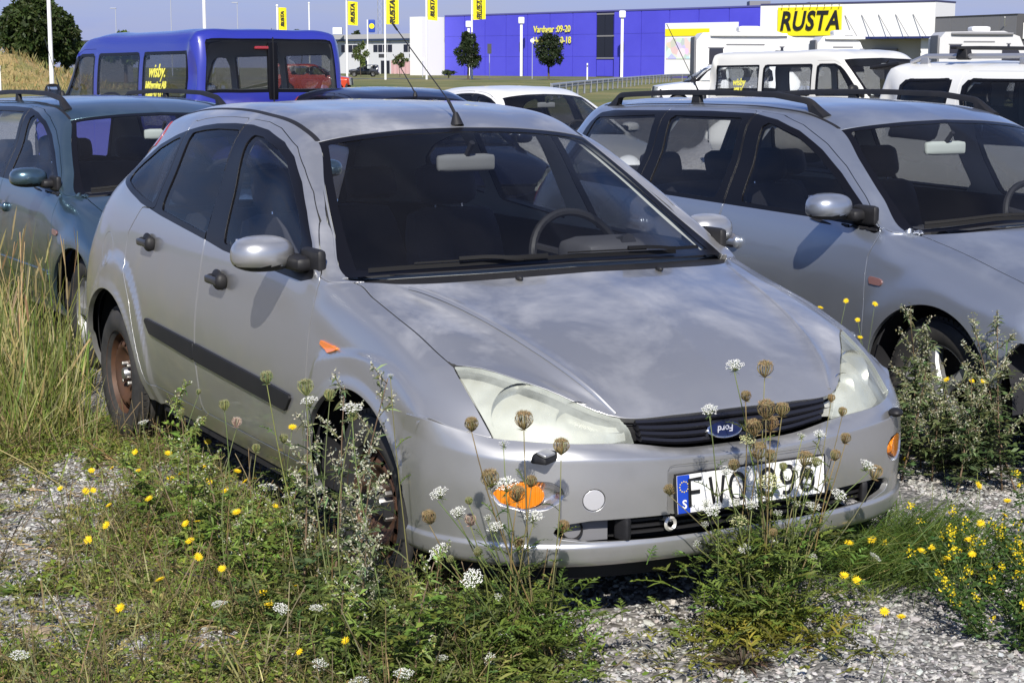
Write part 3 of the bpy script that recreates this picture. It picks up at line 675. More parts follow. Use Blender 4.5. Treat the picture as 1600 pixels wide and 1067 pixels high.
def islands(m, least=12):
    """connected sheets of a mesh, slivers dropped"""
    if len(m.F) == 0: return []
    lab = np.arange(len(m.A))
    while True:
        k = lab[m.F].min(1); new = lab.copy()
        for i in range(3): np.minimum.at(new, m.F[:, i], k)
        new = new[new]
        if (new == lab).all(): break
        lab = new
    fl = lab[m.F[:, 0]]
    return [compact(m.A, m.F[fl == v]) for v in np.unique(fl) if (fl == v).sum() >= least]
def build_car(s):
    """s: spec of net, seams, windows, colours -> Empty with its panels as parts"""
    root = thing(s['name'], s['label'], 'car', group=s.get('group')); P = s['paint']; st = s.get('step', .02)
    H = grid_mesh(s['net'], st, cu=s.get('cu', (2,)), cv=s.get('cv', ()), disp=s.get('disp'))
    for a in s['arches']: _, H = cut(H, arch_field(*a)(H))
    full = H
    dl_ = s['dlo'] if np.ndim(s['dlo'][0][0]) else [s['dlo']]
    dlo = lambda m: np.min([side(m, q, .015) for q in dl_], axis=0)
    scr = lambda m: par(m, 8, 11, None, 2)
    bck = lambda m: par(m, s['back'][0], s['back'][1], None, s['back'][2])
    body = root if False else None
    # lining behind the panels, open where the glass is
    li = grid_mesh(s['net'], st*2.2, cu=s.get('cu', (2,)))
    for a in s['arches']: _, li = cut(li, arch_field(*a)(li))
    for poly in s['panes']: _, li = cut(li, side(li, poly, .03)-.006)
    _, li = cut(li, par(li, 8.12, 11.12, None, 1.9)); _, li = cut(li, par(li, s['back'][0]+.1, s['back'][1]-.1, None, s['back'][2]-.15)); _, li = cut(li, par(li, None, 2.0, None, 4))
    lo, hi = cut(li, li.V[:, 2]-s['belt']-.02)
    hi_r, hi_p = cut(hi, par(hi, 11.2, None, None, 2.6))
    # panels
    H_, scrm = None, None
    bon, H = take(H, lambda m: par(m, 2, 7, None, 4), .0035)
    lamp, H = take(H, lambda m: par(m, -1, 2, 2, 4), .0035)
    gri, H = take(H, lambda m: par(m, -1, 2, None, 2), .001)
    cowl, H = take(H, lambda m: par(m, 7, 8, None, 2.6), .001)
    scrm, H = take(H, scr, .0015)
    bk, H = take(H, bck, .0015)
    dl, H = take(H, dlo, .0005)
    doors = []
    for nm, poly in s['doors']:
        d, H = take(H, lambda m: side(m, poly, .03, s.get('door_v', 2.3)), .0033)
        d2, dl = take(dl, lambda m: side(m, poly, .03, s.get('door_v', 2.3)), .0028)
        doors.append((nm, d, d2))
    fen, H = take(H, lambda m: np.maximum(side(m, s['fender'], .0, 3.9), -1), .0025)
    extra = []
    for nm, fld, mt, dz in s.get('cuts', ()):
        e, H = take(H, fld, .0022); extra.append((nm, e, mt, dz))
    bo = pobj('body_shell', flange(both(H), .022), P, root)
    pobj('lining', flip(offset(both(lo), -.03)), TRIM_DK, bo, normals=True)
    pobj('pillar_trim', flip(offset(both(hi_p), -.026)), s.get('trim', TRIM_LT), bo); pobj('headlining', flip(offset(both(hi_r), -.035)), HEADL, bo)
    pobj('bonnet', flange(both(bon), .02), P, root)
    pobj('cowl', offset(both(cowl), -.018), BLACK, root)
    for sd_ in (0, 1):
        f = (lambda m: m) if sd_ == 0 else mirror
        pobj('wing', flange(f(fen), .02), P, root)
        for nm, d, d2 in doors:
            do = pobj(nm, flange(f(d), .025), P, root)
            pn = None; rest = d2
            for poly in s['panes']:
                pn, rest = take(rest, lambda m: side(m, poly, .03), 0.0)
                if len(pn.F) > 4: pobj('window', offset(f(pn), -.005), s.get('pane', PANE), do)
            for isl in islands(rest): pobj('window_trim', flange(f(isl), .024, .0015), FRIT, do)
        rest = dl
        for poly in s['panes']:
            pn, rest = take(rest, lambda m: side(m, poly, .03), 0.0)
            if len(pn.F) > 4: pobj('quarter_window', offset(f(pn), -.004), s.get('pane2', s.get('pane', PANE)), root)
        for isl in islands(rest): pobj('window_trim', flange(f(isl), .024, .0015), FRIT, root)
        for nm, e, mt, dz in extra:
            if len(e.F): pobj(nm, flange(f(offset(e, dz)), .012), mt, root)
        for nm, fld, mt, dz, dep in s.get('overlays', ()):
            o_, _ = cut(full, fld(full))
            if len(o_.F): pobj(nm, flange(f(offset(o_, dz)), dep, .002), mt, root)
        for a in s['arches']:                                       # wheel housing
            cx, cz, ra, rb = a; t = np.linspace(0, math.pi, 25); sg = -1 if sd_ == 0 else 1
            ring = np.stack([cx+(ra+.03)*np.cos(t), np.zeros(25), cz+(rb+.03)*np.sin(t)], 1)
            A0 = ring+np.array([0, sg*(s['hw']-.03), 0]); A1 = ring+np.array([0, sg*(s['hw']-.33), 0]); C1 = np.array([[cx, sg*(s['hw']-.33), cz]])
            V = np.concatenate([A0, A1, C1, A0*[1, 1, 0]+[0, 0, .12]]); F = []
            for k in range(24): F += [(k, k+1, 26+k), (k, 26+k, 25+k), (25+k, 26+k, 50)]
            vobj('wheel_housing', (V, np.array(F)), TRIM_DK, root)
    sc_, fr = take(both(scrm), lambda m: np.maximum(par(m, 8.0+s.get('frit', .16), 10.87, None, None), (np.abs(m.V[:, 1])-(scr_half(m, s)-.032))), 0.0)
    ws = pobj('windscreen', offset(sc_, -.004), s.get('screen', SCREEN), root); pobj('windscreen_border', offset(fr, -.002), FRIT, root)
    bc, br = take(both(bk), lambda m: par(m, s['back'][0]+.08, s['back'][1]-.08, None, s['back'][2]-.12), 0.0)
    pobj('rear_window', offset(bc, -.003), s.get('pane2', PANE), root); pobj('rear_window_border', flange(br, .012), FRIT, root)
    cabin(root, s['cabin'])
    return root, full, lamp, gri
def scr_half(m, s):
    """half width of the windscreen at each point's height"""
    e = np.array([s['net'][k][2] for k in (8, 9, 10, 11)], float); o = np.argsort(e[:, 2]); u = m.A[:, 6]
    return np.interp(u, [8, 9, 10, 11], e[:, 1])
# ------------------------------------------------------------------ estate car: half-body net
def _low(x, y7, z7, y8, z8, x9=None):
    x9 = x if x9 is None else x9
    return [(x, y7, z7), (x, y8, z8), (x9, y8-.006, .46), (x9, y8-.024, .34), (x9, y8-.074, .25)]
def _fr(x, y7, z7, y8, z8): return [(x, y7, z7), (x-.03, y8, z8), (x-.05, .850, .42), (x-.06, .845, .36), (x-.06, .82, .28)]
ESTATE_NET = [
 [(.850,0,.555),(.84,.25,.556),(.81,.42,.562),(.745,.60,.572),(.645,.72,.580),(.565,.785,.588),(.50,.820,.595)]+_fr(.45,.840,.55,.850,.48),
 [(.850,0,.625),(.84,.25,.626),(.81,.42,.632),(.73,.60,.642),(.605,.727,.650),(.525,.788,.650),(.46,.824,.645)]+_fr(.36,.842,.60,.852,.52),
 [(.820,0,.715),(.81,.25,.713),(.77,.42,.712),(.67,.57,.722),(.52,.690,.738),(.47,.758,.725),(.43,.808,.690)]+_fr(.28,.842,.63,.854,.54),
 [(.700,0,.785),(.69,.24,.782),(.64,.42,.778),(.52,.58,.782),(.40,.695,.785),(.35,.768,.765),(.32,.817,.715)]+_fr(.21,.843,.65,.854,.56),
 [(.500,0,.855),(.48,.25,.850),(.42,.45,.841),(.30,.60,.839),(.22,.700,.832),(.18,.774,.808),(.15,.822,.745)]+_fr(.11,.844,.67,.854,.57),
 [(.280,0,.915),(.26,.27,.908),(.20,.49,.893),(.10,.62,.886),(.04,.702,.876),(.01,.780,.850),(.00,.825,.780)]+_fr(-.02,.847,.69,.856,.58),
 [(.100,0,.955),(.08,.29,.946),(.02,.53,.928),(-.06,.64,.917),(-.12,.704,.908),(-.13,.784,.880),(-.14,.827,.810)]+_low(-.15,.849,.72,.858,.60),
 [(.000,0,.975),(-.03,.31,.965),(-.12,.58,.944),(-.19,.66,.935),(-.24,.708,.928),(-.25,.786,.902),(-.26,.830,.840)]+_low(-.27,.852,.75,.861,.62),
 [(-.07,0,.985),(-.10,.33,.977),(-.285,.728,.938),(-.30,.762,.940),(-.32,.790,.937),(-.34,.808,.918),(-.36,.834,.860)]+_low(-.38,.854,.77,.863,.63),
 [(-.36,0,1.125),(-.38,.33,1.113),(-.520,.678,1.065),(-.52,.725,1.058),(-.53,.752,1.045),(-.55,.785,.990),(-.57,.830,.912)]+_low(-.58,.855,.79,.864,.64),
 [(-.65,0,1.255),(-.67,.31,1.242),(-.760,.615,1.205),(-.77,.662,1.198),(-.78,.692,1.178),(-.80,.757,1.07),(-.82,.829,.928)]+_low(-.82,.855,.80,.864,.64),
 [(-.93,0,1.378),(-.94,.29,1.366),(-1.00,.543,1.334),(-1.02,.590,1.322),(-1.05,.632,1.30),(-1.08,.735,1.12),(-1.09,.828,.940)]+_low(-1.09,.855,.80,.864,.64),
 [(-1.12,0,1.428),(-1.13,.29,1.418),(-1.18,.540,1.386),(-1.22,.588,1.373),(-1.25,.632,1.346),(-1.26,.728,1.15),(-1.27,.827,.946)]+_low(-1.27,.855,.80,.864,.64),
 [(-1.55,0,1.458),(-1.55,.29,1.449),(-1.55,.540,1.422),(-1.55,.590,1.405),(-1.55,.632,1.374),(-1.55,.722,1.17),(-1.55,.826,.956)]+_low(-1.55,.855,.80,.864,.64),
 [(-2.00,0,1.463),(-2.00,.29,1.454),(-2.00,.538,1.426),(-2.00,.588,1.409),(-2.00,.630,1.378),(-2.00,.720,1.175),(-2.00,.825,.965)]+_low(-2.0,.855,.80,.864,.64),
 [(-2.50,0,1.455),(-2.50,.29,1.446),(-2.50,.532,1.420),(-2.50,.582,1.403),(-2.50,.622,1.372),(-2.50,.712,1.175),(-2.50,.820,.974)]+_low(-2.5,.852,.81,.862,.64),
 [(-3.00,0,1.433),(-3.00,.28,1.424),(-3.00,.520,1.400),(-3.00,.570,1.380),(-3.00,.608,1.350),(-3.00,.697,1.17),(-3.00,.802,.984)]+_low(-3.0,.842,.82,.856,.64),
 [(-3.42,0,1.395),(-3.41,.27,1.387),(-3.37,.490,1.360),(-3.35,.540,1.332),(-3.33,.576,1.300),(-3.36,.660,1.14),(-3.40,.765,.985)]+_low(-3.43,.815,.82,.832,.64),
 [(-3.58,0,1.170),(-3.58,.27,1.165),(-3.55,.50,1.150),(-3.53,.560,1.130),(-3.52,.610,1.10),(-3.53,.670,1.03),(-3.55,.735,.940)]+_low(-3.57,.785,.80,.800,.64),
 [(-3.70,0,.920),(-3.70,.27,.915),(-3.67,.50,.905),(-3.66,.570,.895),(-3.64,.620,.88),(-3.65,.665,.85),(-3.66,.710,.800)]+_low(-3.66,.745,.72,.760,.60),
 [(-3.77,0,.620),(-3.77,.27,.620),(-3.75,.48,.610),(-3.74,.550,.600),(-3.73,.600,.59),(-3.73,.630,.57),(-3.72,.660,.550)]+_low(-3.72,.680,.52,.690,.48),
 [(-3.74,0,.300),(-3.74,.27,.300),(-3.72,.48,.300),(-3.71,.550,.300),(-3.70,.590,.30),(-3.70,.610,.295),(-3.70,.620,.29),(-3.69,.63,.285),(-3.69,.63,.28),(-3.69,.62,.275),(-3.69,.61,.27),(-3.69,.60,.265)],
]
# ------------------------------------------------------------------ the silver hatchback
F_ARCH = (.01, .285, .392, .372); R_ARCH = (-2.575, .285, .400, .382)
fcrease = [(-.34, .60), (-.268, .716), (-.143, .748), (.043, .771), (.251, .752), (.371, .713), (.48, .645), (.55, .50), (.55, .1), (-.40, .1), (-.39, .45)]
rcrease = [(-2.95, .50), (-2.88, .60), (-2.794, .67), (-2.643, .785), (-2.452, .812), (-2.306, .778), (-2.159, .662), (-2.073, .488), (-2.05, .35), (-2.05, .1), (-2.95, .1)]
def curve_poly(p, k): return [tuple(q) for q in hermite(np.array(p[:k], float)[:, None, :], [8]*(k-1))[:, 0]]+list(p[k:])
fcrease = curve_poly(fcrease, 8); rcrease = curve_poly(rcrease, 9)
def hatch_disp(H, U, V):
    q = H[..., [0, 2]].reshape(-1, 2); sh = H.shape[:2]
    sidem = smooth(V, 4.6, 5.6)
    d = .012*smooth(-polysd(q, fcrease).reshape(sh), -.004, .014)*sidem + .012*smooth(-polysd(q, rcrease).reshape(sh), -.004, .014)*sidem
    for (cx, cz, a, b) in (F_ARCH, R_ARCH):
        r = (np.sqrt(((H[..., 0]-cx)/a)**2+((H[..., 2]-cz)/b)**2)-1)*a
        d += .007*smooth(-r, -.035, -.012)*sidem
    rid = np.exp(-(((V-2)*.13)/.017)**2)*smooth(U, 2.1, 2.8)*(1-smooth(U, 6.2, 6.9))
    d += .0085*rid - .009*smooth(V, 2.02, 2.4)*(1-smooth(V, 2.6, 3.8))*smooth(U, 2.1, 2.8)*(1-smooth(U, 6.0, 6.9))
    d += .004*np.exp(-((H[..., 2]-.90-.012*H[..., 0]*-1)/.02)**2)*sidem*(1-smooth(-H[..., 0], -.4, .2))*0
    return d
H_DLO = [(-.345, .952), (-.46, .930), (-1.205, .959), (-1.383, .976), (-1.968, 1.024), (-2.26, 1.054), (-2.438, 1.085), (-2.60, 1.118), (-2.685, 1.142),
         (-2.60, 1.205), (-2.415, 1.285), (-2.22, 1.330), (-2.05, 1.360), (-1.90, 1.380), (-1.751, 1.393), (-1.56, 1.400), (-1.393, 1.399), (-1.243, 1.385), (-1.06, 1.349), (-.925, 1.304), (-.766, 1.226), (-.621, 1.140), (-.479, 1.049)]
H_PANES = [
 [(-.52, .968), (-.80, .968), (-1.212, .982), (-1.340, 1.368), (-1.225, 1.362), (-1.06, 1.328), (-.94, 1.285), (-.79, 1.210), (-.65, 1.130), (-.56, 1.06)],
 [(-1.400, .998), (-1.985, 1.046), (-1.992, 1.350), (-1.85, 1.366), (-1.70, 1.376), (-1.465, 1.379)],
 [(-2.09, 1.062), (-2.26, 1.078), (-2.43, 1.105), (-2.60, 1.140), (-2.52, 1.205), (-2.38, 1.270), (-2.22, 1.310), (-2.10, 1.332)],
]
H_DOORS = [
 ('front_door', [(-.318, .956), (-.352, .789), (-.363, .629), (-.347, .53), (-.330, .42), (-.40, .325), (-1.45, .325), (-1.442, .428), (-1.447, .555), (-1.437, .684), (-1.404, .951), (-1.43, 1.18), (-1.462, 1.420), (-1.30, 1.412), (-1.18, 1.394), (-.964, 1.335), (-.82, 1.268), (-.69, 1.198), (-.55, 1.112), (-.41, 1.018)]),
 ('rear_door', [(-1.412, .951), (-1.445, .684), (-1.455, .555), (-1.450, .428), (-1.458, .325), (-2.13, .325), (-2.185, .471), (-2.25, .651), (-2.345, .775), (-2.364, .82), (-2.352, .924), (-2.22, 1.040), (-2.06, 1.045), (-2.075, 1.36), (-2.085, 1.385), (-1.95, 1.405), (-1.818, 1.416), (-1.64, 1.422), (-1.470, 1.421), (-1.438, 1.18)]),
]
def rect_strip(x0, x1, z0, z1, cutx=.06):
    return [(x0, z1), (x0-.0, z0+.02), (x0-.05, z0), (x1+.03, z0), (x1, z0+.02), (x1-.0, z1)]
SILVER = paint('silver_lacquer', (.495, .495, .49), (.62, .615, .615), .7, metal=.77, rough=.32, coat=.75, dirt=.6)
spec = dict(name='hatchback_car', label='weathered silver hatchback with faded bonnet and rusty wheels parked among weeds', paint=SILVER, net=HATCH_NET, disp=hatch_disp,
    arches=[F_ARCH, R_ARCH], dlo=H_DLO, panes=H_PANES, doors=H_DOORS, back=(17.15, 18.7, 2.3), belt=.95, hw=.80, step=.0145,
    fender=[(-.05, 1.0), (-.320, 1.0), (-.322, .956), (-.355, .789), (-.366, .629), (-.350, .53), (-.333, .42), (-.40, .325), (-.3, .1), (1.0, .1), (1.0, 1.0)],
    cuts=[('fuel_flap', lambda m: np.maximum(np.where(m.V[:, 1] < 0, -1, 1), np.sqrt(((m.V[:, 0]+2.625)/.085)**2+((m.V[:, 2]-.832)/.072)**2)*.078-.078), SILVER, 0.0),
          ('tail_lamp', lambda m: par(m, 15.75, 17.9, 2.75, 4.45), REDL, .004)],
    overlays=[('roof_moulding', lambda m: par(m, 11.03, 16.3, 1.965, 2.10), BLACK, .0012, .005), ('rub_strip', lambda m: side(m, [(-.478, .552), (-.535, .495), (-1.40, .522), (-1.443, .524), (-1.443, .588), (-.8, .566)], .008, 5), BLACK, .010, .012),
              ('rub_strip', lambda m: side(m, [(-1.449, .588), (-1.449, .524), (-1.99, .551), (-2.06, .604)], .008, 5), BLACK, .010, .012),
              ('side_marker', lambda m: side(m, [(-.275, .766), (-.128, .757), (-.190, .735)], .004, 5), AMBER, .007, .008)],
    cabin=dict(dash=-.30, belt=.955, hw=.78, seat=-1.28, rear=-2.15, tail=-3.0, drv=1, mir=(-.86, 1.27)))
car, full, lamp, gri = build_car(spec)

# pressed ridge of the bonnet on either side
k_ = (np.abs(full.A[:, 7]-2) < 1e-6) & (full.A[:, 6] > 2.05) & (full.A[:, 6] < 6.75); rg = full.A[k_]; rg = rg[np.argsort(rg[:, 6])]
for sg in (-1, 1):
    P_ = rg[:, :3]*np.array([1, -sg, 1]); N_ = rg[:, 3:6]*np.array([1, -sg, 1]); sh_ = np.minimum(np.linspace(0, 6, len(P_)), np.linspace(8, 0, len(P_))).clip(0, 1)[:, None]
    vobj('bonnet_ridge', sweep(P_+N_*(.0012*sh_-.002), [(-.010, -.002), (-.005, .0045), (0, .0068), (.004, .0045), (.008, -.002)], U=N_, S=np.cross(np.gradient(P_, axis=0), N_)), SILVER, car, sharp=70)
# grille: backing, slats, badge
gri2 = both(gri)
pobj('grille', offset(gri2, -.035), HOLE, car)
gn = np.array(HATCH_NET, float)
def front_line(t, y0, y1, n=25, off=0.0):
    """curve across the grille at fraction t from bumper line (0) to bonnet edge (1)"""
    rows = []
    for st in (0, 1, 2):
        h = hermite(gn[st][:5][:, None, :], [8]*4)[:, 0]; ys = np.linspace(y0, y1, n); o = np.argsort(h[:, 1])
        rows.append(np.stack([np.interp(np.abs(ys), h[o, 1], h[o, 0]), ys, np.interp(np.abs(ys), h[o, 1], h[o, 2])], 1))
    a, b, c = rows; k = t*2
    q = a*(1-k)+b*k if k < 1 else b*(2-k)+c*(k-1)
    return q+np.array([off, 0, 0])
for k, t in enumerate((.14, .36, .58, .80)):
    yw = .335-.02*(1-t)
    q = front_line(t, -yw, yw, 25, -.014)
    vobj('grille_slat', sweep(q, [(-.022, .006), (.000, .0095), (.007, .004), (.004, -.006), (-.022, -.010)], S=np.tile([1., 0, -.35], (25, 1)), U=None), mat('grille_black', (.012, .012, .016), .30, coat=.3), car, sharp=40)
bc_ = front_line(.42, -.045, -.044, 2)[0]+np.array([-.002, .0, 0.0])
tilt = rotm('Y', -.50)
def disc(a, b, d, n=40, dome=.004):
    t = np.arange(n)*2*math.pi/n; pr = [(1.0, -d), (1.0, 0), (.93, dome*.6), (.6, dome), (.001, dome*1.1)]
    V = np.stack([np.array([h for r, h in pr])[:, None]+0*t, np.array([r for r, h in pr])[:, None]*a*np.cos(t), np.array([r for r, h in pr])[:, None]*b*np.sin(t)], -1).reshape(-1, 3)
    i = np.arange(len(pr)*n).reshape(len(pr), n); j = np.roll(i, -1, 1); q = np.stack([i[:-1], j[:-1], j[1:], i[1:]], -1).reshape(-1, 4)
    return V, np.concatenate([q[:, [0, 1, 2]], q[:, [0, 2, 3]]])
bd = vobj('badge', xf(disc(.060, .0265, .02), tilt, bc_), CHROME, car)
vobj('badge_face', xf(disc(.0545, .0225, .002, dome=.0015), tilt, bc_+np.array([.0045, 0, .002])), mat('badge_blue', (.008, .011, .045), .15, coat=1), bd)
def text_obj(name, txt, size, m, parent, mtx, ext=.001, shear=0.0, space=1.0, sx=1.0, bold=0.0, align='CENTER'):
    cu = bpy.data.curves.new(name, 'FONT'); cu.body = txt; cu.size = size; cu.extrude = ext; cu.shear = shear; cu.space_character = space; cu.offset = bold
    cu.align_x = align; cu.align_y = 'CENTER'; cu.resolution_u = 3
    tmp = bpy.data.objects.new('tmp_text', cu); COL.objects.link(tmp); dg = bpy.context.evaluated_depsgraph_get(); dg.update()
    me = bpy.data.meshes.new_from_object(tmp.evaluated_get(dg)); bpy.data.objects.remove(tmp); me.name = name
    me.materials.clear(); me.materials.append(m); me.transform(mtx@Matrix.Diagonal((sx, 1, 1, 1)))
    return link(name, me, parent)
def plane_mtx(o, xdir, ydir):
    x = Vector(xdir).normalized(); z = x.cross(Vector(ydir)).normalized(); y = z.cross(x)
    return Matrix(((x.x, y.x, z.x, o[0]), (x.y, y.y, z.y, o[1]), (x.z, y.z, z.z, o[2]), (0, 0, 0, 1)))
WHITE = mat('white_enamel', (.78, .78, .76), .35)
text_obj('badge_script', 'Ford', .027, mat('badge_silver', (.62, .63, .66), .3, .4), bd, Matrix.Translation(Vector(bc_)+Vector((.0072, 0, .0035)))@Matrix.Rotation(-.50, 4, 'Y')@Matrix(((0, 0, 1, 0), (-1, 0, 0, 0), (0, -1, 0, 0), (0, 0, 0, 1))), .0004, shear=.35, bold=.0005, sx=1.05)

# headlamps: milky lens, bright housing, bowls
LENS = lamp_lens(); HOUS = mat('lamp_housing', (.68, .68, .62), .32, .45)
for f in (lambda m: m, mirror):
    lm = f(lamp); lo = pobj('headlight', flange(offset(lm, .001), .012), LENS, car)
    pobj('lamp_housing', offset(lm, -.045), HOUS, lo)
    sgn = -1 if lm.V[:, 1].mean() < 0 else 1
    for (x, y, z, a) in ((.60, .575, .655, .085), (.70, .455, .635, .06)):
        pr = [(a, .075), (a*.97, .06), (a*.8, .03), (a*.5, .008), (.012, 0)]
        bw = lathe([(r, h) for r, h in pr], 30, 'x'); vobj('lamp_bowl', xf(bw, rotm('Z', sgn*.25)@rotm('Y', -.12), (x-.075, sgn*y, z)), CHROME, lo)
        vobj('lamp_bulb', ellipsoid((x-.03, sgn*y, z), (.03, .012, .012)), mat('bulb_glass', (.6, .62, .6), .2), lo)

# front bumper
bn = bumper_net()
B = grid_mesh(bn, .010, cv=(2, 5, 6), sym='u')
_, B = cut(B, arch_field(*F_ARCH)(B))
_, B = cut(B, .0036-B.A[:, 7]*B.A[:, 9])[::-1]
fullB = B
ell = lambda cy, cz, a, b: (lambda m: (np.sqrt(((np.abs(m.V[:, 1])-cy)/a)**2+((m.V[:, 2]-cz)/b)**2)-1)*min(a, b))
low = lambda m: polysd(np.stack([np.abs(m.V[:, 1]), m.V[:, 2]], 1), [(-.3, .396), (.30, .397), (.50, .398), (.575, .388), (.60, .366), (.575, .346), (.50, .335), (.30, .332), (-.3, .332)], .012)
plt = lambda m: polysd(np.stack([np.abs(m.V[:, 1]), m.V[:, 2]], 1), [(-.3, .535), (.278, .535), (.278, .396), (-.3, .396)], .02)
sig_o = lambda m: polysd(np.stack([np.abs(m.V[:, 1]), m.V[:, 2]], 1), [(.575, .492), (.60, .508), (.66, .512), (.715, .498), (.735, .470), (.715, .440), (.66, .424), (.61, .430), (.578, .452), (.568, .472)], .012)
sigp, B = take(B, sig_o, .0008)
platep, B = take(B, plt, .0008)
lowp, B = take(B, low, .0008)
BL_ = mirror(B)
tow, B = take(B, lambda m: np.sqrt((m.V[:, 1]+.492)**2+(m.V[:, 2]-.455)**2)-.030, .0028)
fb = pobj('front_bumper', flange(weld(join(B, BL_)), .018), SILVER, car)
pobj('towing_eye_cover', flange(offset(tow, -.0005), .012), mat('pale_cap', (.55, .55, .57), .3, .3, coat=.5), fb)
pr = both(platep); pobj('plate_recess', offset(pr, -.012*smooth(-plt(pr), 0, .010)), SILVER, fb)
for f in (lambda m: m, mirror):
    p = f(sigp); dd = -sig_o(p)
    rc = offset(p, -.022*smooth(dd, 0, .02)); rc = renormal(rc)
    so_ = pobj('signal_recess', rc, mat('recess_silver', (.55, .55, .57), .22, .8), fb)
    ln, _ = cut(p, np.maximum(np.sqrt(((np.abs(p.V[:, 1])-.674)/.056)**2+((p.V[:, 2]-.469)/.037)**2)*.045-.045, sig_o(p)+.006))
    if len(ln.F): pobj('turn_signal', flange(offset(ln, -.004), .02), amber_ribbed(), fb)
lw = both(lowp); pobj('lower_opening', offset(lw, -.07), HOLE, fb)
# lower grille slats and the fog lamp bracket
pl = np.array([c[4] for c in bn], float); o = np.argsort(pl[:, 1]); hp = hermite(pl[:, None, :], [8]*8)[:, 0]
def plan_at(ys, z, off):
    return np.stack([np.interp(np.abs(ys), hp[:, 1], hp[:, 0])+off, ys, np.full(len(ys), z)], 1)
for z in (.349, .366, .383):
    q = plan_at(np.linspace(-.40, .46, 31), z, -.022); vobj('grille_slat', sweep(q, [(-.02, .0045), (.0, .0035), (.0, -.0035), (-.02, -.0055)]), BLACK, fb)
for y in (-.40, .46):
    q = plan_at(np.array([y-.02, y, y+.02]), .366, -.018); vobj('grille_end', xf(rbox((0, 0, 0), (.05, .022, .064), .008), rotm('Z', -.35*np.sign(y)*1.0), q[1]), BLACK, fb)
GREY = mat('bracket_grey', (.16, .16, .17), .55)
q = plan_at(np.linspace(-.55, -.43, 9), .366, -.045)
brk = sweep(q, [(-.01, .034), (.004, .034), (.004, -.034), (-.01, -.034)]); vobj('lamp_bracket', brk, GREY, fb)
hc = plan_at(np.array([-.53]), .366, -.036)[0]
vobj('bracket_hole', xf(lathe([(.001, -.02), (.024, -.02), (.026, .004), (.029, .006), (.031, .0)], 24, 'x'), rotm('Z', .3*-1), hc), HOLE, fb)
hk = plan_at(np.array([-.27]), .372, .006)[0]
vobj('towing_eye', merge(xf(lathe([(.010, 0), (.016, .006), (.021, 0), (.016, -.006), (.010, 0)], 24, 'x'), None, hk), tube([hk+np.array([-.05, 0, .005]), hk+np.array([-.003, 0, .012])], .007, 6)), mat('pale_hook', (.62, .60, .55), .4, .4), fb)
# spoiler under the bumper
P_ = np.array([c[7] for c in bn], float); hs = hermite(P_[:, None, :], [4]*8)[:, 0]; hs = hs[hs[:, 0] > .42]
hs = np.concatenate([hs[::-1]*[1, -1, 1], hs[1:]])
N2 = np.gradient(hs, axis=0); N2 = np.stack([N2[:, 1], -N2[:, 0], 0*N2[:, 0]], 1); N2 /= np.linalg.norm(N2, axis=1)[:, None]
vobj('front_spoiler', sweep(hs-N2*.075*np.sign((N2*hs).sum(1))[:, None], [(-.012, .02), (.012, .02), (.004, -.062), (-.008, -.062)]), BLACK, fb)
# washer nozzles in the bumper (one hinged open), caps on the bonnet
vobj('lamp_washer', xf(ellipsoid((0, 0, 0), (.028, .022, .014)), rotm('Z', -.55), (.778, .613, .583)), BLACK, fb)
for sg in (-1,):
    n_ = rbox((0, 0, 0), (.055, .085, .030), .010, taper=(.25, .12)); nz_ = vobj('lamp_washer', xf(n_, rotm('Z', -sg*.55), (.768 if sg < 0 else .750, sg*.615, .578)), BLACK, fb)
    vobj('washer_cap', xf(rbox((0, 0, 0), (.030, .055, .010), .004), rotm('Z', -sg*.55)@rotm('Y', .35), (.786 if sg < 0 else .768, sg*.622, .592)), SILVER if sg < 0 else BLACK, nz_)
for sg in (-1, 1):
    vobj('washer_jet', xf(ellipsoid((0, 0, 0), (.018, .011, .009)), rotm('Y', .12), (.005, sg*.265, .960)), BLACK, car)
# wheels
wheel(car, .0, -.775, .297, .183, .19, 'steel', steer=-.0, zc=.290); wheel(car, .0, .775, .297, .183, .19, 'steel', steer=-.0, zc=.290)
wheel(car, -2.59, -.800, .300, .186, .19, 'steel', zc=.285); wheel(car, -2.59, .800, .300, .186, .19, 'steel', zc=.285)
# underbody
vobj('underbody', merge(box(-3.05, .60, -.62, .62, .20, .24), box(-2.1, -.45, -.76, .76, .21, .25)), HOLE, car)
# mirrors, handles, wipers, aerial
mirror_pod(car, (-.44, -.795, .985), (-.570, -.900, 1.008), (.088, .105, .064), SILVER, -1)
mirror_pod(car, (-.44, .795, .985), (-.600, .890, 1.008), (.084, .098, .062), SILVER, 1)
for x, z in ((-1.185, .856), (-2.045, .912)):
    for sg in (-1, 1): handle(car, (x, sg*.838 if x > -2 else sg*.826, z), SILVER, dark=True)
def screen_pt(u, y):
    k = full.A; v_ = np.abs(k[:, 1]-(-abs(y)))+np.abs(k[:, 6]-u)*.5; i = np.argmin(v_); p = k[i, :3].copy(); n_ = k[i, 3:6].copy(); p[1] = y; n_[1] *= np.sign(-y) if y else 1
    return p, n_
WIPE = mat('wiper_black', (.008, .008, .009), .7, spec=.2)
def blade(parent, ua, ya, ub, yb, h=.012):
    P_ = np.array([screen_pt(a, b)[0]+screen_pt(a, b)[1]*h for a, b in zip(np.linspace(ua, ub, 9), np.linspace(ya, yb, 9))])
    P_ = np.concatenate([P_[:1], .25*P_[:-2]+.5*P_[1:-1]+.25*P_[2:], P_[-1:]])
    return P_
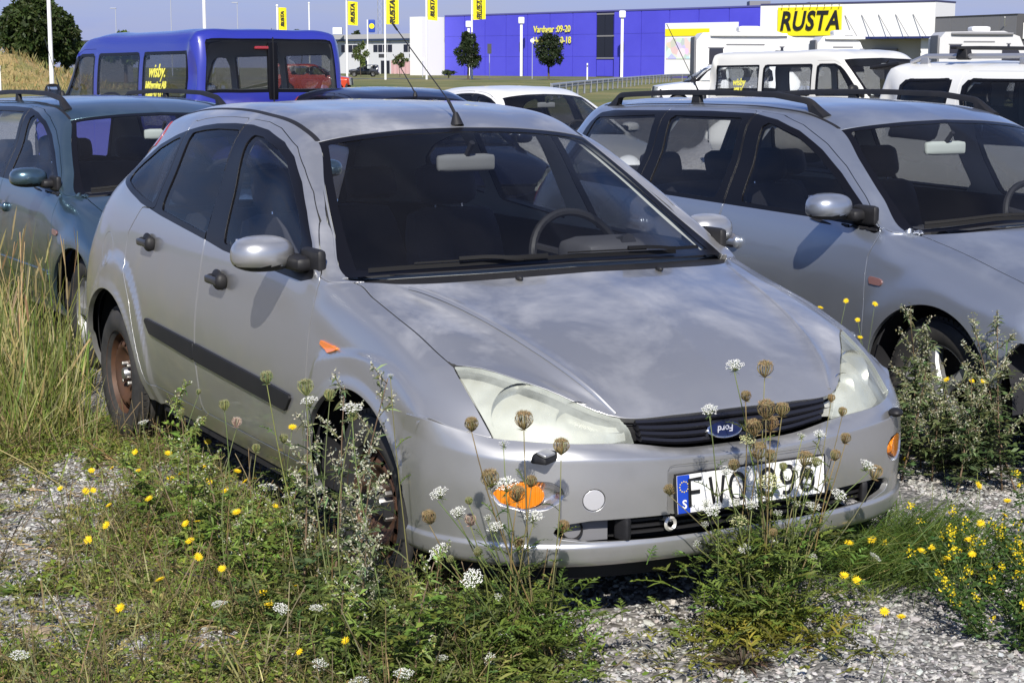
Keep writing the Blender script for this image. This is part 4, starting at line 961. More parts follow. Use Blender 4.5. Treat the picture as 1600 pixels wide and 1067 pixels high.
for (arm0, arm1, b0, b1) in (((8.0, -.12), (8.06, -.40), (8.05, -.13), (8.04, -.66)), ((8.0, .55), (8.06, .20), (8.06, .44), (8.09, -.19))):
    Pb = blade(car, *b0, *b1, .012); Pa = blade(car, *arm0, *arm1, .034)
    wp = vobj('wiper', sweep(Pa, [(-.006, -.006), (.006, -.006), (.003, .005), (-.003, .005)]), WIPE, car)
    vobj('wiper_blade', merge(sweep(Pb, [(-.003, -.008), (.003, -.008), (.0015, .006), (-.0015, .006)]), sweep(Pb[2:-2]+np.array([.004, 0, .012]), [(-.003, -.0025), (.003, -.0025), (.002, .0025), (-.002, .0025)])), WIPE, wp)
ab = np.array([-.93, 0, 1.408])
an = vobj('aerial', merge(xf(lathe([(.026, -.008), (.022, .004), (.013, .03), (.008, .042), (.001, .044)], 16, 'z'), rotm('Y', -.25), ab), tube([ab+[-.008, 0, .03], ab+[-.07, 0, .085]], .006, 8), tube([ab+[-.07, 0, .085], ab+[-.50, 0, .345]], .0022, 6), tube([ab+[-.50, 0, .345], ab+[-.54, 0, .370]], .0042, 6)), BLACK, car)
# number plate
pc = np.array([.868, .0, .4535]); px_ = Vector((-.0, 1, 0)); pz = Vector((-.09, 0, 1)).normalized()
def plate_pt(a, b, c=0.0): return Vector(pc)+px_*a+pz*b+px_.cross(pz)*c
npl = vobj('number_plate', xf(rbox((0, 0, 0), (.005, .53, .118), .0025), rotm('Y', -.09), pc+[.008, 0, 0]), BLACK, car)
vobj('plate_face', xf(rbox((0, 0, 0), (.003, .515, .107), .0015), rotm('Y', -.09), pc+[.0105, 0, 0]), WHITE, npl)
EUB = mat('plate_blue', (.012, .055, .42), .3)
vobj('plate_band', xf(rbox((0, -.236, 0), (.003, .042, .106), .0015), rotm('Y', -.09), pc+[.0112, 0, 0]), EUB, npl)
INK = mat('plate_ink', (.012, .012, .013), .4)
def pm(a, b): return plane_mtx(tuple(plate_pt(a, b, .0145)), px_, pz)
def strokes(parent):
    """plate characters as flat bent bars, 0.078 m tall"""
    G = {'F': ([(0, 0), (0, 1), (.9, 1)], [(0, .53), (.75, .53)]), 'W': ([(0, 1), (.24, 0), (.5, .75), (.76, 0), (1, 1)],),
         'O': ([(.5, 0), (.15, .1), (0, .3), (0, .7), (.15, .9), (.5, 1), (.85, .9), (1, .7), (1, .3), (.85, .1), (.5, 0)],),
         '9': ([(.95, .62), (.75, .42), (.4, .38), (.1, .5), (.02, .72), (.2, .95), (.5, 1), (.8, .95), (.97, .75), (.95, .45), (.75, .12), (.45, 0), (.1, .05)],),
         '6': ([(.05, .38), (.25, .58), (.6, .62), (.9, .5), (.98, .28), (.8, .05), (.5, 0), (.2, .05), (.03, .25), (.05, .55), (.25, .88), (.55, 1), (.9, .95)],)}
    out = []
    for ch, a in (('F', -.195), ('W', -.125), ('O', -.055), ('O', .052), ('9', .122), ('6', .192)):
        for s_ in G[ch]:
            p = [(a+(x-.5)*.046, (y-.5)*.076) for x, y in s_]
            q = np.array([tuple(plate_pt(u_, v_, .0150)) for u_, v_ in p])
            if len(q) > 5: q = hermite(q[:, None, :], [3]*(len(q)-1))[:, 0]
            nrm = np.tile(np.array(px_.cross(pz)), (len(q), 1))
            out.append(sweep(q, [(-.0052, -.0006), (.0052, -.0006), (.0052, .0006), (-.0052, .0006)], U=nrm, S=np.cross(np.gradient(q, axis=0), nrm)))
        vobj('plate_character', merge(*out), INK, parent, smooth_=False); out = []
strokes(npl)
text_obj('plate_country', 'S', .034, WHITE, npl, pm(-.236, -.030), .0004, bold=.0008)
stv = []
for k in range(12):
    a = 2*math.pi*k/12; stv.append(ellipsoid(tuple(plate_pt(-.236+.0145*math.cos(a), .020+.0145*math.sin(a), .0142)), (.0012, .0022, .0022), 6, 4))
vobj('plate_stars', merge(*stv), mat('star_yellow', (.75, .60, .12), .4), npl)
# ------------------------------------------------------------------ estate cars
E_FA = (.015, .30, .392, .378); E_RA = (-2.703, .30, .392, .378)
def estate_disp(H, U, V):
    sidem = smooth(V, 4.8, 5.8); d = np.zeros(U.shape)
    for (cx, cz, a, b) in (E_FA, E_RA):
        r = (np.sqrt(((H[..., 0]-cx)/a)**2+((H[..., 2]-cz)/b)**2)-1)*a
        d += .016*smooth(-r, -.16, -.02)*sidem*smooth(H[..., 2], .2, .4)
    return d
E_DLO = [(-.372, .938), (-.53, .950), (-.77, .960), (-1.51, .970), (-2.22, .980), (-3.0, .995), (-3.30, 1.004), (-3.375, 1.03), (-3.22, 1.29), (-3.13, 1.360), (-2.984, 1.377), (-2.366, 1.390), (-1.97, 1.397), (-1.58, 1.394), (-1.375, 1.370), (-1.18, 1.326), (-.968, 1.248), (-.77, 1.158), (-.567, 1.048), (-.405, .953)]
E_PANES = [[(-.60, .975), (-1.395, .988), (-1.462, 1.362), (-1.36, 1.345), (-1.18, 1.302), (-.985, 1.224), (-.80, 1.140), (-.63, 1.045)],
           [(-1.595, .990), (-2.235, .998), (-2.295, 1.367), (-1.635, 1.372)],
           [(-2.405, 1.004), (-3.28, 1.022), (-3.13, 1.335), (-2.445, 1.366)]]
E_DOORS = [('front_door', [(-.362, .942), (-.40, .83), (-.392, .645), (-.385, .50), (-.44, .335), (-1.545, .335), (-1.54, .64), (-1.535, .85), (-1.517, .975), (-1.55, 1.2), (-1.575, 1.412), (-1.40, 1.398), (-1.19, 1.352), (-.97, 1.275), (-.77, 1.185), (-.56, 1.068), (-.40, .968)]),
           ('rear_door', [(-1.527, .975), (-1.545, .85), (-1.55, .64), (-1.555, .335), (-2.22, .335), (-2.29, .44), (-2.40, .63), (-2.47, .76), (-2.475, .88), (-2.345, .985), (-2.36, 1.2), (-2.375, 1.408), (-1.97, 1.415), (-1.585, 1.412), (-1.56, 1.2)])]
def simple_bumper(root, net, arch, pm, st=.02, plan=None, zlow=.30):
    """plain wrap-round bumper hung on the nose line of a body net"""
    top = [np.array(p) for p in net[0][:7]]; hwid = net[0][8][1]
    xf_ = top[0][0]+.045; k = len(top)-1; rows = []
    P = [(xf_, 0), (xf_-.012, top[1][1]), (xf_-.05, top[2][1]+.03), (xf_-.125, top[3][1]+.04), (xf_-.24, top[4][1]+.045), (xf_-.33, top[5][1]+.035), (xf_-.42, hwid), (net[0][8][0]+.01, hwid+.004)]
    top = top+[np.array((net[0][7][0]-.04, hwid-.002, top[6][2]))]; zt = top[0][2]
    for i, (t, q) in enumerate(zip(top, P)):
        a = np.array(P[max(i-1, 0)]); b = np.array(P[min(i+1, 7)]); d = b-a; n2 = np.array([d[1], -d[0]]); n2 /= np.linalg.norm(n2)
        if i == 0: n2 = np.array([1., 0])
        f = lambda o, z: (q[0]+n2[0]*o, q[1]+n2[1]*o if i else 0., z)
        rows.append([tuple(t), tuple(np.array([t[0]*.4+q[0]*.6, t[1]*.4+q[1]*.6, t[2]-.03])), f(0, zt-.09), f(.004, zt-.17), f(-.004, zlow+.05), f(-.02, zlow-.03), f(-.12, zlow-.05)])
    B = grid_mesh(rows, st, sym='u'); _, B = cut(B, arch_field(*arch)(B)); _, B = cut(B, .003-B.A[:, 7]*B.A[:, 9])
    fb = pobj('front_bumper', flange(both(B), .018), pm, root)
    return fb, B
def lamps(root, lamp, gri, m_grille=None):
    for f in (lambda m: m, mirror):
        lo = pobj('headlight', flange(offset(f(lamp), .001), .012), LENS, root); pobj('lamp_housing', offset(f(lamp), -.05), HOUS, lo)
    pobj('grille', offset(both(gri), -.025), m_grille or BLACK, root)
def roof_rail(root, x0, x1, y, zf, h=.052, lead=.16, r=.014):
    """raised rail: broad tapering front foot, slim bar, rear foot, one post; zf(x) height of the roof"""
    xs = np.concatenate([np.linspace(x0, x0-lead, 8), np.linspace(x0-lead, x1+.14, 22)[1:], np.linspace(x1+.14, x1, 7)[1:]])
    up = np.minimum(smooth(x0-xs, -.005, lead), smooth(xs-x1, -.005, .14))*h
    P = np.stack([xs, np.full(len(xs), y), np.array([zf(x) for x in xs])+up-.004], 1)
    V, F = sweep(P, [(-.022, -.012), (.022, -.012), (.020, .008), (.008, .016), (-.008, .016), (-.020, .008)])
    V = V.reshape(len(P), 6, 3); k = smooth(x0-xs, 0, lead*.9)
    for i in range(len(P)): V[i, :, 1] = P[i, 1]+(V[i, :, 1]-P[i, 1])*(1.35-.6*k[i]); V[i, :2, 2] -= (1-k[i])*.01
    V[:, :2, 2] -= np.where(up < h*.9, up*.75, 0)[:, None]
    o = vobj('roof_rail', (V.reshape(-1, 3), F), BLACK, root, sharp=50)
    xp = x0*.45+x1*.55; vobj('rail_post', xf(rbox((0, 0, 0), (.09, .03, h+.02), .008, taper=(.4, .2)), None, (xp, y, zf(xp)+h*.42)), BLACK, o)
    return o
def build_estate(name, label, pm, loc, yaw, z=0.0, trim=None):
    sp = dict(name=name, label=label, paint=pm, net=ESTATE_NET, disp=estate_disp, arches=[E_FA, E_RA], dlo=E_DLO, panes=E_PANES, doors=E_DOORS, back=(17.15, 18.8, 2.4), belt=.96, hw=.82, step=.022, door_v=3.05,
        fender=[(-.10, 1.0), (-.366, 1.0), (-.366, .942), (-.404, .83), (-.396, .645), (-.389, .50), (-.444, .335), (-.3, .1), (1.0, .1), (1.0, 1.0)], frit=.12,
        cuts=[('tail_lamp', lambda m: par(m, 18.1, 19.6, 3.6, 6.6), REDL, .003)],
        overlays=[('roof_moulding', lambda m: par(m, 11.03, 16.6, 1.97, 2.10), BLACK, .0012, .005), ('belt_moulding', lambda m: side(m, [(-.38, .935), (-.38, .944), (-3.3, 1.010), (-3.3, 1.001)], .002, 4), BLACK, .006, .008),
                  ('side_marker', lambda m: side(m, [(-.37, .752), (-.285, .745), (-.285, .715), (-.37, .722)], .012, 5), mat('smoked_marker', (.20, .10, .09), .2, coat=1), .006, .008),
                  ('rub_strip', lambda m: side(m, [(-.45, .50), (-.45, .44), (-1.535, .44), (-1.535, .50)], .008, 5), pm, .010, .012),
                  ('rub_strip', lambda m: side(m, [(-1.56, .50), (-1.56, .44), (-2.28, .44), (-2.30, .50)], .008, 5), pm, .010, .012)],
        cabin=dict(dash=-.32, belt=.95, hw=.78, seat=-1.42, rear=-2.28, tail=-3.5, drv=1, mir=(-.92, 1.245), mirmat=mat('pale_mirror_back', (.42, .46, .44), .4)))
    r, full, lamp, gri = build_car(sp)
    lamps(r, lamp, gri); fb, _ = simple_bumper(r, ESTATE_NET, E_FA, pm)
    ft = np.array([p[2] for p in ESTATE_NET[11:18]], float); o = np.argsort(ft[:, 0])
    for sg in (-1, 1): roof_rail(r, -1.15, -3.16, sg*.505, lambda x: float(np.interp(x, ft[o, 0], ft[o, 2]))+.010)
    for x in (.0, -2.703):
        for sg in (-1, 1): wheel(r, x, sg*.795, .315, .205, .20, 'alloy', steer=.0, zc=.312)
    mirror_pod(r, (-.50, -.81, .985), (-.575, -.925, 1.025), (.090, .105, .062), pm, -1); mirror_pod(r, (-.50, .81, .985), (-.575, .925, 1.025), (.090, .105, .062), pm, 1)
    for x, zz in ((-1.40, .805), (-2.26, .825)):
        for sg in (-1, 1): handle(r, (x, sg*.855, zz), pm)
    vobj('underbody', merge(box(-3.5, .62, -.62, .62, .20, .24), box(-2.2, -.45, -.76, .76, .21, .25)), HOLE, r)
    vobj('aerial', merge(xf(rbox((0, 0, 0), (.10, .04, .05), .018, taper=(.4, .3)), None, (-3.0, 0, 1.455)), tube([(-3.02, 0, 1.47), (-3.10, 0, 1.56)], .005, 6), tube([(-3.10, 0, 1.56), (-3.38, 0, 1.86)], .0022, 6)), BLACK, r)
    e = full
    def sp_pt(u, y, h):
        v_ = np.abs(e.A[:, 1]+abs(y))+np.abs(e.A[:, 6]-u)*.5; i = np.argmin(v_); p = e.A[i, :3].copy(); p[1] = y; return p+np.array([e.A[i, 3], 0, e.A[i, 5]])*h
    for (a0, a1) in (((8.02, -.15), (8.10, -.66)), ((8.02, .55), (8.12, -.06))):
        P_ = np.array([sp_pt(u, y, .020) for u, y in zip(np.linspace(a0[0], a1[0], 9), np.linspace(a0[1], a1[1], 9))]); P_ = np.concatenate([P_[:1], .25*P_[:-2]+.5*P_[1:-1]+.25*P_[2:], P_[-1:]])
        w1 = vobj('wiper', sweep(P_+[0, 0, .012], [(-.006, -.006), (.006, -.006), (.003, .005), (-.003, .005)]), WIPE, r)
        vobj('wiper_blade', sweep(P_-[0, 0, .004], [(-.005, -.008), (.005, -.008), (.003, .008), (-.003, .008)]), WIPE, w1)
    r.location = (loc[0], loc[1], z); r.rotation_euler = (0, 0, yaw)
    return r
build_estate('estate_car', 'silvery blue estate car with black roof rails parked right beside the silver hatchback', paint('ice_blue_lacquer', (.38, .41, .46), (.46, .48, .52), .3, metal=.75, rough=.31, coat=.9, dirt=.35), (-.41775, 2.7297), -.042639)
build_estate('estate_car', 'green grey estate car with roof rails standing in long grass behind the silver hatchback', paint('green_grey_lacquer', (.090, .150, .185), (.14, .18, .20), .3, metal=.8, rough=.28, coat=.9, dirt=.35), (-4.617, .396), .03259, -.045)
# ------------------------------------------------------------------ cars of the second row
def simple_hatch(name, label, pm, loc, yaw, z, aerial=True, trim=None):
    sp = dict(name=name, label=label, paint=pm, net=HATCH_NET, arches=[F_ARCH, R_ARCH], dlo=H_DLO, panes=H_PANES, doors=H_DOORS, back=(17.15, 18.7, 2.3), belt=.95, hw=.80, step=.045,
        fender=spec['fender'], cuts=[('tail_lamp', spec['cuts'][1][1], REDL, .004)], cabin=dict(spec['cabin'], rhr=False))
    r, full, lamp, gri = build_car(sp); lamps(r, lamp, gri); simple_bumper(r, HATCH_NET, F_ARCH, pm, .035)
    for x in (.0, -2.59):
        for sg in (-1, 1): wheel(r, x, sg*.79, .30, .19, .19, 'alloy', zc=.298, lod=1)
    for sg in (-1, 1): mirror_pod(r, (-.43, sg*.80, .985), (-.455, sg*.905, 1.012), (.088, .108, .066), pm, sg)
    vobj('underbody', box(-3.0, .6, -.62, .62, .20, .24), HOLE, r)
    if aerial: vobj('aerial', merge(xf(lathe([(.026, -.008), (.013, .03), (.001, .044)], 12, 'z'), None, (-.93, 0, 1.408)), tube([(-.94, 0, 1.44), (-1.02, 0, 1.50), (-1.42, 0, 1.80)], [.008, .006, .003], 6)), BLACK, r)
    r.location = (*loc, z); r.rotation_euler = (0, 0, yaw); return r
simple_hatch('parked_car', 'dark navy car with a roof aerial just behind the silver hatchback roof', paint('navy_lacquer', (.012, .014, .035), None, 0, metal=.3, rough=.3, coat=.9, dirt=.1), (-9.28, 4.36), 0.0, -.075)
WHITEP = paint('white_lacquer', (.72, .72, .70), None, 0, metal=0, rough=.4, coat=.7, dirt=.2)
simple_hatch('parked_car', 'white car with an inner mirror showing between the silver hatchback and the blue estate', WHITEP, (-11.65, 7.18), .02, -.10, aerial=False)

def van_net(L):
    """boxy body from a few sizes: half net with the same stations and rows as the cars"""
    n, hf, hr, wb, wt, roof, tail, hw, bz, by, ry, rz, wz, wy = (L[k] for k in ('nose', 'hf', 'hr', 'wb', 'wt', 'roof', 'tail', 'hw', 'bz', 'by', 'ry', 'rz', 'wz', 'wy'))
    low = lambda x, s=1.0: [(x, hw*s, bz-.20), (x, hw*s, .75), (x, hw*s-.005, .52), (x, hw*s-.02, .38), (x, hw*s-.07, .27)]
    net = []
    def hood(x, z, k, s): return [(x, 0, z), (x-.01, .28, z-.006), (x-.03, .48*k, z-.012), (x-.07, .64*k, z-.02), (x-.12, .76*k, z-.03), (x-.16, (hw-.07)*s, z-.06), (x-.18, (hw-.02)*s, z-.12)]+low(x-.22, s)
    net.append([(n, 0, .58), (n-.01, .28, .58), (n-.03, .5, .58), (n-.07, .66, .58), (n-.13, .76, .585), (n-.21, hw-.07, .59), (n-.28, hw-.03, .60)]+[(n-.33, hw-.01, .57), (n-.36, hw-.005, .5), (n-.38, hw-.005, .42), (n-.39, hw-.01, .36), (n-.39, hw-.03, .28)])
    net.append(hood(n-.01, hf*.5+.29, 1, .985)); net.append(hood(n-.05, hf, 1, .99))
    for t in (.25, .5, .72, .9, 1.0): x = n-.05+(hr[0]-n+.05)*t; net.append(hood(x, hf+(hr[1]-hf)*(t**.8), 1, .99+.01*t))
    for t in (0, .33, .67, 1.0):
        x = wb[0]+(wt[0]-wb[0])*t; z = wb[1]+(wt[1]-wb[1])*t; yb = .80*by/.9; y2 = yb+(ry-.03-yb)*t; dx = .20*(1-t)+.06*t
        net.append([(x, 0, z+.02*t*(1-t)*4), (x-.02, .32, z-.008), (x-dx, y2, z-.03), (x-dx-.03, y2+.03, z-.035), (x-dx-.05, y2+.05, max(z-.06, bz-.01)), (x-dx-.06, by+(wy-by)*t*.55, bz+(wz-bz)*t*.5), (x-dx-.07, by+.004, bz-.03+.03*t)]+low(x-dx-.07))
    xs = np.concatenate([[wt[0]-.16], np.linspace(wt[0]-.5, tail+.32, 4)])
    for i, x in enumerate(xs):
        r_ = roof-(.05 if i == 0 else .0)
        net.append([(x, 0, r_), (x, .32, r_-.010), (x, ry-.10, r_-.030), (x, ry-.02, r_-.065), (x, wy, wz+.02), (x, (wy+by)/2+.012, (wz+bz)/2), (x, by, bz)]+low(x))
    for x, dz, s in ((tail+.10, -.03, 1.0), (tail+.02, -.20, .995), (tail-.005, -.60, .985), (tail-.01, -1.0, .975), (tail, -1.45, .96)):
        z = roof+dz; k = max(0, min(1, (z-bz)/(wz-bz))); yy = by+(wy-by)*k if z > bz else hw
        e = max(z, .33)
        net.append([(x, 0, e), (x, .32, e-.004), (x+.01, (yy-.12)*s, e-.012), (x+.02, (yy-.07)*s, e-.02), (x+.035, (yy-.035)*s, e-.03), (x+.06, (yy-.010)*s, min(e-.06, (wz+bz)/2)), (x+.085, yy*s if z < bz else by*s, min(bz, e-.08))]+[(x+.10, hw*s, min(bz-.2, e-.10)), (x+.10, hw*s, min(.75, e-.05-.06)), (x+.10, hw*s-.005, min(.52, e-.09)), (x+.10, hw*s-.02, min(.38, e-.04)), (x+.10, hw*s-.07, .27)])
    return net
def build_van(name, label, pm, L, pos, yaw, z=0.0, pitch=0.0, group=None):
    net = van_net(L); xw = L['wheelbase']; FA = (0, .33, .40, .40); RA = (-xw, .33, .40, .40)
    sp = dict(name=name, label=label, paint=pm, net=net, arches=[FA, RA], dlo=L['dlo'], panes=L['panes'], doors=L['doors'], back=L['back'], belt=L['bz'], hw=L['hw']-.03, step=L.get('step', .045), door_v=2.6,
        fender=[(L['doorx'], 1.6), (L['doorx'], .1), (1.2, .1), (1.2, 1.6)], pane=L.get('pane', PANE), pane2=L.get('pane2', L.get('pane', PANE)), overlays=L.get('over', ()), cuts=L.get('cuts', ()),
        cabin=dict(dash=L['wb'][0]-.10, belt=L['bz']-.02, hw=L['by']-.06, seat=L['wb'][0]-1.05, rear=-xw+.35, tail=L['tail']+.3, drv=1, mir=(L['wt'][0]+.10, L['wt'][1]-.12), rhr=False))
    r, full, lamp, gri = build_car(sp); lamps(r, lamp, gri); simple_bumper(r, net, FA, L.get('bump', BLACK), .035, zlow=.34)
    for x in (0, -xw):
        for sg in (-1, 1): wheel(r, x, sg*(L['hw']-.06), .33, .20, .20, 'alloy', zc=.33, lod=1)
    for sg in (-1, 1): mirror_pod(r, (L['doorx']-.12, sg*(L['by']-.01), L['bz']+.06), (L['doorx']-.14, sg*(L['by']+.11), L['bz']+.12), (.07, .10, .11), BLACK, sg)
    vobj('underbody', box(L['tail']+.25, .6, -.62, .62, .24, .30), HOLE, r)
    t = L['tail']; vobj('rear_bumper', merge(rbox((t+.0, 0, .50), (.16, L['hw']*1.9, .20), .05)), L.get('bump', BLACK), r)
    r.location = (*pos, z); r.rotation_euler = (0, pitch, yaw)
    return r, full
VAN = dict(nose=.86, hf=.98, hr=(.22, 1.14), wb=(.10, 1.20), wt=(-.62, 1.80), roof=1.94, tail=-3.88, hw=.92, bz=1.14, by=.905, ry=.825, rz=1.86, wz=1.70, wy=.85, wheelbase=2.92, doorx=-.12,
    back=(17.45, 19.15, 2.35),
    dlo=[[(-.22, 1.19), (-1.22, 1.19), (-1.22, 1.71), (-.82, 1.71), (-.66, 1.66)], [(-1.31, 1.19), (-2.47, 1.19), (-2.47, 1.71), (-1.31, 1.71)], [(-2.56, 1.19), (-3.65, 1.19), (-3.65, 1.71), (-2.56, 1.71)]],
    panes=[[(-.40, 1.21), (-1.18, 1.21), (-1.18, 1.68), (-.84, 1.68), (-.72, 1.62)], [(-1.34, 1.21), (-2.44, 1.21), (-2.44, 1.68), (-1.34, 1.68)], [(-2.58, 1.21), (-3.62, 1.21), (-3.62, 1.68), (-2.58, 1.68)]],
    doors=[('front_door', [(-.13, 1.13), (-.15, .45), (-.42, .40), (-1.25, .40), (-1.25, 1.76), (-.86, 1.76), (-.66, 1.70), (-.16, 1.17)])])
SUV = dict(nose=.84, hf=.96, hr=(-.18, 1.10), wb=(-.25, 1.13), wt=(-.95, 1.56), roof=1.69, tail=-3.42, hw=.90, bz=1.07, by=.87, ry=.74, rz=1.62, wz=1.57, wy=.765, wheelbase=2.62, doorx=-.40,
    back=(16.9, 18.5, 2.2), pane2=DARKPANE,
    dlo=[[(-.50, 1.11), (-1.46, 1.11), (-1.46, 1.57), (-1.12, 1.57), (-.94, 1.50)], [(-1.56, 1.11), (-2.34, 1.11), (-2.46, 1.40), (-2.44, 1.57), (-1.53, 1.57)], [(-2.63, 1.11), (-3.16, 1.13), (-3.09, 1.56), (-2.55, 1.57)]],
    panes=[[(-.66, 1.13), (-1.42, 1.13), (-1.42, 1.55), (-1.16, 1.55), (-1.0, 1.48)], [(-1.60, 1.13), (-2.30, 1.13), (-2.42, 1.40), (-2.40, 1.55), (-1.56, 1.55)], [(-2.66, 1.13), (-3.12, 1.15), (-3.05, 1.54), (-2.58, 1.55)]],
    doors=[('front_door', [(-.42, 1.06), (-.44, .45), (-.46, .38), (-1.50, .38), (-1.50, 1.62), (-1.14, 1.62), (-.94, 1.56), (-.50, 1.13)]), ('rear_door', [(-1.51, .38), (-2.12, .38), (-2.26, .62), (-2.44, .80), (-2.50, 1.2), (-2.47, 1.62), (-1.51, 1.62)])])
BLUE = paint('deep_blue_lacquer', (.024, .032, .30), None, 0, metal=.05, rough=.35, coat=.9, dirt=.15)
v1, vf = build_van('minibus', 'deep blue minibus seen from behind with yellow lettering on its side window', BLUE, dict(VAN, bump=BLACK), (-16.22, 3.316), R_(186.6), .02, R_(.5))
CREAM = paint('cream_lacquer', (.66, .65, .60), None, 0, metal=0, rough=.4, coat=.6, dirt=.15)
v2, _ = build_van('minibus', 'cream white minibus with three side windows behind the blue estate roof', CREAM, dict(VAN, bump=CREAM), (-16.22, 16.08), R_(5.8), -.03, R_(-.8))
v3, _ = build_van('off_roader', 'white off road car with black crossbars on its silver roof rails', paint('chalk_lacquer', (.70, .70, .67), None, 0, metal=0, rough=.42, coat=.6, dirt=.2), dict(SUV, bump=BLACK), (-2.10, 6.75), 0.0, -.03)
# rear doors of the blue minibus: centre post, joint, lamps, lettering
for sg in (-1, 1):
    vobj('tail_lamp', rbox((-3.885, sg*.80, 1.02), (.05, .13, .34), .02), REDL, v1)
vobj('door_post', rbox((-3.875, 0, 1.50), (.05, .12, .60), .02), FRIT, v1); vobj('door_joint', rbox((-3.895, 0, 1.30), (.012, .012, 1.1), .002), BLACK, v1)
vobj('brake_lamp', rbox((-3.875, .12, 1.74), (.04, .17, .035), .012), REDL, v1)
YEL = mat('yellow_print', (.80, .74, .10), .5)
# local frame of the left side: x forward, seen from the left the text runs from front to tail
for (t, s, zz) in (('wisby.', .20, 1.50), ('bilthyrning AB', .105, 1.355), ('0498 21 21 2', .10, 1.235)):
    text_obj('lettering', t, s, YEL, v1, plane_mtx((-3.02, .925-(zz-1.45)*.155, zz), (-1, 0, 0), (0, -.16, 1)), .002, shear=.15 if s > .15 else 0, bold=.003, sx=.86)
for (t, s, zz) in (('wisby', .17, 1.42), ('0498 21', .08, 1.30)):
    text_obj('lettering', t, s, YEL, v2, plane_mtx((-3.0, -.915+(zz-1.45)*.155, zz), (1, 0, 0), (0, .16, 1)), .002, bold=.003, sx=.8)
for k in range(6): vobj('vent_slat', rbox((-3.57, -.872-(-.05+.02*k)*0+(1.30+.06*k-1.45)*.155, 1.30+.06*k), (.13, .015, .018), .006), BLACK, v2)
# roof load bars of the off-roader
ft = lambda x: 1.655
for sg in (-1, 1):
    vobj('roof_rail', merge(tube([(-.95, sg*.60, 1.68), (-1.05, sg*.60, 1.725), (-3.05, sg*.60, 1.725), (-3.2, sg*.60, 1.68)], .019, 8), *[rbox((x, sg*.60, 1.69), (.09, .035, .07), .012) for x in (-1.05, -2.05, -3.05)]), mat('rail_silver', (.5, .5, .51), .35, .7), v3)
for x in (-1.55, -2.65):
    b = vobj('load_bar', merge(rbox((x, 0, 1.785), (.075, 1.42, .028), .012)), BLACK, v3)
    for sg in (-1, 1): vobj('bar_foot', rbox((x, sg*.60, 1.74), (.13, .07, .085), .02, taper=(.35, .1)), BLACK, b)
vobj('tail_spoiler', xf(rbox((0, 0, 0), (.34, 1.30, .04), .018), rotm('Y', -.10), (-3.46, 0, 1.655)), BLACK, v3)
vobj('aerial', tube([(-2.05, 0, 1.70), (-2.30, 0, 1.98)], .004, 6), BLACK, v3)
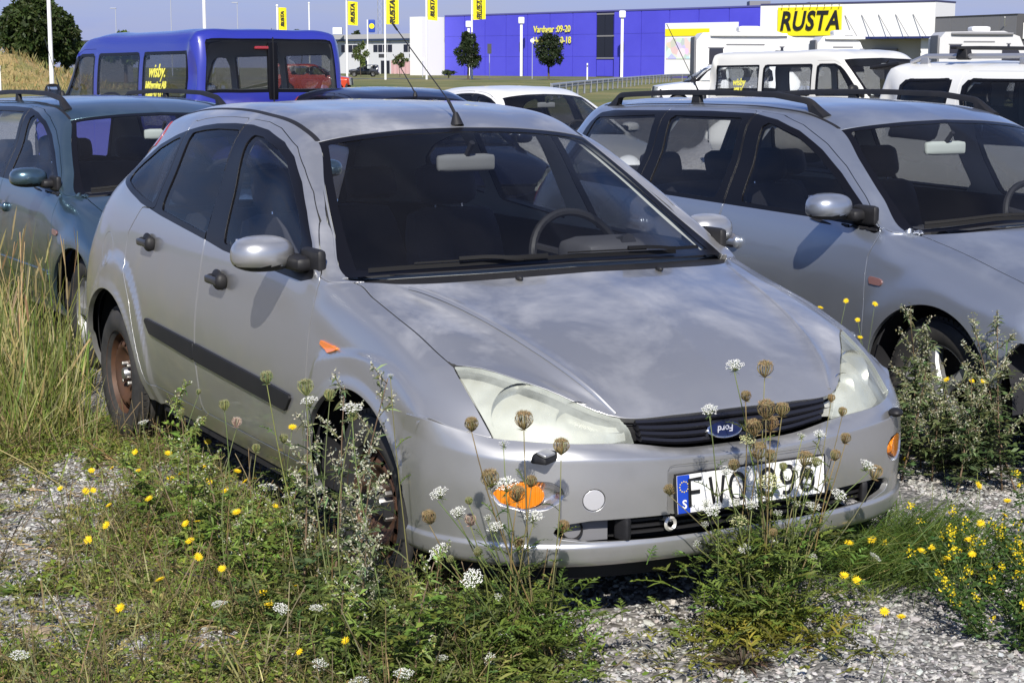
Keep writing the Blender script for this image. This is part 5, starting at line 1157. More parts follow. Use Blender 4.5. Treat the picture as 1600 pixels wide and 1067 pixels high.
# ------------------------------------------------------------------ where the flowers stand: x, y, z of the head, kind, diameter, clump
HEADS = [(0.951,-0.935,0.734,'B',0.0383,'c1'),(0.939,-0.778,0.726,'B',0.0522,'c1'),(0.966,-0.683,0.653,'B',0.046,'c1'),(0.944,-0.84,0.678,'W',0.0292,'c1'),(0.936,-0.874,0.584,'B',0.0519,'c1'),(0.966,-0.846,0.581,'W',0.0647,'c1'),(1.013,-0.798,0.585,'B',0.0322,'c1'),(1.002,-0.833,0.554,'B',0.0451,'c1'),(0.86,-0.985,0.549,'W',0.0489,'c1'),(0.86,-1.009,0.483,'B',0.0391,'c1'),(0.86,-0.928,0.492,'W',0.0427,'c1'),(0.999,-0.968,0.553,'G',0.0206,'c1'),(0.95,-0.938,0.489,'P',0.0322,'c1'),(0.978,-0.904,0.5,'W',0.0225,'c1'),(0.955,-0.873,0.468,'W',0.0455,'c1'),(0.946,-0.753,0.481,'W',0.056,'c1'),(0.94,-0.659,0.433,'B',0.0334,'c1'),(0.949,-0.797,0.406,'B',0.0329,'c1'),(0.86,-0.984,0.397,'W',0.059,'c1'),(0.86,-0.949,0.364,'G',0.0214,'c1'),(1.013,-0.949,0.423,'G',0.0239,'c1'),(1.005,-0.964,0.36,'W',0.0607,'c1'),(1.003,-0.888,0.298,'W',0.0226,'c1'),(1.002,-0.911,0.134,'W',0.0389,'c1'),(0.947,-0.839,0.176,'W',0.0462,'c1'),(1.017,-0.176,0.837,'W',0.0512,'c2'),(1.055,-0.104,0.82,'B',0.0479,'c2'),(1.068,-0.175,0.755,'B',0.0305,'c2'),(1.083,-0.302,0.739,'W',0.0468,'c2'),(1.086,-0.12,0.717,'B',0.0545,'c2'),(0.99,0.009,0.687,'B',0.0422,'c2'),(1.053,-0.078,0.668,'B',0.0448,'c2'),(1.061,-0.14,0.665,'B',0.0479,'c2'),(1.041,-0.141,0.637,'Y',0.0516,'c2'),(1.001,0.172,0.706,'B',0.0232,'c2'),(1.037,0.183,0.673,'B',0.0266,'c2'),(0.991,0.081,0.611,'W',0.0266,'c2'),(1.092,0.06,0.637,'W',0.0348,'c2'),(1.084,0.157,0.609,'B',0.0317,'c2'),(1.046,-0.111,0.594,'B',0.0517,'c2'),(1.016,-0.048,0.569,'B',0.0349,'c2'),(1.089,0.119,0.567,'B',0.0316,'c2'),(1.049,0.047,0.556,'B',0.0456,'c2'),(1.086,0.055,0.554,'G',0.0279,'c2'),(1.082,0.248,0.528,'W',0.0499,'c2'),(1.041,0.308,0.486,'B',0.0434,'c2'),(1.03,-0.207,0.554,'W',0.0377,'c2'),(1.052,-0.196,0.566,'B',0.0342,'c2'),(1.032,-0.065,0.51,'Y',0.0697,'c2'),(0.999,0.012,0.528,'G',0.0247,'c2'),(1.017,0.084,0.504,'G',0.032,'c2'),(1.078,-0.006,0.545,'W',0.0278,'c2'),(0.985,-0.357,0.504,'B',0.0307,'c2'),(0.986,-0.24,0.458,'W',0.0346,'c2'),(1.055,-0.267,0.458,'W',0.0477,'c2'),(1.014,-0.16,0.455,'W',0.0347,'c2'),(1.044,-0.127,0.452,'W',0.0415,'c2'),(1.037,0.031,0.433,'W',0.0317,'c2'),(1.021,0.104,0.416,'W',0.0499,'c2'),(1.1,0.13,0.462,'W',0.0475,'c2'),(1.003,-0.138,0.401,'Y',0.0524,'c2'),(1.03,-0.027,0.413,'W',0.0281,'c2'),(1.004,0.136,0.355,'G',0.0324,'c2'),(1.056,-0.291,0.42,'W',0.0221,'c2'),(1.013,-0.125,0.321,'W',0.0385,'c2'),(1.023,-0.034,0.325,'W',0.0353,'c2'),(1.07,-0.072,0.369,'B',0.0243,'c2'),(1.018,0.033,0.346,'W',0.0248,'c2'),(1.047,-0.311,0.369,'W',0.0221,'c2'),(1.089,0.054,0.291,'W',0.0246,'c2'),(0.992,0.368,0.222,'W',0.0407,'c2'),(0.006,-1.113,0.715,'G',0.0412,'fd'),(0.255,-1.093,0.725,'G',0.0503,'fd'),(0.116,-1.028,0.665,'W',0.0557,'fd'),(0.314,-1.046,0.71,'G',0.0339,'fd'),(-0.425,-1.092,0.555,'G',0.0365,'fd'),(-0.71,-1.08,0.549,'G',0.0191,'fd'),(-0.297,-1.099,0.524,'P',0.0337,'fd'),(0.513,-1.065,0.688,'G',0.0309,'fd'),(0.623,-1.115,0.741,'W',0.0602,'fd'),(-0.3,-1.036,0.435,'G',0.028,'fd'),(-0.126,-1.012,0.497,'G',0.0292,'fd'),(0.043,-1.005,0.469,'G',0.0265,'fd'),(-0.999,-1.032,0.318,'G',0.0224,'fd'),(-1.595,-1.005,0.279,'W',0.0439,'fd'),(-0.782,-1.118,0.469,'G',0.0236,'fd'),(0.797,-1.085,0.849,'W',0.0194,'fd'),(-0.506,-0.918,0.257,'W',0.063,'bed'),(-0.441,-0.872,0.238,'W',0.0502,'bed'),(-0.988,-0.683,0.201,'W',0.0553,'bed'),(-0.132,-0.926,0.254,'W',0.0396,'bed'),(0.607,-1.315,0.222,'W',0.0434,'bed'),(0.703,-1.256,0.242,'W',0.0396,'bed'),(0.39,-1.41,0.189,'W',0.0449,'bed'),(0.934,-1.345,0.179,'W',0.0406,'bed'),(1.147,-1.222,0.204,'W',0.0515,'bed'),(1.066,-1.302,0.174,'W',0.0519,'bed'),(0.326,-0.946,0.198,'W',0.0622,'bed'),(0.733,-2.02,0.256,'W',0.048,'bed'),(-1.302,-0.912,0.193,'W',0.0426,'bed'),(0.633,-1.014,0.161,'W',0.0344,'bed'),(0.631,-1.13,0.164,'W',0.0306,'bed'),(1.031,-1.062,0.177,'W',0.0348,'bed'),(-1.022,-0.657,0.238,'W',0.0463,'bed'),(0.273,-1.056,0.196,'W',0.0402,'bed')]
YELLOWS = [(-3.895,-0.755,0.175),(-3.326,-1.108,0.152),(-1.111,-1.062,0.258),(-1.473,-1.075,0.191),(-1.366,-1.269,0.165),(-1.443,-1.172,0.147),(-1.457,-1.108,0.147),(-1.304,-1.115,0.16),(-0.894,-1.126,0.221),(-1.192,-0.993,0.158),(-1.328,-0.855,0.145),(-0.97,-0.857,0.199),(-0.944,-0.8,0.17),(-0.639,-1.079,0.26),(-1.117,-1.359,0.155),(-0.922,-1.385,0.204),(-0.885,-1.505,0.233),(-0.76,-1.379,0.189),(-0.515,-1.318,0.259),(-0.733,-0.987,0.197),(-0.929,-0.844,0.169),(-0.522,-1.456,0.189),(-0.539,-1.51,0.144),(-0.413,-1.234,0.191),(-0.489,-1.167,0.17),(-0.025,-1.349,0.247),(0.121,-1.374,0.24),(0.134,-1.309,0.2),(0.208,-1.115,0.144),(0.316,-1.257,0.171),(0.411,-1.276,0.169),(0.465,-1.056,0.165),(0.807,-1.349,0.168),(0.478,-1.704,0.244),(0.042,-1.05,0.568),(-1.704,-0.711,0.146),(-1.39,-0.893,0.251),(0.64,-1.074,0.208),(-0.225,-1.132,0.259),(-0.493,-0.902,0.188),(0.303,-1.543,0.248),(0.918,-1.27,0.218),(0.884,0.357,0.235),(0.874,0.452,0.229),(0.839,0.534,0.199),(0.97,0.316,0.151),(0.954,0.282,0.165),(1.447,-0.005,0.245),(1.506,-0.002,0.248),(0.596,1.152,0.251),(0.592,1.291,0.18),(0.832,1.035,0.219),(0.915,0.851,0.236),(0.981,0.738,0.217),(1.154,0.582,0.238),(1.062,0.575,0.203),(0.993,0.577,0.219),(1.015,0.519,0.222),(-0.722,1.55,0.653),(-0.396,1.55,0.708),(-0.475,1.55,0.566),(-0.315,1.55,0.436),(-0.197,1.75,0.425),(-0.064,1.75,0.442),(-0.005,1.75,0.451),(-0.407,1.75,0.067),(-0.566,1.55,0.7),(-0.494,1.55,0.633)]
# ------------------------------------------------------------------ ground
rng = np.random.default_rng(11)
def zground(x, y):
    x = np.asarray(x, float); y = np.asarray(y, float)
    z = .055*smooth(x, -.6, .6)*(1-smooth(np.abs(y), 2.2, 4.0))
    z = z-.09*smooth(-x, 1.5, 11)*(1-smooth(-x, 45, 90))
    z = z+.012*np.sin(x*2.3+y*1.7)*np.cos(y*2.9-x*.8)*(1-smooth(np.hypot(x, y), 6, 12))
    return z
BED = np.array([(-2.9, -1.60), (-2.95, -.80), (-2.2, -.70), (-1.0, -.78), (-.1, -.76), (.40, -.72), (.82, -.62), (1.10, -.95), (1.25, -1.6), (.9, -2.4), (-.6, -2.4)])
BARE = [np.array([(-2.35, -1.02), (-1.75, -.95), (-1.55, -1.12), (-1.15, -1.38), (-.65, -1.60), (-.35, -1.72), (-.35, -1.95), (-1.2, -1.75), (-2.1, -1.45)]), np.array([(-.60, -1.62), (-.15, -1.55), (.12, -1.66), (.10, -1.85), (-.5, -1.95)]), np.array([(.18, -1.75), (.42, -1.66), (.46, -1.42), (.30, -1.45), (.10, -1.62)]), np.array([(-1.9, -.82), (-1.5, -.80), (-1.5, -.92), (-1.9, -.98)])]
def bedness(x, y):
    d = polysd(np.stack([np.ravel(x), np.ravel(y)], 1), BED)
    g = np.min([polysd(np.stack([np.ravel(x), np.ravel(y)], 1), q) for q in BARE], axis=0)
    return (smooth(-d, -.22, .12)*smooth(g+.16*np.sin(np.ravel(x)*17+np.ravel(y)*9)*np.cos(np.ravel(y)*21-np.ravel(x)*6), -.16, .22)).reshape(np.shape(x))
def patchy(x, y, s=1.0, ph=0.0):
    return .5+.25*np.sin(3.1*s*x+1.3+ph)*np.cos(2.7*s*y-.4+ph)+.25*np.sin(6.3*s*x-4.1*s*y+2.2+ph)
def ground_mesh():
    xs = np.concatenate([[-900, -420, -260, -180, -120, -90, -60, -45, -32, -24, -18, -14, -11, -9, -7.5], np.arange(-6.5, -3, .25), np.arange(-3, 2.6, .045), [2.8, 3.2, 4, 6, 12, 30, 100, 300]])
    ys = np.concatenate([[-700, -300, -150, -80, -50, -30, -18, -11, -7, -5, -4, -3.3, -2.8], np.arange(-2.5, 2.6, .045), np.arange(2.6, 5, .3), [5.5, 6.5, 8, 10, 13, 18, 25, 36, 50, 80, 140, 260, 480, 900]])
    X, Y = np.meshgrid(xs, ys, indexing='ij'); Z = zground(X, Y)
    near = (1-smooth(np.hypot(X+.5, Y), 2.5, 4))
    Z = Z+near*rng.normal(0, .0035, X.shape)
    i = np.arange(X.size).reshape(X.shape); q = np.stack([i[:-1, :-1], i[1:, :-1], i[1:, 1:], i[:-1, 1:]], -1).reshape(-1, 4)
    V = np.stack([X, Y, Z], -1).reshape(-1, 3); soil = bedness(X, Y).ravel()
    return V, q, soil
gm = bpy.data.materials.new('gravel_ground'); gm.use_nodes = True
def _gm():
    t = gm.node_tree; p = t.nodes['Principled BSDF']; L = t.links.new
    def N(ty, **k):
        n = t.nodes.new(ty)
        for a, b in k.items(): setattr(n, a, b)
        return n
    g = N('ShaderNodeTexCoord'); at = N('ShaderNodeAttribute', attribute_name='soil')
    vo = N('ShaderNodeTexVoronoi'); vo.inputs['Scale'].default_value = 58; L(g.outputs['Object'], vo.inputs['Vector'])
    bw = N('ShaderNodeSeparateXYZ'); L(vo.outputs['Color'], bw.inputs[0])
    cr_ = N('ShaderNodeValToRGB'); e = cr_.color_ramp.elements; e[0].position = 0; e[0].color = (.055, .053, .052, 1); e[1].position = 1; e[1].color = (.46, .44, .42, 1)
    for pos, c in ((.3, (.14, .135, .13)), (.6, (.24, .23, .215)), (.85, (.33, .315, .295))): x = e.new(pos); x.color = (*c, 1)
    L(bw.outputs[0], cr_.inputs[0])
    n1 = N('ShaderNodeTexNoise'); n1.inputs['Scale'].default_value = 3.5; n1.inputs['Detail'].default_value = 8; L(g.outputs['Object'], n1.inputs['Vector'])
    n2 = N('ShaderNodeTexNoise'); n2.inputs['Scale'].default_value = 45; n2.inputs['Detail'].default_value = 6; L(g.outputs['Object'], n2.inputs['Vector'])
    so_ = N('ShaderNodeValToRGB'); e = so_.color_ramp.elements; e[0].position = .3; e[0].color = (.045, .034, .022, 1); e[1].position = .7; e[1].color = (.19, .15, .095, 1); L(n2.outputs[0], so_.inputs[0])
    f = N('ShaderNodeMath', operation='MULTIPLY_ADD'); f.inputs[1].default_value = 1.0; L(at.outputs['Fac'], f.inputs[0])
    fs = N('ShaderNodeMapRange'); fs.inputs[1].default_value = .42; fs.inputs[2].default_value = .62; fs.inputs[3].default_value = -.45; fs.inputs[4].default_value = .3; L(n1.outputs[0], fs.inputs[0]); L(fs.outputs[0], f.inputs[2]); f.use_clamp = True
    m1 = N('ShaderNodeMix', data_type='RGBA'); L(f.outputs[0], m1.inputs[0]); L(cr_.outputs[0], m1.inputs[6]); L(so_.outputs[0], m1.inputs[7])
    # grass beyond the lot
    sx = N('ShaderNodeSeparateXYZ'); L(g.outputs['Object'], sx.inputs[0])
    n3 = N('ShaderNodeTexNoise'); n3.inputs['Scale'].default_value = .08; n3.inputs['Detail'].default_value = 12; n3.inputs['Roughness'].default_value = .7; L(g.outputs['Object'], n3.inputs['Vector'])
    gr_ = N('ShaderNodeValToRGB'); e = gr_.color_ramp.elements; e[0].position = .38; e[0].color = (.07, .10, .022, 1); e[1].position = .66; e[1].color = (.25, .21, .085, 1); L(n3.outputs[0], gr_.inputs[0])
    fr = N('ShaderNodeMapRange'); fr.inputs[1].default_value = -46; fr.inputs[2].default_value = -50; L(sx.outputs[0], fr.inputs[0])
    m2 = N('ShaderNodeMix', data_type='RGBA'); L(fr.outputs[0], m2.inputs[0]); L(m1.outputs[2], m2.inputs[6]); L(gr_.outputs[0], m2.inputs[7])
    L(m2.outputs[2], p.inputs['Base Color']); p.inputs['Roughness'].default_value = .92
    b = N('ShaderNodeBump'); b.inputs['Strength'].default_value = .8; b.inputs['Distance'].default_value = .012; b.invert = True
    L(vo.outputs['Distance'], b.inputs['Height']); L(b.outputs[0], p.inputs['Normal'])
_gm()
V_, q_, soil_ = ground_mesh()
gme = mesh_data('ground', V_, q_, gm); a_ = gme.attributes.new('soil', 'FLOAT', 'POINT'); a_.data.foreach_set('value', soil_.astype(np.float32))
tag(link('ground', gme), kind='structure')

# ------------------------------------------------------------------ foliage made of ribbons, each with its own tint
def leaf_mat(name, trans=.35, rough=.55):
    m = bpy.data.materials.new(name); m.use_nodes = True; t = m.node_tree; t.nodes.clear(); L = t.links.new
    o = t.nodes.new('ShaderNodeOutputMaterial'); at = t.nodes.new('ShaderNodeAttribute'); at.attribute_name = 'tint'
    p = t.nodes.new('ShaderNodeBsdfPrincipled'); p.inputs['Roughness'].default_value = rough; p.inputs['Specular IOR Level'].default_value = .35; L(at.outputs['Color'], p.inputs['Base Color'])
    tl = t.nodes.new('ShaderNodeBsdfTranslucent'); L(at.outputs['Color'], tl.inputs[0])
    x = t.nodes.new('ShaderNodeMixShader'); x.inputs[0].default_value = trans; L(p.outputs[0], x.inputs[1]); L(tl.outputs[0], x.inputs[2]); L(x.outputs[0], o.inputs[0])
    return m
LEAF = leaf_mat('leaf_tissue'); PETAL = leaf_mat('petal_tissue', .25, .7); STALK = leaf_mat('stalk_tissue', .0, .6)
def ribbons(base, d, L, w, droop, col, seg=3, side=None, shape=.7, fold=0.0):
    """many tapered strips at once -> V, F (quads as triangles), tint"""
    base = np.asarray(base, float); n = len(base); d = np.asarray(d, float); d = d/np.maximum(np.linalg.norm(d, axis=1), 1e-9)[:, None]
    L = np.broadcast_to(L, (n,)); w = np.broadcast_to(w, (n,)); droop = np.broadcast_to(droop, (n,))
    t = np.linspace(0, 1, seg+1); C = base[:, None]+d[:, None]*(L[:, None]*t)[..., None]
    C[..., 2] -= (droop*L)[:, None]*t**2
    if side is None:
        a = rng.uniform(0, 2*math.pi, n); r = np.stack([np.cos(a), np.sin(a), rng.normal(0, .3, n)], 1); side = np.cross(d, r); 
    side = side/np.maximum(np.linalg.norm(side, axis=1), 1e-9)[:, None]
    prof = np.where(t < .45, .55+.45*t/.45, np.maximum(1-((t-.45)/.55)**1.5, .05)) if shape else np.ones(seg+1)
    wd = (w[:, None]*prof)[..., None]*side[:, None]
    V = np.stack([C-wd, C+wd], 2).reshape(-1, 3)
    k = 2*(seg+1); b = (np.arange(n)*k)[:, None]; s = np.arange(seg)*2
    a0 = (b+s).ravel(); F = np.concatenate([np.stack([a0, a0+1, a0+3], 1), np.stack([a0, a0+3, a0+2], 1)])
    return V, F, np.repeat(np.asarray(col, float), k, 0)
def cat(*rs):
    o = 0; Vs, Fs, Cs = [], [], []
    for V, F, C in rs: Vs.append(V); Fs.append(F+o); Cs.append(C); o += len(V)
    return np.concatenate(Vs), np.concatenate(Fs), np.concatenate(Cs)
def solid(VF, col): return VF[0], VF[1], np.tile(np.asarray(col, float), (len(VF[0]), 1))
def tint_obj(name, r, m, parent=None, label=None, kind=None, local=None):
    V, F, C = r
    if local is not None: V = V-np.asarray(local)
    me = mesh_data(name, V, F, m, smooth_=True); a = me.attributes.new('tint', 'FLOAT_COLOR', 'POINT')
    a.data.foreach_set('color', np.concatenate([C, np.ones((len(C), 1))], 1).astype(np.float32).ravel())
    return link(name, me, parent, label, kind)
def hue(col, n, s=.25, warm=.12):
    c = np.asarray(col)[None]*(1+rng.normal(0, s, (n, 1))); c = c*(1+rng.normal(0, warm, (n, 3))*np.array([1, .4, .6])); return np.clip(c, .004, .9)
def mixcol(a, b, k): k = np.asarray(k)[:, None]; return np.asarray(a)*(1-k)+np.asarray(b)*k
GREEN = (.145, .205, .034); OLIVE = (.21, .22, .055); STRAW = (.50, .41, .20); BROWN = (.17, .115, .06); LIME = (.20, .27, .04); GREY_G = (.19, .23, .10)
def fern(base, d, L, col, pairs=7, leafw=.0035, droop=.35, spread=.36):
    """pinnate leaf: bent rib with paired leaflets, for many leaves at once"""
    n = len(base); d = d/np.linalg.norm(d, axis=1)[:, None]
    rib = ribbons(base, d, L, .0014, droop, col*.9, 4, shape=0)
    up = np.array([0, 0, 1.0]); sd_ = np.cross(d, up); sd_ /= np.maximum(np.linalg.norm(sd_, axis=1), 1e-6)[:, None]
    out = [rib]
    for j in range(pairs):
        t = .28+.70*j/(pairs-1); p = base+d*(L*t)[:, None]; p[:, 2] -= droop*L*t*t
        for s in (-1, 1):
            dd = d*.75+sd_*s*(.9+rng.normal(0, .15, n))[:, None]+up*rng.normal(.05, .25, (n, 1))
            out.append(ribbons(p, dd, L*spread*(1.12-t)*rng.uniform(.75, 1.2, n), leafw*(1.25-t*.6), .25, col*rng.uniform(.8, 1.25, (n, 1)), 2, side=np.cross(dd, up+rng.normal(0, .4, (n, 3)))))
    return cat(*out)

# grass: tall sward on the left, tufts elsewhere
def scatter(poly, n, dens=None):
    poly = np.asarray(poly, float); lo, hi = poly.min(0), poly.max(0); out = np.zeros((0, 2))
    while len(out) < n:
        p = rng.uniform(lo, hi, (n*2, 2)); k = polysd(p, poly) < 0
        if dens is not None: k &= rng.uniform(0, 1, len(p)) < dens(p[:, 0], p[:, 1])
        out = np.concatenate([out, p[k]])
    return out[:n]
def on_ground(p): return np.concatenate([p, zground(p[:, 0], p[:, 1])[:, None]], 1)
def clumped(p, per, r): 
    q = np.repeat(p, per, 0); return q+rng.normal(0, r, q.shape)
def grass(p, hmean, hs, lean, w, dry, seg=4):
    n = len(p); B = on_ground(p); a = rng.uniform(0, 2*math.pi, n); l = np.abs(rng.normal(lean, lean*.6, n))
    d = np.stack([np.cos(a)*l, np.sin(a)*l, np.ones(n)], 1); H = np.clip(rng.lognormal(math.log(hmean), hs, n), .02, hmean*2.6)
    k = np.clip(rng.beta(1.2, 1.2, n)*1.2-.6+dry, 0, 1); c = mixcol(hue(GREEN, n, .3), hue(STRAW, n, .25), k)
    return ribbons(B, d, H, w*rng.uniform(.6, 1.4, n), rng.uniform(.05, .5, n)*np.minimum(1, l*1.5+.2), c, seg)
LG = [(-10.5, -.55), (-9.8, .95), (-6.4, -.60), (-5.2, -.62), (-3.75, -.62), (-3.40, -.85), (-2.75, -1.00), (-2.6, -1.35), (-2.9, -1.7), (-6.5, -2.0)]
far = scatter(LG, 2100); g1 = grass(clumped(far, 9, .05), .34, .42, .28, .0034, .34)
g2 = grass(clumped(scatter([(-4.6, -1.5), (-4.6, -.6), (-3.5, -.85), (-2.5, -.95), (-2.35, -1.5), (-3.2, -1.8)], 900), 9, .035), .20, .4, .38, .0026, .32)
tint_obj('tall_grass', cat(g1, g2), LEAF, kind='stuff')
# seed stalks: slim straw stems with a spike
n = 420; P0 = on_ground(scatter(LG, n)); a = rng.uniform(0, 6.28, n); l = np.abs(rng.normal(.2, .16, n)); dd = np.stack([np.cos(a)*l, np.sin(a)*l, np.ones(n)], 1); H = rng.uniform(.5, .95, n)
st = ribbons(P0, dd, H, .0018, .05, hue((.44, .36, .19), n, .2), 4, shape=0)
dn = dd/np.linalg.norm(dd, axis=1)[:, None]; tip = P0+dn*H[:, None]*.82; tip[:, 2] -= .05*H*.67
sp_ = ribbons(tip, dn+rng.normal(0, .08, (n, 3)), H*.22, .006, .1, hue((.36, .27, .14), n, .25), 3)
tint_obj('straw_stalks', cat(st, sp_), LEAF, kind='stuff')

# low weeds of the bed and of the gravel
dens = lambda x, y: np.clip(bedness(x, y)*(.05+1.25*patchy(x, y, 1.9)), .035, 1)
AREA = [(-3.2, -2.6), (-3.2, -.60), (-.4, -.70), (.55, -.66), (1.1, -.3), (1.9, -.4), (1.9, -2.6)]
pb = scatter(AREA, 1500, dens); cb = clumped(pb, 5, .02); n = len(cb)
a = rng.uniform(0, 6.28, n); el = rng.uniform(.25, 1.2, n); d = np.stack([np.cos(a), np.sin(a), el], 1)
kk = np.clip(patchy(cb[:, 0], cb[:, 1], 2.1, .8)+.45*smooth(-cb[:, 1], 1.05, 1.5)+rng.normal(0, .25, n), 0, 1)
col = mixcol(hue(GREEN, n, .3), hue((.25, .24, .08), n, .3), kk)
f1 = fern(on_ground(cb), d, rng.uniform(.05, .15, n), col, pairs=5, leafw=.004)
pg = scatter(AREA, 1000, dens); g3 = grass(clumped(pg, 7, .025), .09, .5, .5, .0020, .38, 3)
# thatch: dry flat bits
pt = scatter(AREA+[(1.9, 1.2), (.9, .5)] if False else AREA, 20000, lambda x, y: np.clip(bedness(x, y)*1.1, 0.10, 1)); n = len(pt); B = on_ground(pt); B[:, 2] += rng.uniform(0, .03, n); a = rng.uniform(0, 6.28, n)
th = ribbons(B, np.stack([np.cos(a), np.sin(a), rng.normal(.12, .2, n)], 1), rng.uniform(.02, .10, n), rng.uniform(.0008, .0022, n), .2, mixcol(hue(STRAW, n, .3), hue(BROWN, n, .3), rng.uniform(0, 1, n)), 2)
# small oval leaves
pl_ = clumped(scatter(AREA, 1700, dens), 14, .028); n = len(pl_); B = on_ground(pl_); B[:, 2] += np.abs(rng.normal(.03, .03, n)); a = rng.uniform(0, 6.28, n)
ov = ribbons(B, np.stack([np.cos(a), np.sin(a), rng.normal(.35, .35, n)], 1), rng.uniform(.010, .026, n), rng.uniform(.0025, .0055, n), .15, mixcol(hue(GREEN, n, .3), hue(LIME, n, .3), rng.uniform(0, 1, n)), 2)
tint_obj('low_weeds', cat(f1, g3, ov), LEAF, kind='stuff'); tint_obj('dry_thatch', th, LEAF, kind='stuff')
# brown seed stems among the weeds
n = 1300; P0 = on_ground(scatter(AREA, n, dens)); a = rng.uniform(0, 6.28, n); l = np.abs(rng.normal(.45, .45, n)); dd = np.stack([np.cos(a)*l, np.sin(a)*l, np.ones(n)], 1)
tint_obj('seed_stems', cat(ribbons(P0, dd, rng.uniform(.10, .38, n), .0012, .15, hue((.20, .15, .08), n, .3), 3, shape=0), fern(P0+dd*.06, dd+rng.normal(0, .3, (n, 3)), rng.uniform(.06, .16, n), hue((.22, .19, .09), n, .3), pairs=4, leafw=.002, spread=.3)), LEAF, kind='stuff')

# gravel: loose stones in relief
def stones(p, r, name, low=False):
    n = len(p); ph = (1+5**.5)/2
    I = np.array([(-1, ph, 0), (1, ph, 0), (-1, -ph, 0), (1, -ph, 0), (0, -1, ph), (0, 1, ph), (0, -1, -ph), (0, 1, -ph), (ph, 0, -1), (ph, 0, 1), (-ph, 0, -1), (-ph, 0, 1)])/1.9
    FI = np.array([(0, 11, 5), (0, 5, 1), (0, 1, 7), (0, 7, 10), (0, 10, 11), (1, 5, 9), (5, 11, 4), (11, 10, 2), (10, 7, 6), (7, 1, 8), (3, 9, 4), (3, 4, 2), (3, 2, 6), (3, 6, 8), (3, 8, 9), (4, 9, 5), (2, 4, 11), (6, 2, 10), (8, 6, 7), (9, 8, 1)])
    if low: I = np.array([(1, 0, 0), (-1, 0, 0), (0, 1, 0), (0, -1, 0), (.2, .2, 1), (0, 0, -1)]); FI = np.array([(0, 2, 4), (2, 1, 4), (1, 3, 4), (3, 0, 4), (2, 0, 5), (1, 2, 5), (3, 1, 5), (0, 3, 5)])
    nv = len(I)
    S = np.stack([r*rng.uniform(.8, 1.35, n), r*rng.uniform(.65, 1.0, n), r*rng.uniform(.4, .75, n)], 1)
    V = I[None]*(1+rng.normal(0, .14, (n, nv, 1)))*S[:, None]
    a = rng.uniform(0, 6.28, n); b = rng.normal(0, .35, n); ca, sa, cb_, sb = np.cos(a), np.sin(a), np.cos(b), np.sin(b)
    x, y, z = V[..., 0], V[..., 1], V[..., 2]; x, z = x*cb_[:, None]-z*sb[:, None], x*sb[:, None]+z*cb_[:, None]
    V = np.stack([x*ca[:, None]-y*sa[:, None], x*sa[:, None]+y*ca[:, None], z], -1)+(on_ground(p)+np.stack([0*r, 0*r, r*.22], 1))[:, None]
    F = (FI[None]+nv*np.arange(n)[:, None, None]).reshape(-1, 3)
    k = rng.beta(2.0, 1.6, n); c = mixcol((.13, .126, .12), (.54, .525, .495), k); c *= 1+rng.normal(0, .035, (n, 3))*np.array([1.0, .5, 1.0])
    me = mesh_data(name, V.reshape(-1, 3), F, STONE, smooth_=False); at = me.attributes.new('tint', 'FLOAT_COLOR', 'POINT')
    C = np.repeat(np.clip(c, .03, .8), nv, 0); at.data.foreach_set('color', np.concatenate([C, np.ones((len(C), 1))], 1).astype(np.float32).ravel())
    return link(name, me, kind='stuff')
STONE = leaf_mat('stone_surface', 0, .85)
sden = lambda x, y: np.clip(1.0-.75*bedness(x, y)*(.4+.6*patchy(x, y, 1.2)), .08, 1)
GA = [(-3.4, -2.6), (-3.4, -.9), (-2, -.85), (-.6, -1.0), (.2, -.9), (.3, 1.5), (-.7, 1.6), (-.9, 3.2), (.6, 3.0), (1.9, 1.6), (2.0, -2.6)]
p = scatter(GA, 17000, sden); stones(p, np.clip(rng.lognormal(math.log(.0070), .36, len(p)), .0035, .016), 'gravel')
p = scatter(GA, 52000, sden); stones(p, np.clip(rng.lognormal(math.log(.0048), .40, len(p)), .002, .010), 'fine_gravel', True)
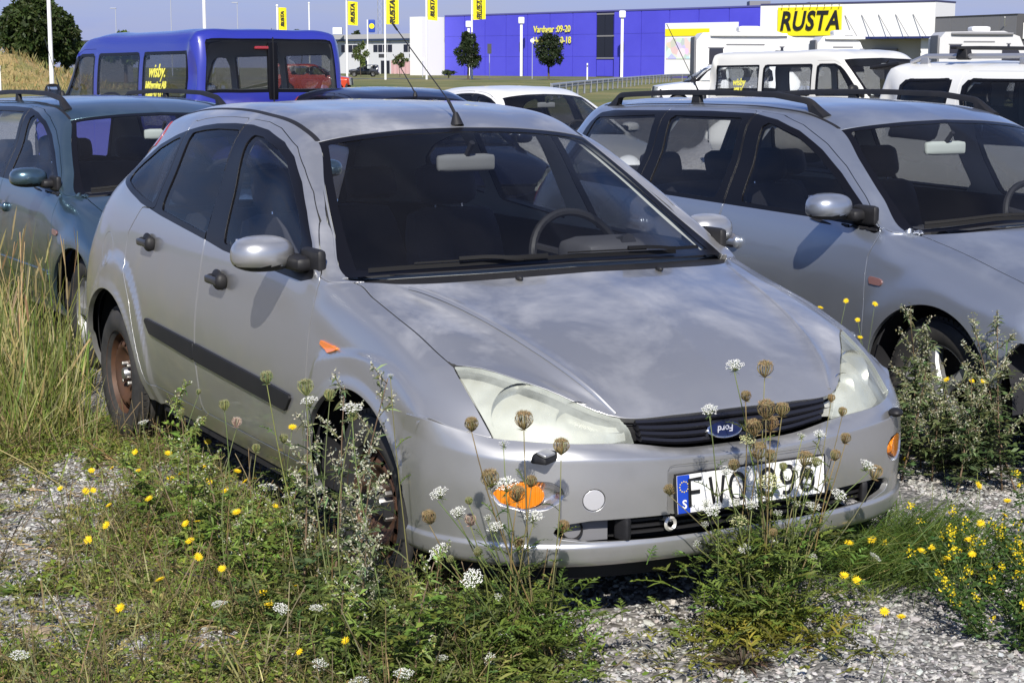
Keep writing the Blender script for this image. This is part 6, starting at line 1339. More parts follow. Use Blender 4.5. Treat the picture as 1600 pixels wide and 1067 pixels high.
# ------------------------------------------------------------------ flowering plants, each a thing
def bent(a, b, sag=.0, n=9, wob=.012):
    a, b = np.asarray(a, float), np.asarray(b, float); t = np.linspace(0, 1, n)[:, None]; P = a*(1-t)+b*t
    L = np.linalg.norm(b-a); v = rng.normal(0, 1, 3); v[2] *= .2; P = P+np.sin(t*math.pi)*v*L*.035+np.sin(t*2*math.pi)*rng.normal(0, 1, 3)*wob*L*.5
    P[:, 2] += (np.sin(t*math.pi/2)-t)[:, 0]*L*sag; return P
def frame(ax):
    ax = ax/np.linalg.norm(ax); s = np.cross(ax, [.3, .2, 1.0] if abs(ax[2]) < .9 else [1.0, .1, 0]); s /= np.linalg.norm(s); return s, np.cross(ax, s), ax
def umbel(c, ax, R, kind):
    """flower head: flat white umbel (W, Y), closed nest (G, P) or dry brown nest (B)"""
    s, u, w_ = frame(np.asarray(ax, float)); c = np.asarray(c, float); out = []
    if kind in 'WY':
        n = 26 if R > .016 else 14; k = np.arange(n); rr = R*.94*np.sqrt((k+.5)/n); a = k*2.39996+rng.uniform(0, 6)
        pos = c+np.outer(rr*np.cos(a), s)+np.outer(rr*np.sin(a), u)+np.outer(-(rr/R)**2*R*.28+rng.normal(0, R*.03, n), w_)
        root = c-w_*R*1.05; rd = pos-root; L = np.linalg.norm(rd, axis=1)
        out.append(ribbons(np.tile(root, (n, 1)), rd, L, .0007, 0, hue((.20, .24, .09), n, .15), 1, shape=0))
        m_ = 8 if R > .016 else 6; fl = np.repeat(pos, m_, 0); q = rng.uniform(0, 6.28, len(fl)); rad = R*.17*np.sqrt(rng.uniform(.05, 1, len(fl)))
        fl = fl+np.outer(rad*np.cos(q), s)+np.outer(rad*np.sin(q), u)+np.outer(rng.normal(0, .0008, len(fl)), w_)
        base = (.86, .86, .80) if kind == 'W' else (.66, .66, .36)
        for t in range(2):
            an = q+t*1.57+.4; d = np.outer(np.cos(an), s)+np.outer(np.sin(an), u)+np.outer(rng.normal(0, .25, len(fl)), w_); ln = R*.078*rng.uniform(.8, 1.4, len(fl))
            out.append(ribbons(fl-d*ln[:, None]*.5, d, ln*1.15, ln*.42, 0, hue(base, len(fl), .06, .02), 2, side=np.cross(d, w_[None]+rng.normal(0, .25, (len(fl), 3)))))
        nb = 9; a = rng.uniform(0, 6.28, nb); d = np.outer(np.cos(a), s)+np.outer(np.sin(a), u)-w_*.25
        out.append(ribbons(np.tile(root, (nb, 1)), d, R*.7, .0007, .1, hue((.13, .17, .05), nb, .2), 2))
    else:
        n = 34 if R > .010 else 16; a = np.arange(n)*2.39996; lay = np.sqrt((np.arange(n)+.5)/n); root = c-w_*R*.95
        mixb = rng.uniform(0, .65); col = {'B': tuple(np.array((.24, .165, .075))*(1-mixb)+np.array((.27, .26, .11))*mixb), 'G': (.25, .27, .105), 'P': (.42, .32, .24)}[kind]; tip_c = {'B': (.36, .27, .14), 'G': (.34, .34, .18), 'P': (.55, .45, .36)}[kind]
        t = np.linspace(0, 1, 6); rad = np.sin(t*2.35)*R*1.02; ht = t*R*1.75
        for j in range(n):
            e = np.cos(a[j])*s+np.sin(a[j])*u; f_ = lay[j]
            P = root+np.outer(rad*f_, e)+np.outer(ht*(1.08-.12*f_), w_); out.append(solid(tube(P, [.0006, .0008, .0009, .0009, .0008, .0007], 4, cap=False), hue(col, 1, .2)[0]))
            tp = P[-1]; m_ = 10; d = rng.normal(0, 1, (m_, 3))+w_*.8
            out.append(ribbons(np.tile(tp-w_*R*.10, (m_, 1))+rng.normal(0, R*.06, (m_, 3)), d, R*.30, R*.055, 0, hue(tip_c, m_, .25), 1))
            if j % 2: out.append(ribbons(P[3:4]+rng.normal(0, .001, (1, 3)), rng.normal(0, 1, (1, 3))+e, R*.22, R*.05, 0, hue(tip_c, 1, .3), 1))
        nb = 8; a = rng.uniform(0, 6.28, nb); d = np.outer(np.cos(a), s)+np.outer(np.sin(a), u)+w_*.2
        out.append(ribbons(np.tile(root, (nb, 1)), d, R*.9, .0008, .1, hue(col, nb, .2), 2))
    return cat(*out)
KIND = {'W': 'flat white flower head', 'Y': 'creamy yellow flower head', 'G': 'closed green head', 'B': 'dry brown head', 'P': 'pinkish half open head'}
WHERE = {'c1': 'before the bumper corner', 'c2': 'before the number plate', 'fd': 'beside the front wheel', 'bed': 'low in the weed bed'}
def carrot(i, h):
    x, y, z, kd, dia, g = h; top = np.array([x, y, z])
    if g == 'c1': b = np.array([.90, -.745])+rng.normal(0, .045, 2)
    elif g == 'c2': b = np.array([.985, -.02])+rng.normal(0, .050, 2)
    elif g == 'fd': b = np.array([x, y])+np.array([.10, -.02])+rng.normal(0, .05, 2)
    else: b = np.array([x, y])+rng.normal(0, .05, 2)
    base = np.array([b[0], b[1], float(zground(b[0], b[1]))])
    P = bent(base, top-np.array([0, 0, dia*.5]), sag=.10 if g != 'bed' else 0); ax = (P[-1]-P[-2]); ax = ax/np.linalg.norm(ax)*.7+np.array([0, 0, .45])+(np.array([.3, -.2, .1]) if kd in 'WY' else 0)
    if kd == 'G' and rng.uniform() < .3: ax = ax*np.array([1, 1, .5])
    r = np.linspace(.0026, .0013, len(P))*(.8 if dia < .03 else 1.0)
    lab = 'wild carrot with '+KIND[kd]+' '+WHERE[g]
    if dia > .052 and g in ('c1', 'c2'): lab = 'wild carrot with large '+KIND[kd]+' '+WHERE[g]
    t = thing('wild_carrot', lab, 'wild carrot', tuple(base), 0, 'wild carrots '+WHERE[g]+', '+KIND[kd])
    sc_ = (.13, .16, .05) if kd != 'B' else (.17, .14, .06)
    n = max(3, int(np.linalg.norm(top-base)*9)); k = rng.integers(1, len(P)-2, n); a = rng.uniform(0, 6.28, n); d = np.stack([np.cos(a), np.sin(a), np.full(n, .9)], 1)
    tint_obj('stem', solid(tube(P, r, 5), hue(sc_, 1, .15)[0]), STALK, t, local=base)
    tint_obj('leaves', fern(P[k], d, rng.uniform(.04, .11, n), hue((.11, .15, .035), n, .3), pairs=5, leafw=.0018, spread=.34), LEAF, t, local=base)
    tint_obj('flower_head', umbel(top, ax, dia/2, kd), PETAL, t, local=base)
for i, h in enumerate(HEADS): carrot(i, h)
# ferny foot of each clump
def foot(c, r, n, hgt, col, name='carrot_foliage'):
    p = np.array(c)+rng.normal(0, 1, (n, 2))*np.array(r); B = on_ground(p); B[:, 2] += rng.uniform(0, hgt, n); a = rng.uniform(0, 6.28, n)
    d = np.stack([np.cos(a), np.sin(a), rng.uniform(.3, 1.6, n)], 1)
    return fern(B, d, rng.uniform(.06, .17, n), hue(col, n, .3), pairs=6, leafw=.0036)
tint_obj('clump_foliage', cat(foot((.90, -.76), (.09, .10), 300, .20, (.14, .20, .035)), foot((.985, -.03), (.08, .12), 330, .26, (.14, .195, .038)), foot((1.08, -.10), (.10, .16), 220, .03, (.19, .20, .03)), foot((.80, -1.0), (.16, .14), 300, .16, (.11, .15, .035)), foot((.35, -1.15), (.22, .14), 260, .14, (.12, .155, .04)), foot((1.02, -1.02), (.12, .12), 140, .08, (.16, .19, .045))), LEAF, kind='stuff')

def hawkweed(p, big=1.0):
    x, y, z = p; h = max(z-float(zground(x, y)), .05); b = np.array([x+rng.normal(0, .04), y+rng.normal(0, .04)]); base = np.array([b[0], b[1], float(zground(*b))]); top = np.array(p)
    P = bent(base, top, .05, 7); R = .0150*rng.uniform(.8, 1.15)*big; near_car = 'behind the gravel' if y > 1.2 else None
    where = 'beside the blue estate wheel' if y > 1.2 else ('on the gravel at the bumper end' if y > -.1 else ('by the silver rear wheel' if x < -1.6 else ('against the sill' if y > -1.0 else ('beside the pale gravel patch' if y < -1.28 and x < -.3 else ('in the front of the weed bed' if x > .1 else 'amid the weeds along the sill')))))
    t = thing('hawkweed', 'yellow hawkweed flower '+where, 'hawkweed', tuple(base), 0, 'yellow hawkweeds '+where)
    s, u, w_ = frame(np.array([.35+rng.normal(0, .3), -.25+rng.normal(0, .3), .8]))
    rs = []
    for n, ln, up in ((17, 1.0, .12), (13, .72, .35), (9, .42, .7)):
        a = np.arange(n)*2*math.pi/n+rng.uniform(0, 1, n)*.3; d = np.outer(np.cos(a), s)+np.outer(np.sin(a), u)+w_*up
        rs.append(ribbons(np.tile(top, (n, 1)), d, R*ln, R*.13, 0, hue((.82, .60, .015), n, .08, .03), 2, side=np.cross(d, w_[None])))
    tint_obj('stem', cat(solid(tube(P, np.linspace(.0016, .0010, 7), 4), hue((.14, .17, .05), 1, .2)[0]), solid(lathe([(.001, -.009), (.0028, -.006), (.0030, -.001), (.002, .001)], 7, 'z'), (.10, .13, .04)) if False else ribbons(P[[2, 3, 4]], rng.normal(0, 1, (3, 3))+[0, 0, 1], .03, .002, .2, hue(GREEN, 3, .2), 2)), STALK, t, local=base)
    tint_obj('flower', cat(*rs), PETAL, t, local=base); tint_obj('bract_cup', solid(xf(lathe([(.0008, -.010), (.0030, -.007), (.0036, -.002), (.002, .001)], 8, 'z'), np.stack([s, u, w_], 1), top), (.09, .12, .035)), STALK, t, local=base)
for p in YELLOWS: hawkweed(p)

def mugwort(b, top, lab, group, pale=.7, n_br=13, leafy=1.0, spread=.20, tone=None):
    tone = tone or GREY_G; bud2 = (.22, .23, .12) if tone is GREY_G else (.24, .29, .08)
    base = np.array([b[0], b[1], float(zground(b[0], b[1]))]); P = bent(base, top, .04, 14); L = np.linalg.norm(np.asarray(top)-base)
    t = thing('mugwort', lab, 'mugwort', tuple(base), 0, group)
    stems, buds, lv = [solid(tube(P, np.linspace(.0042, .0013, 14), 5), (.16, .11, .07))], [], []
    for k in range(n_br):
        f = .30+.68*k/(n_br-1); i = f*13; p0 = np.array([np.interp(i, range(14), P[:, q]) for q in range(3)]); a = k*2.4+rng.uniform(-.3, .3); ln = L*spread*(1.25-f)*rng.uniform(.7, 1.3)+.04
        d = np.array([math.cos(a), math.sin(a), rng.uniform(.7, 1.3)]); d /= np.linalg.norm(d); Q = p0+np.outer(np.linspace(0, 1, 7), d*ln); Q[:, 2] += np.linspace(0, 1, 7)**2*ln*.12
        stems.append(solid(tube(Q, np.linspace(.0016, .0006, 7), 4), (.19, .16, .09)))
        m_ = int(12+55*ln/.2); tt = rng.uniform(.15, 1.0, m_)*6; q = np.stack([np.interp(tt, range(7), Q[:, c]) for c in range(3)], 1)+rng.normal(0, .0065, (m_, 3))
        kk = rng.uniform(0, 1, m_) < pale; c = np.where(kk[:, None], hue((.50, .50, .38), m_, .18, .05), hue(bud2, m_, .25))
        for _ in range(2):
            dv_ = rng.normal(0, 1, (m_, 3))+[0, 0, .5]; buds.append(ribbons(q, dv_, rng.uniform(.005, .009, m_), rng.uniform(.0016, .0026, m_), 0, c, 2))
        m_ = int(9*leafy); tt = rng.uniform(0, .8, m_)*6; q = np.stack([np.interp(tt, range(7), Q[:, c]) for c in range(3)], 1); dv_ = d*.4+rng.normal(0, .7, (m_, 3))
        lv.append(ribbons(q, dv_, rng.uniform(.02, .045, m_), rng.uniform(.0022, .004, m_), .3, hue(tone, m_, .3), 2))
    m_ = int(26*leafy); i = rng.uniform(.5, 9, m_); q = np.stack([np.interp(i, range(14), P[:, c]) for c in range(3)], 1); a = rng.uniform(0, 6.28, m_)
    lv.append(fern(q, np.stack([np.cos(a), np.sin(a), rng.uniform(.1, .9, m_)], 1), rng.uniform(.06, .13, m_), hue((.085, .12, .045) if tone is GREY_G else (.15, .22, .04), m_, .25), pairs=4, leafw=.0065, spread=.42))
    tint_obj('stem', cat(*stems), STALK, t, local=base); tint_obj('flower_panicle', cat(*buds), PETAL, t, local=base); tint_obj('leaves', cat(*lv), LEAF, t, local=base)
ML = [((.42, -1.02), (.60, -1.00, .80)), ((.30, -1.06), (.36, -1.02, .74)), ((.22, -1.10), (.16, -1.05, .60)), ((.50, -1.08), (.62, -1.06, .55)), ((.60, -1.12), (.72, -1.12, .42))]
for k, (b, tp) in enumerate(ML): mugwort(b, tp, ('tallest ' if k == 0 else '')+'white budded mugwort spray before the rusty front wheel', 'white mugwort sprays at the front wheel', .80, 11, .8, .15)
for k in range(17):
    x = -.62+1.0*(k+.5)/17; y = 1.72+rng.uniform(-.12, .22); h = rng.uniform(.34, .54) if -.40 < x < .0 else rng.uniform(.42, .68)
    mugwort((x, y), (x+rng.normal(0, .08), y+rng.normal(0, .08), h), 'grey green mugwort before the blue estate wheel', 'mugworts by the blue estate wheel', .45, 11, 1.5, .22)
GM = [(-1.25, -1.02), (-1.0, -1.12), (-.82, -1.0), (-.62, -1.14), (-.45, -1.02), (-.28, -1.16), (-.12, -1.04), (.06, -1.2), (.78, -1.22), (1.0, -1.12)]
for x, y in GM:
    h = rng.uniform(.24, .44); mugwort((x, y), (x+rng.normal(0, .08), y+rng.normal(0, .05), h), 'green leafy mugwort amid the weeds along the sill', 'green mugworts in the weed bed', .20, 7, 1.8, .28, (.20, .27, .06))
# feathery green tuft under the bumper end
def tuft():
    c = np.array([.80, .62]); n = 4200; p = c+rng.normal(0, 1, (n, 2))*np.array([.10, .16]); B = on_ground(p); a = rng.normal(1.2, 1.5, n)
    d = np.stack([np.cos(a)*.7, np.sin(a)*.7, rng.uniform(.25, 1.3, n)], 1); B[:, 2] += rng.uniform(0, .14, n)
    t = thing('feathery_plant', 'dense tuft of fine thread leaved green plant under the bumper end', 'plant', (c[0], c[1], float(zground(*c))))
    tint_obj('leaves', ribbons(B, d, rng.uniform(.08, .24, n), .0012, rng.uniform(.1, .6, n), mixcol(hue((.060, .115, .018), n, .25), hue((.16, .20, .04), n, .25), rng.uniform(0, 1, n)**2), 3), LEAF, t, local=(c[0], c[1], float(zground(*c))))
tuft()
# clover-like bushes with yellow flower clusters at the frame edge
def medick(c, k):
    base = np.array([c[0], c[1], float(zground(*c))]); t = thing('melilot', 'bushy green melilot with yellow flower clusters', 'melilot', tuple(base), 0, 'yellow flowered melilots at the gravel edge')
    ns = 9; st, lv, fl = [], [], []
    for j in range(ns):
        a = rng.uniform(0, 6.28); ln = rng.uniform(.16, .34); d = np.array([math.cos(a)*.75, math.sin(a)*.75, rng.uniform(.5, 1.0)]); d /= np.linalg.norm(d)
        Q = base+np.outer(np.linspace(0, 1, 7), d*ln)+np.outer(np.linspace(0, 1, 7)**2, [0, 0, .03]); st.append(solid(tube(Q, np.linspace(.0018, .0008, 7), 4), (.12, .15, .05)))
        m_ = 34; tt = rng.uniform(.1, 1, m_)*6; q = np.stack([np.interp(tt, range(7), Q[:, c_]) for c_ in range(3)], 1)+rng.normal(0, .012, (m_, 3))
        for z in range(3):
            an = rng.uniform(0, 6.28, m_)+z*2.1; dv_ = np.stack([np.cos(an), np.sin(an), rng.normal(.35, .3, m_)], 1); lv.append(ribbons(q, dv_, rng.uniform(.010, .017, m_), rng.uniform(.0028, .0045, m_), .1, hue((.060, .115, .026), m_, .28), 2))
        if rng.uniform() < .75:
            m_ = 26; q = Q[-1]+rng.normal(0, 1, (m_, 3))*np.array([.006, .006, .009]); fl.append(ribbons(q, rng.normal(0, 1, (m_, 3))+[.2, -.1, .6], .0068, .0024, 0, hue((.82, .64, .02), m_, .1, .04), 2))
        for z in range(2):
            if rng.uniform() < .5: q = Q[rng.integers(3, 6)]+rng.normal(0, 1, (12, 3))*.005+[0, 0, .015]; fl.append(ribbons(q, rng.normal(0, 1, (12, 3))+[.2, -.1, .6], .006, .0022, 0, hue((.78, .62, .03), 12, .1, .04), 2))
    tint_obj('stem', cat(*st), STALK, t, local=base); tint_obj('leaves', cat(*lv), LEAF, t, local=base)
    if fl: tint_obj('flowers', cat(*fl), PETAL, t, local=base)
for k, c in enumerate([(1.42, .50), (1.30, .62), (1.45, .72), (1.18, .72), (1.30, .85), (1.10, .92), (1.22, 1.02), (1.05, 1.12), (1.38, .92), (.95, 1.02), (1.50, .60), (1.12, .60), (.92, 1.25), (1.32, .48), (1.02, .80)]): medick(c, k)
# withered rosette, sprouts, stalks, a broken stone
def rosette(c, n, R, col, lab, nm):
    base = np.array([c[0], c[1], float(zground(*c))]); a = rng.uniform(0, 6.28, n); p = np.tile(base, (n, 1))+np.stack([np.cos(a), np.sin(a), 0*a], 1)*rng.uniform(0, R*.4, (n, 1))
    t = thing(nm, lab, 'plant', tuple(base)); d = np.stack([np.cos(a), np.sin(a), rng.uniform(.1, 1.2, n)], 1)
    tint_obj('leaves', ribbons(p, d, R*rng.uniform(.5, 1.1, n), .0035, rng.uniform(.2, .8, n), hue(col, n, .3), 3), LEAF, t, local=base)
rosette((1.16, -.235), 240, .10, (.13, .11, .075), 'withered grey brown weed lying on the gravel before the plate', 'withered_weed')
for c, n, R, lab in (((1.02, -.62), 60, .05, 'small lime green sprout alone on the gravel'), ((.28, -1.86), 200, .10, 'bright green leafy weed at the lower left corner of the bed'), ((-.55, -1.72), 130, .08, 'low green weed on the pale gravel at the left edge'), ((.10, -1.66), 150, .09, 'spreading green weed beside the tan stone')):
    rosette(c, n, R, (.11, .17, .03), lab, 'leafy_weed')
def stalk(a, b, lab, r=.0025, col=(.36, .30, .13), sag=.02):
    a, b = np.array(a, float), np.array(b, float); o = tint_obj('dry_stalk', solid(tube(bent(a, b, sag, 12), np.linspace(r, r*.5, 12), 5), col), STALK); tag(o, lab, 'stalk'); return o
stalk((1.02, .02, .10), (.86, .72, .13), 'long yellow green stalk lying across the front of the feathery tuft')
stalk((-1.95, -1.52, .18), (-1.55, -1.28, .03), 'pale straw stalk arching over the gravel at the left edge')
stalk((-.25, -1.32, .09), (.10, -1.10, .05), 'thin black stick lying in the weeds', .004, (.03, .026, .022), 0)
stalk((.62, -1.42, .07), (.80, -1.18, .06), 'pale dry stick lying in the weed bed', .004, (.44, .37, .26), 0)
stalk((1.20, -.62, .06), (1.02, -.30, .062), 'thin grey twig on the gravel before the bumper', .003, (.22, .19, .15), 0)
sv, sf = rbox((0, 0, 0), (.085, .045, .035), .012); sv = sv*(1+rng.normal(0, .05, sv.shape)); tag(vobj('broken_stone', xf((sv, sf), rotm('Z', .6), (-.03, -1.80, float(zground(-.03, -1.80))+.015)), mat('tan_stone', (.34, .27, .18), .9, noise=(30, (.22, .17, .11), .4, .7), bump=(60, .6, .004))), 'tan broken stone on the pale gravel at the left edge', 'stone')
# ------------------------------------------------------------------ beyond the lot
FH = Vector((math.cos(YAW), math.sin(YAW), 0)); RH = Vector((math.sin(YAW), -math.cos(YAW), 0))
def at(px, D):
    """ground point at bearing px (photo column) and depth D metres"""
    return np.array(Vector((CAM[0], CAM[1], 0))+FH*D+RH*((px-800)/FOC*D*1.0))
def zat(py, D): return CAM[2]+(103-py)/FOC*D
YAWC = math.atan2(RH.y, RH.x)                                       # heading of a wall that faces the lot
def wallbox(name, a, b, depth, z0, z1, m, parent, label=None):
    """upright slab from ground point a to b, thickness going away from the lot"""
    a, b = np.array(a[:2]), np.array(b[:2]); d = b-a; n = np.array([-d[1], d[0]]); n /= np.linalg.norm(n)
    if n@np.array(FH[:2]) < 0: n = -n
    q = [a, b, b+n*depth, a+n*depth]; V = np.array([(p[0], p[1], z) for z in (z0, z1) for p in q])
    F = tri([(0, 1, 5, 4), (1, 2, 6, 5), (2, 3, 7, 6), (3, 0, 4, 7), (4, 5, 6, 7), (3, 2, 1, 0)])
    return vobj(name, (V, F), m, parent, label, smooth_=False)
def lerp2(a, b, t): return np.array(a[:2])*(1-t)+np.array(b[:2])*t
def toward(p, d):
    p = np.array(p, float); v = np.array(CAM[:2])-p[:2]; v /= np.linalg.norm(v); p = p.copy(); p[:2] += v*d; return p
CLAD = mat('blue_cladding', (.075, .070, .58), .45, noise=(.15, (.085, .08, .62), .4, .6)); WCLAD = mat('white_cladding', (.78, .78, .77), .5); DGLASS = mat('dark_shop_glass', (.012, .014, .022), .12)
GCLAD = mat('grey_cladding', (.19, .19, .20), .55); DGREY = mat('charcoal_cladding', (.05, .05, .055), .55); SEAM = mat('cladding_joint', (.022, .02, .20), .5); SIGNY = mat('sign_yellow', (.80, .68, .012), .45); BEIGE = mat('beige_render', (.46, .45, .41), .7)
A0, A1 = at(695, 287), at(1180, 236); HB = 9.6
bld = thing('store_building', 'long deep blue store building with yellow opening hours on its wall', 'building', tuple(at(930, 262)))
def under(o):
    o.parent = bld; o.matrix_parent_inverse = Matrix.Translation(-bld.location); return o
def wbox(name, *a, par=None, **k): 
    o = wallbox(name, *a, None, **k); p = par or bld; o.parent = p; o.matrix_parent_inverse = Matrix.Translation(-(p.location if p.type == 'EMPTY' else (p.parent.location if p.parent else p.location))); return o
def child(o, p, root):
    o.parent = p
    if p is root: o.matrix_parent_inverse = Matrix.Translation(-root.location)
    return o
t1, t2 = .53, .585                                                  # the glazed strip
cuts_ = np.linspace(0, t1, 8)
for k in range(7):                                                  # cladding panels in two tiers
    for z0, z1 in ((0, 3.0), (3.03, 6.3), (6.33, HB)): wbox('wall_panel', lerp2(A0, A1, cuts_[k]+.0011), lerp2(A0, A1, cuts_[k+1]-.0011), 1.0, z0, z1, CLAD)
cuts_ = np.linspace(t2, 1, 6)
for k in range(5):
    for z0, z1 in ((0, 3.0), (3.03, 6.3), (6.33, HB)): wbox('wall_panel', lerp2(A0, A1, cuts_[k]+.0011), lerp2(A0, A1, cuts_[k+1]-.0011), 1.0, z0, z1, CLAD)
wbox('wall_core', toward(A0, -.15)+0*A0, toward(A1, -.15), 30, 0, HB-.05, SEAM); wbox('roof_edge', toward(A0, .12), toward(A1, .12), 1.4, HB, HB+.22, mat('roof_trim', (.10, .10, .30), .5))
for k in range(3):
    for j in range(2):
        ta, tb = t1+.002+(t2-t1-.004)*j/2, t1+.002+(t2-t1-.004)*(j+1)/2-.001; z0, z1 = ((.1, 2.5), (2.95, 5.9), (6.15, 9.1))[k]; wbox('window', toward(lerp2(A0, A1, ta), -.05), toward(lerp2(A0, A1, tb), -.05), .12, z0, z1, DGLASS if k else CLAD)
for z in (2.65, 5.92, 9.15): wbox('window_ledge', toward(lerp2(A0, A1, t1+.001), .05), toward(lerp2(A0, A1, t2-.001), .05), .2, z, z+.22, GCLAD)
# white end panel
W0, W1 = at(660, 284), at(694.6, 287.5); wbox('end_wall', W0, W1, 3.0, 0, 9.5, WCLAD)
# sign block with canopy
S0_, S1_ = at(1180, 229), at(1448, 214); zt = 9.55
wbox('sign_wall', S0_, S1_, 6.0, 5.35, zt, WCLAD); wbox('canopy_edge', toward(S0_, .4)*.4+toward(S1_, .4)*.6, toward(S1_, .4), 3.0, 5.1, 5.35, mat('canopy_blue', (.02, .03, .12), .5)); wbox('lower_wall', toward(S0_, -3), toward(S1_, -3), 4, 0, 5.34, BEIGE); wbox('parapet', toward(S0_, .1), toward(S1_, .1), 6.2, zt, zt+.2, mat('parapet_dark', (.05, .05, .12), .5))
wbox('side_wing', toward(S0_, .3), lerp2(S0_, S1_, .40), 2.5, 0, 5.34, WCLAD); wbox('shutter_door', toward(lerp2(S0_, S1_, .66), -2.5), toward(lerp2(S0_, S1_, .80), -2.5), .3, 0, 3.9, GCLAD); wbox('corner_post', toward(lerp2(S0_, S1_, .93), -1), toward(lerp2(S0_, S1_, .97), -1), 1, 0, 5.1, WCLAD)
for t in np.linspace(.50, .88, 5):                                  # stays of the canopy
    p = lerp2(S0_, S1_, t); q = lerp2(S0_, S1_, t+.075); a = np.array([*toward(p, .1), 8.1]); b = np.array([*toward(q, 1.2), 5.35]); child(vobj('canopy_stay', tube([a, b], .045, 5), GCLAD), bld, bld)
sgn = wbox('store_sign', toward(lerp2(S0_, S1_, .105), .35), toward(lerp2(S0_, S1_, .478), .35), .3, 5.55, 9.2, SIGNY, label='yellow sign with black lettering')
dS = Vector((*(S1_-S0_)[:2], 0)).normalized(); nS = Vector((-FH.x, -FH.y, 0))
def wtext(txt, size, m, t, z, A, B, off, **k):
    d = Vector((*(np.array(B)-np.array(A))[:2], 0)).normalized(); p = toward(lerp2(A, B, t), off)
    n = d.cross(Vector((0, 0, 1)))
    o = text_obj('lettering', txt, size, m, None, plane_mtx((p[0], p[1], z), d, (0, 0, 1)), .03, **k); return o
INKB = mat('sign_black', (.012, .012, .012), .5)
o = wtext('RUSTA', 3.35, INKB, .2915, 7.35, S0_, S1_, .50, shear=.22, bold=.085, sx=.80, space=1.08); child(o, sgn, bld); 
o = wtext('Vardagar :09-20', 1.42, YEL, .385, 7.15, A0, A1, .30, bold=.025, sx=.92); child(o, bld, bld)
o = wtext('Helgdagar 10-18', 1.42, YEL, .385, 5.45, A0, A1, .30, bold=.025, sx=.92); child(o, bld, bld)
for k in range(9):
    p = toward(lerp2(S0_, S1_, .13+.042*k), .5); child(vobj('sign_lamp', tube([(p[0], p[1], 9.25), (*toward(p, .5)[:2], 9.45)], .06, 5), INKB), sgn, bld)
for a, b, z in ((1163, 1195, 10.7), (1200, 1250, 10.35), (1255, 1305, 10.6)): wbox('roof_plant', at(a, 245), at(b, 245), 3, 9.5, z, GCLAD)
# white lamp columns along the blue wall
for k, (px, py, D) in enumerate(((732, 36, 278), (813, 30, 268), (968, 20, 250))):
    p = at(px, D); z = zat(py, D); c = thing('lamp_column', 'white lamp column with square head '+('behind the left pine', 'left of the opening hours', 'right of the dark glazed strip')[k], 'lamp column', (p[0], p[1], 0), YAWC, 'white lamp columns along the blue wall')
    vobj('post', box(-.19, .19, -.19, .19, 0, z-.9), WHITE, c); vobj('lamp_head', rbox((0, 0, z-.45), (.95, .95, 1.0), .12), WHITE, c)
# big printed banner
b0, b1 = at(1034, 236), at(1145, 228); bn_ = thing('banner_board', 'wide white board with a colourful printed banner before the blue store', 'banner', tuple(at(1090, 232)))
child(wallbox('board', b0, b1, .3, .4, zat(37, 232), WCLAD, None), bn_, bn_); child(wallbox('top_strip', toward(lerp2(b0, b1, .0), .1), toward(lerp2(b0, b1, .62), .1), .05, zat(57, 232), zat(46, 232), SIGNY, None), bn_, bn_)
pm_ = mat('banner_print', (.10, .42, .45), .5); 
def _pr():
    t = pm_.node_tree; p = t.nodes['Principled BSDF']; g = t.nodes.new('ShaderNodeTexCoord'); v = t.nodes.new('ShaderNodeTexVoronoi'); v.inputs['Scale'].default_value = 1.1; t.links.new(g.outputs['Object'], v.inputs['Vector'])
    x = t.nodes.new('ShaderNodeMix'); x.data_type = 'RGBA'; x.inputs[0].default_value = .62; x.inputs[7].default_value = (.75, .78, .72, 1); t.links.new(v.outputs['Color'], x.inputs[6]); t.links.new(x.outputs[2], p.inputs['Base Color'])
_pr(); child(wallbox('print', toward(lerp2(b0, b1, .02), .1), toward(lerp2(b0, b1, .60), .1), .05, zat(92, 232), zat(60, 232), pm_, None), bn_, bn_)
# charcoal hall at the far right
hall = thing('warehouse', 'grey hall with a charcoal corner and white number at the right edge', 'building', tuple(at(1520, 205)))
H0, H1, H2 = at(1449, 214), at(1574, 200), at(1700, 199)
for k in range(5): child(wallbox('wall_panel', lerp2(H0, H1, k/5+.002), lerp2(H0, H1, (k+1)/5-.002), .8, 0, zat(26, 206), GCLAD, None), hall, hall)
child(wallbox('corner_wall', H1, H2, 5, 0, zat(24, 203), DGREY, None), hall, hall); child(wallbox('roof_trim', toward(H0, .1), toward(H1, .1), 1, zat(26, 206), zat(24.4, 206), DGREY, None), hall, hall)
child(wtext('15', 2.5, WHITE, .17, zat(50, 202), H1, H2, .25, bold=.06), hall, hall); p = toward(lerp2(H0, H1, .86), 1.2); child(vobj('wall_lamp', tube([(*toward(lerp2(H0, H1, .86), .0), zat(42, 205)), (*p[:2], zat(29, 205))], .07, 5), WHITE), hall, hall)
